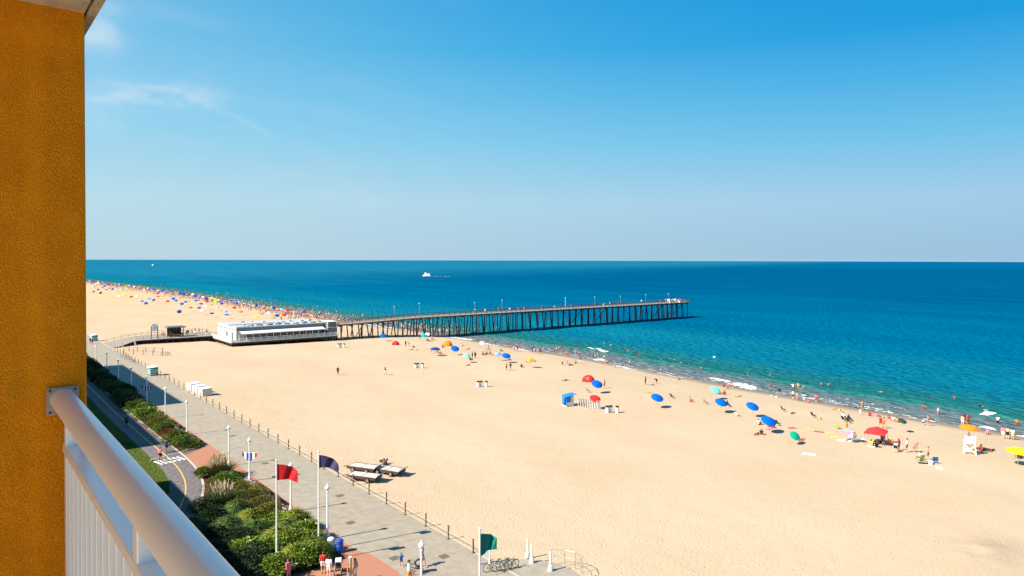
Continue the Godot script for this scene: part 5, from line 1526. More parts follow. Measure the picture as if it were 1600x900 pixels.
	for k in 2:
		var wp := thing("entrance_panel", ["white slanted panel at the walkway edge, left", "white slanted panel at the walkway edge, right"][k], "panel", W(36.2 + k * 3.4, 215.4 + k * 1.6, 0.0), 0.0, "white panels at the walkway edge")
		m = MB.new(); m.box(Vector3(0, 0.55, 0), Vector3(0.35, 1.9, 0.12), Basis(Vector3.BACK, 0.22)); obj("panel", m, M.white_paint, wp)
	# sign, hut
	o = thing("pier_sign", "white sign board between dark posts on the pier walkway", "sign", W(45.6, 222.3, 0.9))
	for x in [-0.85, 0.85]:
		m = MB.new(); m.box(Vector3(x, 1.9, 0), Vector3(0.2, 3.8, 0.2)); obj("post", m, M.dark_timber, o)
	m = MB.new(); m.bbox(Vector3(0, 3.35, 0.14), Vector3(1.45, 2.1, 0.08), 0.01); var pn := obj("panel", m, M.white_paint, o)
	for k in 3:
		m = MB.new(); m.bbox(Vector3(0.05 * k, 3.95 - k * 0.5, 0.186), Vector3(0.5 + 0.2 * (k % 2), 0.16, 0.012), 0.003); obj("letter_line", m, mat("sign_blue_%d" % k, lin(0.08, 0.2, 0.45)), pn)
	o = thing("walkway_hut", "small open hut with a flat grey roof on the pier walkway", "hut", W(52.0, 226.0, 0.9))
	m = MB.new(); m.box(Vector3(0, 2.85, 0), Vector3(5.2, 0.22, 4.4)); m.box(Vector3(0, 3.02, 0), Vector3(4.6, 0.14, 3.8)); obj("roof", m, M.fascia_grey, o)
	for x in [-1.9, 0.0, 1.9]:
		for z in [-1.6, 1.6]:
			m = MB.new(); m.box(Vector3(x, 1.37, z), Vector3(0.18, 2.74, 0.18)); obj("post", m, M.white_paint if z < 0 else M.dark_timber, o)
	m = MB.new(); m.box(Vector3(0, 1.4, -1.2), Vector3(3.9, 2.7, 0.12)); m.box(Vector3(0, 0.55, 1.2), Vector3(3.6, 1.1, 0.5)); obj("counter", m, M.dark_timber, o)
	var pz := RandomNumberGenerator.new(); pz.seed = 9
	for k in 16:
		var t := pz.randf_range(48, 61.5)
		var q := thing("person", "small person on the pier walkway between hut and restaurant", "person", W(t, pz.randf_range(222, 233), 0.9), pz.randf() * TAU, "people on the pier walkway")
		figure(q, ["stand", "walk", "stand"][k % 3], pz.randi() % 3, ["w", "k", "r", "p", "d"][pz.randi() % 5], ["k", "w", "t", "d"][pz.randi() % 4], k % 3, true)

func boats() -> void:
	var o := thing("ferry_boat", "small white two deck ferry far out on the sea", "boat", W(616.7, 995.0, -3.0), deg_to_rad(215))
	var m := MB.new()
	var hull := [Vector2(-2.4, -6.5), Vector2(2.4, -6.5), Vector2(2.5, 3.0), Vector2(1.4, 6.0), Vector2(0.0, 7.4), Vector2(-1.4, 6.0), Vector2(-2.5, 3.0)]
	m.poly(hull, -0.5, 1.7); obj("hull", m, M.white_paint, o)
	m = MB.new(); m.bbox(Vector3(0, 2.7, -0.6), Vector3(4.4, 2.0, 10.5), 0.15); var ca := obj("cabin", m, M.white_paint, o)
	m = MB.new(); m.box(Vector3(0, 2.95, -0.6), Vector3(4.46, 0.7, 9.6)); obj("window", m, M.window_glass, ca)
	m = MB.new(); m.bbox(Vector3(0, 4.6, -1.2), Vector3(4.2, 0.14, 8.4), 0.05); obj("awning", m, M.white_paint, o)
	m = MB.new()
	for x in [-1.9, 1.9]:
		for z in [-5.0, -1.5, 2.0]: m.tube(Vector3(x, 3.7, z), Vector3(x, 4.6, z), 0.08, 0.08)
	obj("posts", m, M.white_paint, o)
	m = MB.new(); m.bbox(Vector3(0, 4.9, 2.2), Vector3(2.6, 1.9, 2.4), 0.12); obj("wheelhouse", m, M.white_paint, o)
	m = MB.new(); m.tube(Vector3(0, 5.6, 1.4), Vector3(0, 8.2, 1.2), 0.07, 0.04); obj("mast", m, M.white_paint, o)
	m = MB.new(); m.poly([Vector2(-2.52, -6.6), Vector2(2.52, -6.6), Vector2(2.62, 3.0), Vector2(0.0, 7.5), Vector2(-2.62, 3.0)], -0.5, 0.35); obj("waterline", m, M.flag_navy, o)
	wake(W(616.7, 995.0, -2.9), deg_to_rad(205), 40.0, 1.4, "faint foam wake trailing right of the ferry", 0.16)
	o = thing("motor_yacht", "white motor yacht with bow spray near the horizon at left", "boat", W(671.7, 3285.0, -3.0), deg_to_rad(128))
	m = MB.new(); m.poly([Vector2(-2.4, -8.0), Vector2(2.4, -8.0), Vector2(2.5, 2.5), Vector2(0.0, 10.0), Vector2(-2.5, 2.5)], -0.4, 2.6); obj("hull", m, M.white_paint, o)
	m = MB.new(); m.bbox(Vector3(0, 3.6, -1.0), Vector3(3.8, 2.0, 9.0), 0.3); m.bbox(Vector3(0, 5.2, -1.8), Vector3(3.0, 1.4, 4.4), 0.3); ca = obj("cabin", m, M.white_paint, o)
	m = MB.new(); m.box(Vector3(0, 3.9, -0.9), Vector3(3.9, 0.7, 8.0)); obj("window", m, M.window_glass, ca)
	wake(W(671.7, 3285.0, -2.9), deg_to_rad(128), 70.0, 7.0, "white foam wake of the motor yacht near the horizon", 1.0)

func wake(at: Vector3, turn: float, len: float, wid: float, label: String, amount: float) -> void:
	var m := MB.new()
	for k in int(len * 2.5 * amount):
		var z := -6.0 - rng.randf() * len
		var x := rng.randfn() * wid * 0.4 * (0.5 + 0.5 * -z / len)
		var r := rng.randf_range(0.5, 1.6)
		m.flat(Vector3(x - r, 0.05 + rng.randf() * 0.5 * amount, z - r * 1.6), Vector3(x + r, 0.05, z - r), Vector3(x + r * 0.8, 0.06, z + r * 1.5), Vector3(x - r, 0.05, z + r))
	var o := obj("boat_wake", m, M.foam)
	o.position = at
	o.rotation.y = turn
	tag(o, label, "wake", "", "stuff")

# ---------- larger things on the sand ----------
func beach_things() -> void:
	var m := MB.new()
	# dome tents
	dome(103.2, 103.1, 1.35, "r", -0.7, "red half dome tent behind a blue umbrella")
	dome(102.3, 182.5, 1.15, "r", -0.6, "red half dome tent left of the group near the pier")
	dome(115.0, 174.0, 1.55, "o", -0.65, "orange half dome tent near the water by the pier")
	# red canopy
	var y := sand_y(99.4, 43.4)
	var o := thing("canopy_tent", "red pop up canopy on four thin legs with people beneath", "canopy", W(99.4, 43.4, y), 0.25)
	for x in [-1.5, 1.5]:
		for z in [-1.2, 1.2]:
			m = MB.new(); m.tube(Vector3(x, -0.2, z), Vector3(x, 1.75, z), 0.022, 0.022); obj("leg", m, M.steel, o)
	m = MB.new()
	for k in 4:
		var c := [Vector3(-1.55, 1.72, -1.25), Vector3(1.55, 1.72, -1.25), Vector3(1.55, 1.72, 1.25), Vector3(-1.55, 1.72, 1.25)]
		var a: Vector3 = c[k]; var b: Vector3 = c[(k + 1) % 4]
		var p0 := Vector3(-0.55, 2.28, 0); var p1 := Vector3(0.55, 2.28, 0)
		var pa := p0 if a.x < 0 else p1; var pb := p0 if b.x < 0 else p1
		m.flat(a, b, pb, pa, Vector3.UP)
		m.flat(a, b, b - Vector3(0, 0.2, 0), a - Vector3(0, 0.2, 0), (a + b) * Vector3(1, 0, 1))
	m.col = Color.WHITE
	obj("roof", m, mat("canopy_red", lin(0.78, 0.02, 0.02), 0.7), o)
	# lifeguard stand
	y = sand_y(104.9, 33.8)
	o = thing("lifeguard_stand", "tall white wooden lifeguard stand under the orange umbrella", "lifeguard stand", W(104.9, 33.8, y), 0.35)
	for x in [-0.62, 0.62]:
		for z in [-0.62, 0.62]:
			m = MB.new(); m.bar(Vector3(x * 1.12, -0.2, z * 1.12), Vector3(x * 0.9, 1.5, z * 0.9), 0.10, 0.10); obj("leg", m, M.white_paint, o)
	m = MB.new(); m.box(Vector3(0, 1.5, 0), Vector3(1.3, 0.08, 1.3)); obj("platform", m, M.white_paint, o)
	for q in 4:
		var bs := Basis(Vector3.UP, q * PI / 2)
		m = MB.new(); m.bar(bs * Vector3(-0.64, 0.15, 0.64), bs * Vector3(0.58, 1.25, 0.60), 0.05, 0.09); m.bar(bs * Vector3(0.64, 0.15, 0.64), bs * Vector3(-0.58, 1.25, 0.60), 0.05, 0.09); obj("brace", m, M.white_paint, o)
		m = MB.new(); m.bar(bs * Vector3(-0.66, 0.42, 0.66), bs * Vector3(0.66, 0.42, 0.66), 0.05, 0.10); obj("rung", m, M.white_paint, o)
	m = MB.new(); m.box(Vector3(-0.25, 1.95, 0.60), Vector3(1.05, 0.95, 0.05), Basis(Vector3.RIGHT, 0.05)); m.box(Vector3(-0.62, 1.95, 0), Vector3(0.05, 0.95, 1.2)); obj("backboard", m, M.white_paint, o)
	m = MB.new(); m.box(Vector3(0.05, 1.85, 0.1), Vector3(0.9, 0.06, 0.8)); obj("seat", m, M.white_paint, o)
	var lg := person(104.9, 33.8, "chair", 60, 1, "r", "r", 1.0, "lifeguard in red seated high on the white stand", "people on the beach")
	lg.position.y = y + 1.6
	# rental booth with stacked loungers
	y = sand_y(82.2, 87.2)
	o = thing("rental_booth", "blue and white canvas rental booth with a sloping blue flap", "booth", W(82.3, 87.1, y), -0.25)
	m = MB.new(); m.bbox(Vector3(0, 0.85, 0), Vector3(1.5, 1.7, 1.5), 0.03); obj("body", m, M.white_plastic, o)
	m = MB.new(); m.box(Vector3(-0.55, 0.95, 0.78), Vector3(1.3, 1.5, 0.05), Basis(Vector3.RIGHT, 0.22)); m.box(Vector3(-0.8, 0.95, 0.2), Vector3(0.06, 1.5, 1.6)); obj("blue_flap", m, mat("booth_blue", lin(0.01, 0.17, 0.52), 0.7), o)
	m = MB.new(); m.box(Vector3(0.2, 1.86, 0), Vector3(2.0, 0.06, 1.9), Basis(Vector3.BACK, 0.16)); obj("roof", m, M.booth_blue, o)
	m = MB.new(); m.box(Vector3(0.1, 1.0, 0.765), Vector3(0.5, 0.3, 0.02)); obj("sign", m, mat("pale_sign", lin(0.6, 0.55, 0.7)), o)
	for k in 9:
		var lt := 83.0 + k * 0.14; var lsn := 85.0 - k * 0.42
		var l := thing("stacked_lounger", ["first", "second", "third", "fourth", "fifth", "sixth", "seventh", "eighth", "last"][k] + " upright white slatted lounger in the row beside the rental booth", "lounger", W(lt, lsn, sand_y(lt, lsn)), 0.0, "white loungers stacked beside the booth")
		m = MB.new()
		for x in [-0.34, 0.34]: m.bar(Vector3(x, -0.05, 0.16), Vector3(x, 1.5, -0.06), 0.05, 0.06)
		obj("frame", m, M.white_paint, l)
		for q in 8:
			m = MB.new(); m.bar(Vector3(-0.34, 0.2 + q * 0.17, 0.15 - q * 0.024), Vector3(0.34, 0.2 + q * 0.17, 0.15 - q * 0.024), 0.03, 0.09); obj("slat", m, M.pale_deck if k < 4 else M.white_paint, l)
	for c in [[83.6, 138.7, "left of the walker"], [81.0, 110.6, "in the middle of the open sand"], [84.2, 79.0, "beside the stacked white loungers"], [86.0, 184.9, "beside the restaurant shadow"]]:
		for k in 3:
			barrel(c[0] + k * 0.68 - 0.7, c[1] + (0.35 if k == 1 else 0.0) - k * 0.45, M.white_plastic, null, ["left", "middle", "right"][k] + " white tub with dark greenery " + c[2], "white planter tubs on the sand", true)
	chair(110.6, 63.5, 60, "k", "dark beach chair facing the sea above the lying sunbather")
	chair(110.3, 58.0, 65, "k", "second dark beach chair facing the sea, farther right")
	chair(104.6, 51.2, 70, "l", "lime green beach chair beside the child in orange")
	chair(95.3, 34.5, 120, "b", "bright blue beach chair standing empty on the sand")
	chair(100.5, 41.9, 100, "o", "brown orange chair between the red canopy and the bending man")
	chair(111.8, 53.7, 70, "k", "dark lounger of the person in white")
	chair(111.0, 52.5, 70, "k", "dark lounger of the person in black")
	chair(94.7, 36.0, 150, "l", "striped chair with the reclining person")
	chair(102.9, 81.0, 80, "d", "dark chair under the blue umbrella below the aqua one")
	chair(102.8, 102.5, 75, "w", "white chair under the blue umbrella beside the red dome")
	chair(94.2, 94.0, 80, "t", "tan chair under the red umbrella")
	chair(103.6, 74.2, 80, "t", "tan chair under the middle blue umbrella")
	chair(98.4, 57.4, 80, "d", "dark chair in the shade of the largest blue umbrella")
	towel(99.5, 51.6, 20, "r", "red towel among the yellow ones"); towel(99.6, 53.2, 15, "y", "yellow towel left of the red towel"); towel(99.9, 50.1, 40, "y", "yellow towel right of the red towel")
	towel(98.2, 48.6, 70, "l", "pale green towel left of the rainbow umbrella"); towel(97.4, 47.0, 60, "w", "white sheet in front of the rainbow umbrella", 1.2, 1.6); towel(86.0, 45.9, 30, "w", "white sheet lying alone on the near sand", 1.3, 1.6)
	towel(93.1, 33.2, 110, "w", "white towel lying below the blue chair"); towel(94.0, 35.3, 40, "k", "dark towel beside the striped chair"); towel(98.4, 55.2, 60, "r", "red towel below the big blue umbrella"); towel(97.6, 43.0, 90, "w", "white towel in front of the red canopy", 0.9, 2.0)
	towel(94.8, 56.8, 95, "p", "pink towel of the sunbathers below the big blue umbrella"); towel(103.8, 87.2, 95, "o", "orange towel of the lone sunbather right of the lone umbrella")
	# cool boxes, boards, bags
	for c in [[96.2, 57.0, "r", "red cool box beside the largest blue umbrella"], [94.2, 34.6, "w", "white cool box at the foot of the bare chested man"], [98.9, 44.9, "d", "dark blue cool box under the red canopy"], [100.6, 43.2, "k", "black bag at the right leg of the red canopy"]]:
		o = thing("cool_box", c[3], "cool box", W(c[0], c[1], sand_y(c[0], c[1])), 0.4)
		m = MB.new(); m.bbox(Vector3(0, 0.19, 0), Vector3(0.62, 0.38, 0.40), 0.03); obj("body", m, cloth(c[2]), o)
		m = MB.new(); m.bbox(Vector3(0, 0.42, 0), Vector3(0.65, 0.08, 0.43), 0.02); obj("lid", m, M.white_plastic, o)
	for c in [[98.4, 45.8, 1.2, "w", "grey white paddle board lying right of the rainbow umbrella", true], [152.9, 152.2, 0.3, "w", "white body board afloat beyond the first swell, left", false], [153.9, 149.2, 0.5, "w", "white body board afloat beyond the first swell, right", false]]:
		m = MB.new()
		var pts := []
		for k in 20: pts.append(Vector2(0.36 * sin(TAU * k / 20), 1.25 * cos(TAU * k / 20) * (1.0 if c[5] else 0.6)))
		m.poly(pts, 0.0, 0.09)
		var b := obj("board", m, M.white_plastic)
		b.position = W(c[0], c[1], (sand_y(c[0], c[1]) + 0.03) if c[5] else sea_y(c[0], c[1]) + 0.02); b.rotation.y = c[2]
		tag(b, c[4], "board")
	dog()
	var r := thing("rubber_ring", "small person's float ring with an orange rim near the right edge", "float ring", W(138.6, 34.6, -2.85))
	m = MB.new(); m.ring(Vector3.ZERO, Vector3.UP, 0.42, 0.13, 18); obj("ring", m, cloth("o"), r)

func dome(t: float, s: float, r: float, code: String, turn: float, label: String) -> void:
	var o := thing("dome_tent", label, "tent", W(t, s, sand_y(t, s) - 0.03), turn, "half dome tents")
	var m := MB.new(); var w := MB.new()
	m.col = DYE[code]
	for i in 14:
		for k in 8:
			var P := func(a: int, b: int) -> Vector3:
				var az := PI * 1.28 * (a / 14.0 - 0.5) ; var el := PI / 2 * b / 8.0
				return Vector3(sin(az) * cos(el), sin(el) * 1.05, cos(az) * cos(el) * 0.9) * r
			var c: Vector3 = P.call(i, k)
			m.flat(P.call(i, k), P.call(i + 1, k), P.call(i + 1, k + 1), P.call(i, k + 1), c)
	obj("shell", m, M.canvas, o)
	for k in 3:
		var pts := []
		var az := PI * 1.28 * (k / 2.0 - 0.5)
		for q in 9: pts.append(Vector3(sin(az) * cos(PI / 2 * q / 8.0), sin(PI / 2 * q / 8.0) * 1.05, cos(az) * cos(PI / 2 * q / 8.0) * 0.9) * r * 1.01)
		w.path(pts, 0.02, 5)
	obj("pole", w, M.steel, o)

func dog() -> void:
	var y := sand_y(117.5, 126.4)
	var o := thing("dog", "black dog standing on the sand beside the person in pink", "dog", W(117.5, 126.4, y), 2.2)
	var m := MB.new()
	var B := [[Vector3(0, 0.46, 0.20), Vector3(0, 0.47, -0.05), 0.125, 0.105], [Vector3(0, 0.47, -0.05), Vector3(0, 0.49, -0.28), 0.105, 0.095], [Vector3(0, 0.52, 0.26), Vector3(0, 0.68, 0.40), 0.075, 0.06], [Vector3(0, 0.70, 0.42), Vector3(0, 0.68, 0.50), 0.07, 0.055], [Vector3(0, 0.67, 0.50), Vector3(0, 0.65, 0.61), 0.042, 0.03],
		[Vector3(0.055, 0.76, 0.40), Vector3(0.075, 0.68, 0.42), 0.022, 0.018], [Vector3(-0.055, 0.76, 0.40), Vector3(-0.075, 0.68, 0.42), 0.022, 0.018], [Vector3(0, 0.54, -0.34), Vector3(0, 0.72, -0.56), 0.025, 0.014]]
	for x in [-0.07, 0.07]:
		B.append([Vector3(x, 0.42, 0.22), Vector3(x, 0.22, 0.20), 0.05, 0.032]); B.append([Vector3(x, 0.22, 0.20), Vector3(x, 0.03, 0.22), 0.03, 0.028])
		B.append([Vector3(x, 0.45, -0.28), Vector3(x, 0.30, -0.20), 0.07, 0.045]); B.append([Vector3(x, 0.30, -0.20), Vector3(x, 0.19, -0.34), 0.04, 0.027]); B.append([Vector3(x, 0.19, -0.34), Vector3(x, 0.03, -0.31), 0.026, 0.03])
	blob(m, B, 0.018, 0.02)
	obj("body", m, cloth("k"), o)

func crowd() -> void:
	var r := RandomNumberGenerator.new()
	r.seed = 2024
	var poses := ["stand", "stand", "sit", "lie", "walk", "sit"]
	var codes := ["w", "r", "k", "d", "b", "p", "o", "n", "n", "t", "g", "y"]
	for k in 48:
		var s := 250.0 + 75.0 * r.randf()
		var t := shore(s) - 1.0 - absf(r.randfn()) * 11.0
		var o := thing("person", "tiny beachgoer on the sand just beyond the pier", "person", W(t, s, sand_y(t, s)), r.randf() * TAU, "beachgoers just beyond the pier")
		figure(o, poses[r.randi() % 6], r.randi() % 3, codes[r.randi() % 12], codes[r.randi() % 7], k % 3, true)
	# farther out the crowd is one mass
	var dyes := [Color(0.75, 0.75, 0.74), Color(0.04, 0.16, 0.55), Color(0.03, 0.03, 0.03), Color(0.55, 0.05, 0.04), Color(0.03, 0.03, 0.03), Color(0.03, 0.05, 0.14), Color(0.04, 0.16, 0.55), Color(0.65, 0.2, 0.27), Color(0.75, 0.25, 0.04), Color(0.4, 0.3, 0.2), Color(0.7, 0.6, 0.15), Color(0.45, 0.24, 0.15)]
	var skins := [Color(0.62, 0.38, 0.27), Color(0.52, 0.27, 0.17), Color(0.20, 0.095, 0.055)]
	var dry := MB.new()
	var wet := MB.new()
	for k in 3000:
		var sea_side := k % 3 == 0
		var s := (270.0 + 730.0 * pow(r.randf(), 1.25)) if not sea_side else (218.0 + 640.0 * pow(r.randf(), 1.4))
		var t := shore(s) - 1.0 - absf(r.randfn()) * 9.0 * clampf(s / 400.0, 0.7, 1.7)
		if sea_side: t = shore(s) + 1.5 + absf(r.randfn()) * 12.0
		var pose: String = "stand" if sea_side else poses[r.randi() % 6]
		var skin: Color = skins[r.randi() % 3]
		var dye: Color = dyes[r.randi() % 12]
		var m := far_figure(pose)
		var y := maxf(ground(t, s), -4.0)
		var xf := Transform3D(Basis(Vector3.UP, r.randf() * TAU).scaled(Vector3.ONE * r.randf_range(0.85, 1.05)), W(t, s, y))
		var into := wet if sea_side else dry
		for i in m.v.size():
			into.v.append(xf * m.v[i]); into.n.append(xf.basis * m.n[i]); into.c.append(dye if m.c[i].r > 0.5 else skin)
	tag(obj("distant_crowd", dry, M.crowd), "dense far off crowd on the sand along the shore beyond the pier", "crowd", "", "stuff")
	tag(obj("distant_bathers", wet, M.crowd), "many far off bathers standing in the shallows beyond the pier", "crowd", "", "stuff")
	for k in 115:
		var s := 285.0 + 660.0 * pow(r.randf(), 0.95)
		var t := shore(s) - 4.0 - absf(r.randfn()) * 6.5
		var c: String = ["b", "b", "b", "b", "d", "r", "w", "a", "y", "o"][r.randi() % 10]
		far_umbrella(t, s, c, {"b": "blue", "d": "dark blue", "r": "red", "w": "white", "a": "aqua", "y": "yellow", "o": "orange"}[c] + " beach umbrella in the distant crowd beyond the pier")

func far_figure(pose: String) -> MB:
	var key := "far_figure_" + pose
	if not cache.has(key):
		var j := joints(pose)
		var m := MB.new()
		var B := body_bones(j)
		var hf := head_frame(j)
		B.append([hf * Vector3(0, 0.03, 0), hf * Vector3(0, -0.06, 0.04), 0.10, 0.07])
		var low: Vector3 = j.hip
		var high: Vector3 = j.chest
		blob(m, B, 0.10, 0.03, Transform3D.IDENTITY, func(q: Vector3) -> Color:
			var f := (q - low).dot(high - low) / (high - low).length_squared()
			return Color.WHITE if f > -0.5 and f < 1.1 and absf(q.x) < 0.2 else Color.BLACK)
		cache[key] = m
	return cache[key]

func planting() -> void:
	var ord := ["first", "second", "third", "fourth", "fifth", "sixth", "seventh", "eighth", "ninth", "tenth", "eleventh", "twelfth", "thirteenth", "fourteenth", "fifteenth", "sixteenth", "seventeenth", "eighteenth", "nineteenth", "twentieth", "twenty-first", "twenty-second", "twenty-third", "twenty-fourth", "twenty-fifth", "twenty-sixth", "twenty-seventh", "twenty-eighth"]
	var near := "shrubs of the near bed"
	# named ones first: t, s, kind, width, height
	shrub(22.9, 79.6, "plume", 2.5, 2.3, "plume grass with cream plumes beside the brick crossing", near)
	shrub(20.3, 69.4, "plume", 2.6, 2.3, "plume grass with cream plumes in front of the round bush", near)
	shrub(21.7, 74.6, "hedge", 3.6, 2.0, "large round clipped bush between the two plume grasses", near)
	shrub(21.4, 81.0, "bright", 1.8, 1.2, "small leafy bush at the corner of the brick crossing", near)
	shrub(23.6, 77.2, "bluegrass", 2.0, 1.3, "dark grass clump right of the upper plume grass", near)
	shrub(23.4, 59.8, "grass", 3.2, 2.2, "tall light green grass clump beside the boardwalk and the navy flag pole", near)
	for k in 4: shrub(22.8 - 0.1 * k, 71.6 - k * 2.7, "olive", 3.5, 1.7, ord[k] + " olive green mound along the low wall, from the round bush towards the camera", near)
	# rows of the near bed
	var row := [[[20.4, 66.0, "bluegrass"], [20.8, 63.2, "grass"], [20.3, 60.4, "bluegrass"], [21.2, 57.6, "grass"], [20.0, 55.4, "bright"], [20.9, 53.2, "grass"], [18.9, 52.0, "bright"]],
		[[22.4, 60.9, "bright"], [22.3, 58.4, "bluegrass"], [23.2, 57.0, "bright"], [22.8, 54.9, "grass"], [22.6, 54.0, "bluegrass"], [21.9, 55.6, "bright"], [22.3, 52.9, "grass"], [21.6, 52.6, "bright"]],
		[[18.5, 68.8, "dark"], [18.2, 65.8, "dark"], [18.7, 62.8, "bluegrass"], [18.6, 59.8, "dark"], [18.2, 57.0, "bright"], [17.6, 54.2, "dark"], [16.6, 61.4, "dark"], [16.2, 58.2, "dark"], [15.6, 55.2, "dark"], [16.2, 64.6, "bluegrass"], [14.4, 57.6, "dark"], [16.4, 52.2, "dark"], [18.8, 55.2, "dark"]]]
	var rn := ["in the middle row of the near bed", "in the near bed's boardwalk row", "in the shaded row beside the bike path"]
	var adj := {"bluegrass": "blue green grass clump", "grass": "light green grass clump", "bright": "leafy green bush", "dark": "dark shaded bush"}
	for q in 3:
		for k in row[q].size():
			var e = row[q][k]
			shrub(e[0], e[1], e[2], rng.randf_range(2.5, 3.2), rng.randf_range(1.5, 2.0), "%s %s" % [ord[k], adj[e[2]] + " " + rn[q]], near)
	# the far bed beyond the crossing
	var farb := "shrubs of the far bed"
	var far_list := [[22.9, 95.6, "hedge", 3.0, 1.6], [24.0, 94.6, "bright", 1.3, 0.8], [22.6, 98.3, "hedge", 3.2, 1.8], [23.6, 100.2, "olive", 2.0, 1.2], [22.9, 102.4, "red", 2.0, 1.1], [22.5, 104.6, "hedge", 3.0, 1.7], [22.9, 107.6, "olive", 3.2, 1.8], [22.6, 110.6, "hedge", 3.2, 1.9], [23.3, 113.2, "olive", 2.8, 1.5], [22.6, 116.2, "bright", 3.0, 1.8], [23.0, 119.4, "bright", 3.0, 1.8], [22.4, 122.6, "hedge", 3.2, 1.9]]
	for k in far_list.size():
		var e = far_list[k]
		shrub(e[0], e[1], e[2], e[3] * 1.12, e[4], "%s %s bush of the far bed, counted from the brick crossing" % [ord[k], {"hedge": "clipped green", "bright": "leafy", "olive": "olive", "red": "red leaved"}[e[2]]], farb)
	for k in 26:
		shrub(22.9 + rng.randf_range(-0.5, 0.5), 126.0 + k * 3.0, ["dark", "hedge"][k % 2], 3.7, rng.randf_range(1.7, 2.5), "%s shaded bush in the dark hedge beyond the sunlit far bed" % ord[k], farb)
	# blades of the lawn
	var mm := MultiMesh.new()
	var m := MB.new()
	for k in 7:
		var d := Vector3(rng.randfn() * 0.4, 1, rng.randfn() * 0.4).normalized()
		var p := Vector3(rng.randf_range(-0.07, 0.07), 0, rng.randf_range(-0.07, 0.07))
		m.tri(p - Vector3(0.008, 0, 0), p + Vector3(0.008, 0, 0), p + d * 0.09, Vector3.UP, Vector3.UP, Vector3.UP)
	mm.transform_format = MultiMesh.TRANSFORM_3D
	mm.use_colors = true
	mm.mesh = m.mesh()
	mm.instance_count = 26000
	for k in 26000:
		mm.set_instance_transform(k, Transform3D(Basis(Vector3.UP, rng.randf() * TAU), W(rng.randf_range(13.0, 18.3), rng.randf_range(70, 104), -0.005)))
		mm.set_instance_color(k, Color(0.12, 0.17, 0.03) * rng.randf_range(0.6, 1.4))
	var g := MultiMeshInstance3D.new()
	g.name = "lawn_grass"
	g.multimesh = mm
	g.material_override = M.foliage
	add_child(g)
	tag(g, "short green lawn grass between the hotel and the bike path", "grass", "", "stuff")

func _ready() -> void:
	# camera on the balcony
	var cam := Camera3D.new()
	cam.name = "camera"
	add_child(cam)
	cam.position = Vector3(0, 24, 0)
	cam.basis = Basis(Vector3.UP, deg_to_rad(-38.75)) * Basis(Vector3.RIGHT, deg_to_rad(-0.8)) * Basis(Vector3.BACK, deg_to_rad(0.14))
	cam.projection = Camera3D.PROJECTION_FRUSTUM
	cam.near = 0.1
	cam.far = 80000.0
	cam.size = 0.1 * 900.0 / 1090.0
	cam.frustum_offset = Vector2(0, -0.1 * 28.28 / 1090.0)
	cam.current = true
	# sky, sun, exposure
	var env := Environment.new()
	env.background_mode = Environment.BG_SKY
	var sk := PanoramaSkyMaterial.new()
	sk.panorama = sky_texture()
	env.sky = Sky.new()
	env.sky.sky_material = sk
	env.tonemap_mode = Environment.TONE_MAPPER_LINEAR
	env.tonemap_exposure = EXPOSURE
	env.sdfgi_enabled = true
	env.ssao_enabled = true
	env.ssil_enabled = true
	var we := WorldEnvironment.new()
	we.name = "world"
	we.environment = env
	add_child(we)
	var sun := DirectionalLight3D.new()
	sun.name = "sun"
	add_child(sun)
	sun.look_at_from_position(Vector3(-1.12, 1.0, -0.2) * 10.0, Vector3.ZERO)
	sun.light_color = Color(1.0, 0.95, 0.87)
	sun.light_energy = 1.5
	sun.light_angular_distance = 0.5
	sun.shadow_enabled = true

	rng.seed = 7
	nz.noise_type = FastNoiseLite.TYPE_SIMPLEX_SMOOTH
	nz.frequency = 0.05
	nz.seed = 3
	materials()
	land_and_sea()
	hotel()
	town_side()
	planting()
	pier()
	restaurant()
	boats()
	boardwalk_things()
	beach_things()
	beach_umbrellas()
	beach_people()
	crowd()

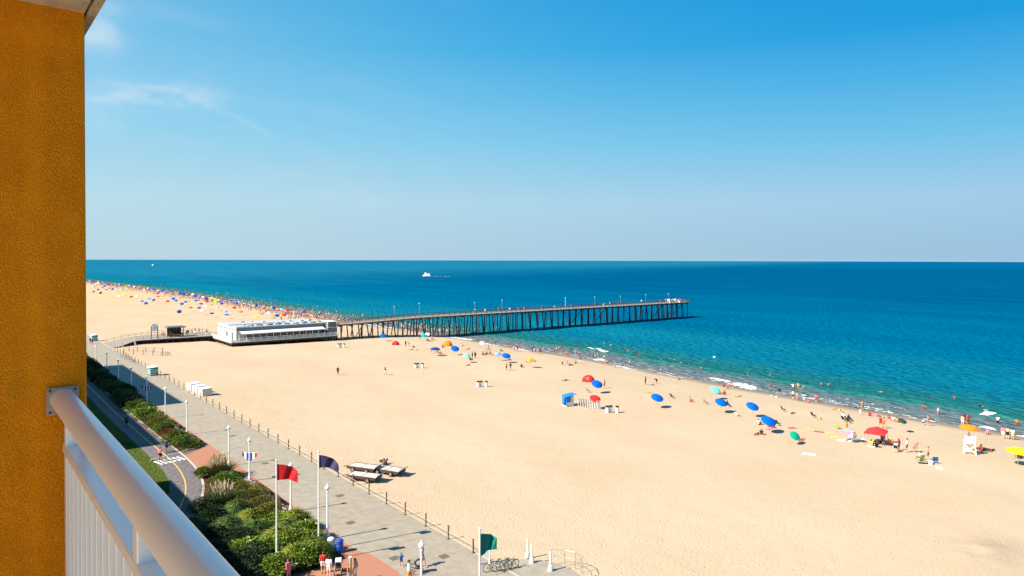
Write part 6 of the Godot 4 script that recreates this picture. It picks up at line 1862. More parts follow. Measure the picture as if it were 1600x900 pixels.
func beach_umbrellas() -> void:
	umbrella(104.04, 193.23, "b", 1.25, "blue and white beach umbrella nearest the pier")
	umbrella(116.29, 189.1, "c", 1.2, "teal beach umbrella under the pier where the sea begins")
	umbrella(103.86, 153.45, "b", 1.3, "blue beach umbrella right of the orange dome tent")
	umbrella(98.64, 155, "d", 1.55, "wide dark blue umbrella left of the orange dome tent")
	umbrella(97.97, 139.75, "l", 1.1, "small pale blue beach umbrella with people in dark clothes")
	umbrella(106.25, 134.57, "b", 1.3, "blue umbrella close to the water beside the lavender one")
	umbrella(106.82, 138.67, "v", 0.95, "lavender umbrella near the water")
	umbrella(105.87, 125.09, "z", 1.3, "orange and yellow umbrella near the bathers")
	umbrella(94.87, 92.43, "b", 1.25, "blue umbrella beside the red dome tent")
	umbrella(84.17, 82.44, "r", 1.1, "red umbrella beside the white chair stack")
	umbrella(93.5, 76.89, "b", 1.25, "lone blue umbrella with nobody under it")
	umbrella(109.83, 76.69, "a", 1.1, "aqua beach umbrella near the shore foam")
	umbrella(99.29, 68.2, "b", 1.2, "blue umbrella just below the aqua one")
	umbrella(100.76, 63.32, "b", 1.2, "blue umbrella in the middle of three on the right sand")
	umbrella(92.68, 55.62, "b", 1.3, "largest blue umbrella, nearest the camera")
	umbrella(89.63, 49.85, "g", 0.85, "small green beach umbrella")
	umbrella(97.34, 45.84, "x", 0.95, "tilted rainbow striped umbrella left of the red canopy")
	umbrella(106.13, 34.31, "o", 1.3, "orange umbrella over the lifeguard stand")
	umbrella(103.15, 27.95, "y", 1.5, "yellow umbrella at the right edge of the beach")
	umbrella(119.58, 162.52, "w", 1, "white umbrella standing at the water line")
	umbrella(119.96, 193.11, "w", 1, "white umbrella behind the pier pilings")
	umbrella(111.1, 44.71, "k", 0.75, "dark green tilted umbrella at the right of the sitting row")
	far_umbrella(79.64, 407.9, "b", "blue beach umbrella in the distant crowd beyond the pier")
	far_umbrella(90.93, 456.9, "b", "blue beach umbrella in the distant crowd beyond the pier")
	far_umbrella(103.12, 452, "b", "blue beach umbrella in the distant crowd beyond the pier")
	far_umbrella(99.18, 428.89, "b", "blue beach umbrella in the distant crowd beyond the pier")
	far_umbrella(100.44, 413.13, "b", "blue beach umbrella in the distant crowd beyond the pier")
	far_umbrella(108.92, 425.48, "b", "blue beach umbrella in the distant crowd beyond the pier")
	far_umbrella(102.62, 390.95, "b", "blue beach umbrella in the distant crowd beyond the pier")
	far_umbrella(93.08, 357.94, "b", "blue beach umbrella in the distant crowd beyond the pier")
	far_umbrella(78.39, 333.38, "d", "dark blue beach umbrella in the distant crowd beyond the pier")
	far_umbrella(87.09, 314.98, "d", "dark blue beach umbrella in the distant crowd beyond the pier")
	far_umbrella(90.13, 304.56, "b", "blue beach umbrella in the distant crowd beyond the pier")
	far_umbrella(95.61, 324.94, "v", "lavender beach umbrella in the distant crowd beyond the pier")
	far_umbrella(89.7, 359.52, "r", "red beach umbrella in the distant crowd beyond the pier")
	far_umbrella(88.1, 333.57, "w", "white beach umbrella in the distant crowd beyond the pier")
	far_umbrella(100.66, 480.2, "r", "red beach umbrella in the distant crowd beyond the pier")
	far_umbrella(86.59, 485.64, "r", "red beach umbrella in the distant crowd beyond the pier")
	far_umbrella(107.66, 351.5, "r", "red beach umbrella in the distant crowd beyond the pier")
	far_umbrella(96.98, 288.39, "y", "yellow beach umbrella in the distant crowd beyond the pier")
	far_umbrella(111.68, 296.28, "r", "red beach umbrella in the distant crowd beyond the pier")
	far_umbrella(107.05, 292.01, "d", "dark blue beach umbrella in the distant crowd beyond the pier")
	far_umbrella(81.81, 497.08, "w", "white beach umbrella in the distant crowd beyond the pier")
	far_umbrella(87.74, 515.11, "y", "yellow beach umbrella in the distant crowd beyond the pier")
	far_umbrella(93.16, 675.32, "b", "blue beach umbrella in the distant crowd beyond the pier")
	far_umbrella(86.8, 613.89, "b", "blue beach umbrella in the distant crowd beyond the pier")
	far_umbrella(96.19, 657.67, "b", "blue beach umbrella in the distant crowd beyond the pier")
	far_umbrella(92.12, 612.32, "b", "blue beach umbrella in the distant crowd beyond the pier")
	far_umbrella(98.67, 640.82, "b", "blue beach umbrella in the distant crowd beyond the pier")
	far_umbrella(79.47, 551.3, "d", "dark blue beach umbrella in the distant crowd beyond the pier")
	far_umbrella(98.49, 625.33, "b", "blue beach umbrella in the distant crowd beyond the pier")
	far_umbrella(78.64, 575.91, "b", "blue beach umbrella in the distant crowd beyond the pier")
	far_umbrella(105.23, 709.2, "b", "blue beach umbrella in the distant crowd beyond the pier")
	far_umbrella(108.31, 672.45, "r", "red beach umbrella in the distant crowd beyond the pier")
	far_umbrella(102.07, 609.42, "a", "aqua beach umbrella in the distant crowd beyond the pier")
	far_umbrella(91.25, 493.48, "w", "white beach umbrella in the distant crowd beyond the pier")
	far_umbrella(90.02, 440.65, "b", "blue beach umbrella in the distant crowd beyond the pier")
	far_umbrella(81.76, 428.56, "b", "blue beach umbrella in the distant crowd beyond the pier")
	far_umbrella(93.64, 423.51, "r", "red beach umbrella in the distant crowd beyond the pier")
	far_umbrella(94.08, 394.72, "b", "blue beach umbrella in the distant crowd beyond the pier")
	far_umbrella(98.76, 367.06, "w", "white beach umbrella in the distant crowd beyond the pier")
	far_umbrella(100.67, 354.39, "a", "aqua beach umbrella in the distant crowd beyond the pier")
	far_umbrella(101.45, 322.09, "o", "orange beach umbrella in the distant crowd beyond the pier")
	far_umbrella(109.9, 309.98, "w", "white beach umbrella in the distant crowd beyond the pier")
	far_umbrella(107.68, 772.73, "w", "white beach umbrella in the distant crowd beyond the pier")
	far_umbrella(115.05, 757.45, "b", "blue beach umbrella in the distant crowd beyond the pier")
	far_umbrella(110.69, 529.93, "r", "red beach umbrella in the distant crowd beyond the pier")

func beach_people() -> void:
	person(19.43, 50.76, "stand", 200, 1, "p", "p", 0.98, "person in a pink shirt standing by the shrubs under the red flag pole", "people on the boardwalk")
	person(21.98, 50.37, "stand", 150, 1, "r", "w", 0.98, "person in a red top beside the stroller on the brick plaza", "people on the boardwalk")
	person(22.01, 49.39, "stand", 130, 0, "w", "w", 0.96, "person in white beside the stroller on the brick plaza, nearer one", "people on the boardwalk")
	person(22.84, 47.66, "stand", 200, 3, "o", "w", 0.85, "shorter person in an orange top beside the short plaza post", "people on the boardwalk")
	person(23.27, 47.58, "stand", 205, 1, "n", "w", 1.03, "bare chested man in white trunks walking past the short plaza post", "people on the boardwalk")
	person(27.27, 47.74, "walk", 160, 1, "b", "b", 0.62, "small child in blue walking on the boardwalk ahead of the stroller", "people on the boardwalk")
	person(26.25, 44.82, "push", 60, 1, "w", "o", 1.03, "man in white shirt and orange shorts pushing a dark stroller", "people on the boardwalk")
	person(28.46, 46.64, "walk", 20, 1, "t", "t", 1, "woman in a patterned tan dress walking beside the lamp post", "people on the boardwalk")
	person(22.23, 161.05, "walk", 180, 2, "k", "k", 1, "person in black walking on the far boardwalk among lamp posts", "people on the boardwalk")
	person(30.42, 229.11, "stand", 0, 1, "k", "p", 1, "person in a dark top beside the far teal stall", "people on the boardwalk")
	person(30.62, 227.06, "stand", 30, 1, "p", "k", 1, "person in pink beside the far teal stall", "people on the boardwalk")
	person(64.04, 139.05, "walk", 140, 2, "k", "k", 1, "lone person in black walking on the open sand left of the pier shadow", "people on the beach")
	person(72.37, 133.55, "walk", 80, 1, "d", "w", 1, "lone walker with dark top and pale shorts on the open sand", "people on the beach")
	person(98.27, 124.33, "stand", 200, 1, "n", "k", 1, "man in black trunks of the standing pair on the middle sand", "people on the beach")
	person(99.62, 124.62, "stand", 160, 1, "k", "t", 0.98, "woman in a dark swimsuit of the standing pair on the middle sand", "people on the beach")
	person(104.38, 126.35, "sit", 120, 1, "k", "k", 1, "person sitting alone on the sand right of the standing pair", "people on the beach")
	person(95.56, 135.77, "lie", 95, 1, "t", "k", 1, "sunbather lying flat on the sand below the pale blue umbrella", "people on the beach")
	person(103.81, 145.5, "stand", 30, 2, "n", "k", 1, "man in dark trunks standing beside the pale blue umbrella", "people on the beach")
	person(104.43, 145.1, "stand", 170, 2, "k", "k", 1, "woman in black standing right of the pale blue umbrella", "people on the beach")
	person(101.28, 142.78, "sit", 80, 2, "k", "k", 1, "person in dark clothes sitting in shade below the pale blue umbrella", "people on the beach")
	person(99.72, 106.42, "lie", 60, 1, "n", "k", 1, "sunbather lying alone left of the red dome tent", "people on the beach")
	person(99.9, 95.32, "stand", 200, 1, "n", "r", 1, "man in reddish trunks standing right of a blue umbrella and dome tent", "people on the beach")
	person(111.51, 94.8, "stand", 200, 2, "n", "k", 1, "man in black trunks standing alone above the lone blue umbrella", "people on the beach")
	person(112.18, 93.6, "sit", 40, 1, "w", "k", 0.8, "child sitting on the sand below the man in black trunks", "people on the beach")
	person(114.57, 94.41, "bend", 250, 1, "d", "d", 0.95, "person in dark blue bending over near a sitting child", "people on the beach")
	person(102.79, 76.98, "sit", 60, 1, "o", "r", 0.95, "sunbather in orange sitting alone right of the lone blue umbrella", "people on the beach")
	person(126.72, 98.06, "lie", 115, 2, "r", "k", 1, "person lying at the water edge in the middle of the beach", "people on the beach")
	person(99.05, 65.24, "sit", 30, 1, "w", "w", 1, "pale sunbather sitting alone between the blue umbrellas", "people on the beach")
	person(123.91, 84.51, "stand", 80, 1, "r", "k", 0.9, "child in red standing above the aqua umbrella, leftmost of three", "people on the beach")
	person(125.01, 84.27, "stand", 120, 1, "n", "p", 0.75, "small child in pink bottoms in the middle of three by the aqua umbrella", "people on the beach")
	person(128.32, 85.33, "stand", 60, 1, "p", "r", 0.75, "small child in pink top at the right of three by the aqua umbrella", "people on the beach")
	person(115.69, 80.05, "sit", 100, 2, "k", "k", 1, "person in dark swimwear sitting under the aqua umbrella", "people on the beach")
	person(116.06, 79.08, "sit", 170, 2, "r", "r", 1, "person in red sitting right of the aqua umbrella", "people on the beach")
	person(116.78, 76.39, "lie", 80, 1, "n", "t", 1, "sunbather lying right of the aqua umbrella", "people on the beach")
	person(125.88, 74.89, "lie", 110, 1, "w", "k", 0.95, "left of two sunbathers lying at the water edge", "people on the beach")
	person(125.15, 73.5, "lie", 110, 0, "w", "t", 0.95, "right of two sunbathers lying at the water edge", "people on the beach")
	person(134.8, 80.51, "stand", 200, 1, "r", "k", 1, "bather in red top standing ankle deep beyond the two lying at the edge", "people on the beach")
	person(133.62, 77.77, "sit", 120, 2, "k", "k", 0.95, "bather in black sitting in the wash", "people on the beach")
	person(126.55, 70.83, "stand", 70, 0, "w", "k", 1.02, "pale person in a white top of the standing pair at the waterline", "people on the beach")
	person(125.67, 69.56, "stand", 250, 1, "n", "p", 0.98, "person in pink bottoms of the standing pair at the waterline", "people on the beach")
	person(126.49, 68.59, "stand", 80, 1, "w", "w", 0.5, "toddler in white at the water edge", "people on the beach")
	person(125.78, 67.32, "sit", 90, 1, "p", "r", 0.7, "child in pink sitting at the water edge", "people on the beach")
	person(127.66, 66.81, "stand", 130, 1, "p", "r", 0.95, "person in pink standing right of the sitting child in pink", "people on the beach")
	person(122.4, 60.62, "lie", 95, 1, "o", "n", 0.95, "left of two tanned sunbathers lying near the wet sand", "people on the beach")
	person(121.74, 59.5, "lie", 95, 1, "y", "n", 0.95, "right of two tanned sunbathers lying near the wet sand", "people on the beach")
	person(127.92, 58.27, "stand", 160, 1, "n", "t", 1.05, "tall tanned person standing where the foam ends", "people on the beach")
	person(121.52, 55.73, "stand", 120, 0, "w", "w", 0.6, "small child in a white shirt on the wet sand", "people on the beach")
	person(122, 54.33, "sit", 100, 1, "r", "k", 1, "person in red sitting right of the child in white", "people on the beach")
	person(122.72, 53.49, "sit", 80, 1, "p", "p", 0.9, "person in pink sitting on the wet sand", "people on the beach")
	person(120.73, 50.57, "sit", 75, 1, "r", "w", 1, "person in red sitting left in the row by the dark green umbrella", "people on the beach")
	person(120.77, 49.98, "sit", 75, 1, "w", "r", 1, "person in white sitting in the middle of the row by the dark green umbrella", "people on the beach")
	person(120.05, 49.09, "sit", 75, 1, "n", "r", 1, "person sitting at the right of the row by the dark green umbrella", "people on the beach")
	person(111.93, 48.19, "walk", 130, 1, "r", "r", 1, "woman in red walking with a companion above the red canopy", "people on the beach")
	person(111.35, 47.47, "walk", 140, 1, "n", "o", 1.03, "man in orange trunks walking beside the woman in red", "people on the beach")
	person(113.32, 54.63, "chair", 70, 1, "w", "k", 1, "person in white sitting in the left of two dark loungers", "people on the beach")
	person(112.53, 53.32, "chair", 70, 2, "k", "k", 1, "person in black sitting in the right of two dark loungers", "people on the beach")
	person(110.13, 61.63, "lie", 100, 1, "k", "n", 1, "sunbather lying behind the dark beach chair", "people on the beach")
	person(109.34, 56.66, "lie", 100, 1, "y", "t", 1, "sunbather lying right of the second dark beach chair", "people on the beach")
	person(96.25, 59.36, "sit", 60, 1, "w", "k", 1, "person in white sitting left of the big blue umbrella", "people on the beach")
	person(96.45, 57.66, "sit", 100, 2, "k", "k", 1, "person in dark clothes in the shade of the big blue umbrella", "people on the beach")
	person(90.33, 56.01, "lie", 95, 1, "r", "k", 1, "sunbather in red lying below the big blue umbrella", "people on the beach")
	person(90.88, 55.63, "sit", 110, 1, "k", "r", 1, "person in a dark top sitting among the towels below the big blue umbrella", "people on the beach")
	person(92.43, 50.45, "lie", 95, 1, "r", "n", 1, "sunbather in red lying in the green umbrella shade", "people on the beach")
	person(104.72, 70.63, "chair", 80, 2, "k", "k", 1, "person in black lounging under the blue umbrella below the aqua one", "people on the beach")
	person(104.65, 49.95, "stand", 150, 1, "o", "o", 0.7, "child in orange standing beside the lime chair", "people on the beach")
	person(98.12, 46.47, "lie", 90, 1, "u", "k", 1, "sunbather in purple lying by the rainbow umbrella", "people on the beach")
	person(97.42, 43.1, "sit", 80, 1, "y", "k", 1, "person in yellow sitting under the red canopy, left", "people on the beach")
	person(97.29, 42.36, "sit", 120, 2, "k", "k", 1, "person in black sitting under the red canopy, centre", "people on the beach")
	person(99.12, 42.32, "stand", 90, 2, "k", "k", 1, "person in black standing at the right post of the red canopy", "people on the beach")
	person(101.16, 43.45, "stand", 200, 1, "o", "k", 1, "person in orange standing behind the red canopy", "people on the beach")
	person(96.57, 39.68, "bend", 100, 0, "w", "k", 1, "person in dark shorts bending over the towels right of the red canopy", "people on the beach")
	person(97.98, 39.86, "stand", 160, 2, "r", "k", 0.95, "person in a red top behind the one bending over", "people on the beach")
	person(97.85, 38.78, "stand", 200, 1, "w", "k", 1.08, "tall man in white top and black trousers on the sand", "people on the beach")
	person(98.64, 38.22, "bend", 60, 1, "p", "t", 1, "person in a pale pink shirt leaning forward", "people on the beach")
	person(95.17, 36.19, "chair", 150, 1, "w", "d", 1, "person reclining in the striped chair near the blue chair", "people on the beach")
	person(96.06, 35.56, "stand", 200, 1, "n", "k", 1.02, "bare chested man in black trunks beside the blue chair", "people on the beach")
	person(122.34, 46.06, "bend", 120, 1, "w", "k", 0.6, "small child crouching at the waterline", "people on the beach")
	person(122.57, 45.43, "stand", 200, 1, "n", "o", 1, "tanned adult standing at the waterline beside a crouching child", "people on the beach")
	person(129.81, 42.9, "stand", 120, 0, "n", "w", 1, "bather left behind the orange umbrella", "people on the beach")
	person(132.13, 43.39, "stand", 90, 1, "k", "k", 1, "bather in a dark swimsuit farthest behind the orange umbrella", "people on the beach")
	person(131.51, 42.71, "stand", 160, 1, "r", "r", 1, "bather in red behind the orange umbrella", "people on the beach")
	person(108.05, 33.39, "sit", 70, 2, "r", "k", 1.05, "person in dark red sitting in the shade right of the lifeguard stand", "people on the beach")
	person(109.35, 32.66, "lie", 80, 2, "n", "k", 1, "sunbather lying right of the lifeguard stand", "people on the beach")
	person(122.71, 35.19, "stand", 80, 0, "p", "w", 1.08, "left of three standing on the wet sand at right", "people on the beach")
	person(122.86, 34.66, "stand", 80, 0, "n", "k", 1.08, "middle of three on the wet sand, with black trunks", "people on the beach")
	person(123.12, 34.09, "stand", 80, 1, "w", "y", 0.98, "right of three on the wet sand, with yellow bottoms", "people on the beach")
	person(135.47, 39.6, "stand", 130, 2, "w", "k", 1, "wader in white and black beside the splash", "people on the beach")
	person(136.38, 37.17, "stand", 130, 2, "o", "r", 1, "wader in orange near the right edge", "people on the beach")
	person(107.98, 29.17, "sit", 70, 2, "k", "k", 1.1, "person in dark clothes under the yellow umbrella", "people on the beach")
	person(144.01, 44.07, "swim", 120, 0, "w", "n", 1, "swimmer in the white splash at right", "people on the beach")
	person(103.05, 177.83, "stand", 120, 2, "k", "k", 0.95, "person in black at the left of the group beside the red tent", "people on the beach")
	person(103.84, 177.34, "stand", 80, 1, "n", "k", 1, "tall person of the group beside the red tent", "people on the beach")
	person(102.51, 172.57, "sit", 90, 1, "r", "t", 1, "person in red sitting in the group beside the red tent", "people on the beach")
	person(100.79, 168.29, "sit", 130, 1, "w", "k", 1, "person in white sitting at the right of the red tent group", "people on the beach")
	person(99.59, 169.04, "lie", 90, 1, "n", "t", 1, "sunbather lying at the front of the red tent group", "people on the beach")
	person(118.21, 194.98, "stand", 90, 2, "k", "k", 0.9, "person in black near the pier left of the teal umbrella", "people on the beach")
	person(117.15, 188.59, "sit", 90, 1, "k", "w", 1, "person sitting at left below the teal umbrella by the pier", "people on the beach")
	person(119.77, 190.1, "stand", 90, 1, "n", "k", 0.95, "person standing right of the teal umbrella by the pier", "people on the beach")
	person(100.58, 159.96, "stand", 60, 1, "w", "k", 0.75, "child standing left of the dark blue umbrella", "people on the beach")
	person(101.29, 157.89, "chair", 110, 1, "r", "r", 1, "person in red seated under the dark blue umbrella", "people on the beach")
	person(101.87, 157.53, "sit", 60, 1, "p", "r", 1, "person in pink seated under the dark blue umbrella", "people on the beach")
	person(111.03, 170.34, "sit", 60, 2, "k", "k", 1, "person in black between the orange tent and dark blue umbrella", "people on the beach")
	person(118.79, 171.77, "sit", 60, 1, "w", "k", 1, "person sitting at the water edge right of the orange tent", "people on the beach")
	person(115.1, 163.54, "lie", 90, 1, "n", "r", 1, "sunbather near the water right of the orange tent", "people on the beach")
	person(110.45, 149.81, "sit", 60, 2, "k", "r", 1.1, "person in black seated left of the lavender umbrella", "people on the beach")
	person(112.24, 150.79, "sit", 90, 2, "r", "k", 1, "person in red seated left of the lavender umbrella", "people on the beach")
	person(112.3, 149.15, "chair", 60, 2, "k", "k", 1, "person in black on a chair beside the lavender umbrella", "people on the beach")
	person(111.94, 146.14, "stand", 60, 1, "p", "p", 0.8, "child in pink beside the lavender umbrella", "people on the beach")
	person(121.42, 156.14, "sit", 60, 2, "g", "k", 1, "person in green above the blue umbrella near the water", "people on the beach")
	person(109.85, 138.07, "sit", 80, 1, "t", "k", 1, "person sitting in the shadow right below the blue umbrella near the water", "people on the beach")
	person(114.98, 205.14, "sit", 60, 2, "k", "n", 1, "person sitting just above the red tent", "people on the beach")
	person(107.64, 209.59, "sit", 60, 2, "k", "n", 0.9, "person sitting alone near the pier shadow", "people on the beach")
	person(124.99, 216.59, "stand", 60, 1, "p", "r", 1, "person in pink under the pier", "people on the beach")
	person(120.07, 163.81, "stand", 60, 1, "n", "p", 0.7, "small child at the water left of the lavender umbrella", "people on the beach")
	person(119.92, 160.19, "stand", 150, 1, "n", "o", 1, "bather in orange standing at the wash above the lavender umbrella", "people on the beach")
	person(114.25, 133.74, "sit", 60, 2, "k", "r", 1, "person in black beside the orange and yellow umbrella", "people on the beach")
	person(111.77, 133.3, "sit", 90, 1, "r", "r", 1, "person in red under the orange and yellow umbrella", "people on the beach")
	person(119.42, 126.54, "sit", 60, 1, "p", "w", 1, "person in pink sitting by the black dog", "people on the beach")
	person(118.42, 124.34, "lie", 60, 1, "k", "k", 1, "sunbather in black lying by the black dog", "people on the beach")
	person(122.6, 127.1, "sit", 60, 1, "n", "k", 1, "person sitting on the wet sand right of the black dog", "people on the beach")
	person(124.27, 126.96, "stand", 120, 1, "k", "w", 0.95, "person in dark top and white bottoms at the waterline", "people on the beach")
	person(133.16, 174.19, "stand", 14, 2, "k", "g", 0.8, "bather in a black top standing in the shallows left, towards the pier", "bathers in the sea")
	person(128.33, 160.4, "stand", 57, 1, "r", "r", 0.95, "bather in a red top standing in the shallows left, towards the pier", "bathers in the sea")
	person(125.69, 155.34, "stand", 278, 1, "p", "b", 1, "bather in a pink top standing in the shallows left, towards the pier", "bathers in the sea")
	person(127.14, 155.96, "stand", 208, 1, "r", "r", 0.95, "bather in a red top standing in the shallows left, towards the pier, farther out", "bathers in the sea")
	person(126.85, 154.44, "stand", 36, 1, "n", "w", 1, "bather in white trunks standing in the shallows left, towards the pier", "bathers in the sea")
	person(130.89, 160.26, "stand", 0, 1, "p", "d", 1, "bather in a pink top standing in the shallows left, towards the pier, farther out", "bathers in the sea")
	person(132.89, 160.58, "stand", 85, 1, "r", "b", 0.95, "bather in a red top standing in the shallows left, towards the pier, closer in", "bathers in the sea")
	person(129.76, 152.19, "stand", 347, 2, "d", "b", 1, "bather in a navy top standing in the shallows just right of the lavender umbrella", "bathers in the sea")
	person(128.59, 149.69, "stand", 152, 1, "n", "b", 1, "bather in blue trunks standing in the shallows just right of the lavender umbrella", "bathers in the sea")
	person(131.86, 154.08, "stand", 74, 1, "d", "w", 0.95, "bather in a navy top standing in the shallows just right of the lavender umbrella, farther", "bathers in the sea")
	person(128.29, 148.25, "stand", 308, 1, "n", "g", 1, "bather in green trunks standing in the shallows just right of the lavender umbrella", "bathers in the sea")
	person(129.73, 148.81, "stand", 181, 1, "d", "k", 0.95, "bather in a navy top standing in the shallows just right of the lavender umbrella, farther", "bathers in the sea")
	person(136.92, 155.61, "stand", 246, 1, "p", "g", 0.8, "bather in a pink top standing in the shallows just right of the lavender umbrella", "bathers in the sea")
	person(134.71, 148.37, "stand", 11, 1, "n", "r", 0.95, "bather in red trunks standing in the shallows above the orange umbrella", "bathers in the sea")
	person(139.1, 152.08, "stand", 214, 2, "w", "r", 0.95, "bather in a white top standing in the shallows above the orange umbrella", "bathers in the sea")
	person(141.69, 153.79, "stand", 23, 1, "w", "r", 1, "bather in a white top standing in the shallows above the orange umbrella, farther out", "bathers in the sea")
	person(138.35, 149.06, "stand", 236, 1, "r", "k", 0.95, "bather in a red top standing in the shallows above the orange umbrella", "bathers in the sea")
	person(135.19, 144.58, "stand", 55, 1, "d", "o", 0.95, "bather in a navy top standing in the shallows above the orange umbrella", "bathers in the sea")
	person(146.17, 158.07, "wade", 46, 1, "k", "r", 1, "bather in a black top wading waist deep above the orange umbrella", "bathers in the sea")
	person(140.42, 147.46, "wade", 174, 1, "d", "g", 0.95, "bather in a navy top wading waist deep above the orange umbrella", "bathers in the sea")
	person(138.72, 143.55, "wade", 156, 1, "n", "o", 1, "bather in orange trunks wading waist deep above the orange umbrella", "bathers in the sea")
	person(132.93, 141.38, "stand", 247, 1, "n", "d", 1, "bather in navy trunks standing in the shallows above the orange umbrella", "bathers in the sea")
	person(138.92, 138.37, "wade", 273, 2, "n", "k", 0.8, "bather in black trunks wading waist deep left of the small breaker", "bathers in the sea")
	person(137.93, 135.9, "stand", 176, 2, "n", "b", 0.95, "bather in blue trunks standing in the shallows left of the small breaker", "bathers in the sea")
	person(140.2, 137.39, "stand", 28, 1, "p", "w", 1, "bather in a pink top standing in the shallows left of the small breaker", "bathers in the sea")
	person(140.77, 136.95, "stand", 66, 1, "p", "g", 1, "bather in a pink top standing in the shallows left of the small breaker, farther out", "bathers in the sea")
	person(137.6, 131.46, "stand", 222, 1, "w", "k", 0.95, "bather in a white top standing in the shallows at the small breaker", "bathers in the sea")
	person(129.12, 122.23, "stand", 150, 1, "n", "r", 1, "bather in red trunks standing in the shallows at the small breaker", "bathers in the sea")
	person(127.71, 118.09, "stand", 232, 2, "p", "d", 0.8, "bather in a pink top standing in the shallows beyond the small breaker", "bathers in the sea")
	person(132.71, 119.45, "stand", 149, 1, "d", "p", 0.8, "bather in a navy top standing in the shallows beyond the small breaker", "bathers in the sea")
	person(133.61, 118.75, "stand", 193, 0, "w", "d", 1, "bather in a white top standing in the shallows beyond the small breaker", "bathers in the sea")
	person(150.35, 143.4, "wade", 45, 1, "p", "g", 0.8, "bather in a pink top wading waist deep at the small breaker", "bathers in the sea")
	person(151.7, 142.35, "wade", 182, 0, "k", "g", 1, "bather in a black top wading waist deep at the small breaker", "bathers in the sea")
	person(163.15, 149.02, "swim", 248, 2, "k", "g", 0.95, "bather with wet hair swimming with head above water beyond the small breaker", "bathers in the sea")
	person(156.26, 140.67, "wade", 297, 1, "k", "g", 1, "bather in a black top wading waist deep beyond the small breaker", "bathers in the sea")
	person(155.76, 139.22, "wade", 343, 1, "p", "o", 0.95, "bather in a pink top wading waist deep beyond the small breaker", "bathers in the sea")
	person(169.34, 150.55, "swim", 178, 2, "p", "o", 0.95, "bather with wet hair swimming with head above water beyond the small breaker, farther out", "bathers in the sea")
	person(164.68, 143.8, "swim", 352, 1, "d", "w", 0.8, "bather with dark hair swimming with head above water beyond the small breaker", "bathers in the sea")
	person(150.3, 131.22, "wade", 72, 2, "d", "g", 1, "bather in a navy top wading waist deep beyond the small breaker", "bathers in the sea")
	person(151.89, 131.66, "wade", 144, 1, "r", "g", 1, "bather in a red top wading waist deep beyond the small breaker", "bathers in the sea")
	person(151.3, 130.45, "wade", 297, 2, "w", "d", 0.8, "bather in a white top wading waist deep beyond the small breaker", "bathers in the sea")
	person(155.97, 135.45, "wade", 100, 0, "k", "o", 1, "bather in a black top wading waist deep beyond the small breaker, farther out", "bathers in the sea")
	person(164.07, 156.77, "wade", 351, 1, "p", "d", 1, "bather in a pink top wading waist deep at the small breaker, farther out", "bathers in the sea")
	person(161.97, 152, "wade", 84, 1, "n", "p", 1, "bather in pink trunks wading waist deep at the small breaker", "bathers in the sea")
	person(148.88, 121.19, "swim", 247, 1, "n", "k", 1, "bather with dark hair swimming with head above water in the middle of the bay", "bathers in the sea")
	person(134.23, 109.24, "stand", 179, 1, "n", "w", 0.8, "bather in white trunks standing in the shallows in the middle of the bay", "bathers in the sea")
	person(153.62, 122.16, "swim", 0, 1, "n", "b", 0.95, "bather with wet hair swimming with head above water in the middle of the bay", "bathers in the sea")
	person(153.73, 120.51, "swim", 352, 1, "w", "o", 0.95, "bather with dark hair swimming with head above water in the middle of the bay, farther", "bathers in the sea")
	person(148.36, 114.22, "wade", 151, 0, "n", "o", 0.95, "bather in orange trunks wading waist deep in the middle of the bay", "bathers in the sea")
	person(147.34, 110.81, "wade", 214, 1, "k", "g", 0.8, "bather in a black top wading waist deep in the middle of the bay", "bathers in the sea")
	person(143.63, 105.71, "wade", 80, 1, "d", "p", 0.8, "bather in a navy top wading waist deep in the middle of the bay", "bathers in the sea")
	person(143.66, 104.41, "swim", 179, 1, "p", "b", 1, "bather with dark hair swimming with head above water in the middle of the bay, farther", "bathers in the sea")
	person(164.49, 115.34, "wade", 289, 1, "w", "k", 1, "bather in a white top wading waist deep in the middle of the bay", "bathers in the sea")
	person(145.94, 92.94, "wade", 221, 1, "d", "w", 1, "bather in a navy top wading waist deep above the blue umbrellas", "bathers in the sea")
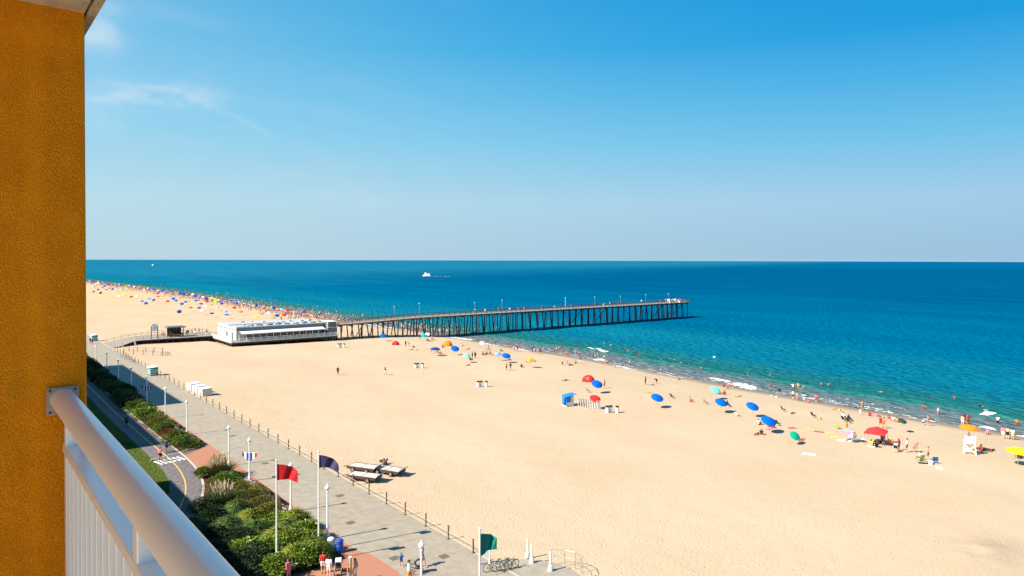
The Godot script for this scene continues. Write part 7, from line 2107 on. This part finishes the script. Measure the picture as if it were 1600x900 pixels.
	person(150.12, 89.68, "wade", 194, 1, "p", "o", 0.8, "bather in a pink top wading waist deep above the blue umbrellas", "bathers in the sea")
	person(141.02, 77.79, "wade", 254, 1, "n", "o", 0.95, "bather in orange trunks wading waist deep right of centre", "bathers in the sea")
	person(138.74, 77.68, "swim", 251, 1, "w", "r", 0.95, "bather with wet hair swimming with head above water right of centre", "bathers in the sea")
	person(140.46, 76.34, "swim", 337, 0, "n", "p", 0.8, "bather with dark hair swimming with head above water right of centre", "bathers in the sea")
	person(146.54, 75.43, "swim", 200, 0, "r", "o", 1, "bather with dark hair swimming with head above water right of centre, farther out", "bathers in the sea")
	person(148.4, 74.96, "swim", 18, 1, "p", "o", 1, "bather with wet hair swimming with head above water right of centre, farther out", "bathers in the sea")
	person(143.46, 67.63, "swim", 150, 1, "p", "o", 0.8, "bather with wet hair swimming with head above water in the green swell", "bathers in the sea")
	person(149.07, 64.13, "swim", 153, 0, "p", "k", 0.95, "bather with dark hair swimming with head above water in the green swell", "bathers in the sea")
	person(150.43, 63.06, "wade", 13, 2, "d", "o", 0.8, "bather in a navy top wading waist deep in the green swell", "bathers in the sea")
	person(149.58, 55.27, "wade", 67, 2, "d", "g", 1, "bather in a navy top wading waist deep behind the lifeguard stand at right", "bathers in the sea")
	person(153.47, 52.22, "wade", 233, 2, "n", "o", 1, "bather in orange trunks wading waist deep behind the lifeguard stand at right", "bathers in the sea")
	person(138.23, 52.12, "swim", 304, 1, "r", "r", 0.8, "bather with wet hair swimming with head above water behind the lifeguard stand at right", "bathers in the sea")
	person(135.16, 48.47, "wade", 349, 1, "w", "p", 1, "bather in a white top wading waist deep behind the lifeguard stand at right", "bathers in the sea")
	person(148.33, 47.06, "swim", 1, 0, "k", "p", 0.8, "bather with wet hair swimming with head above water behind the lifeguard stand at right, farther", "bathers in the sea")
	person(148.43, 46.26, "wade", 73, 1, "k", "p", 1, "bather in a black top wading waist deep behind the lifeguard stand at right", "bathers in the sea")
	person(124.3, 37.66, "sit", 275, 1, "p", "p", 1, "bather in a pink top sitting in the wash behind the lifeguard stand at right", "bathers in the sea")
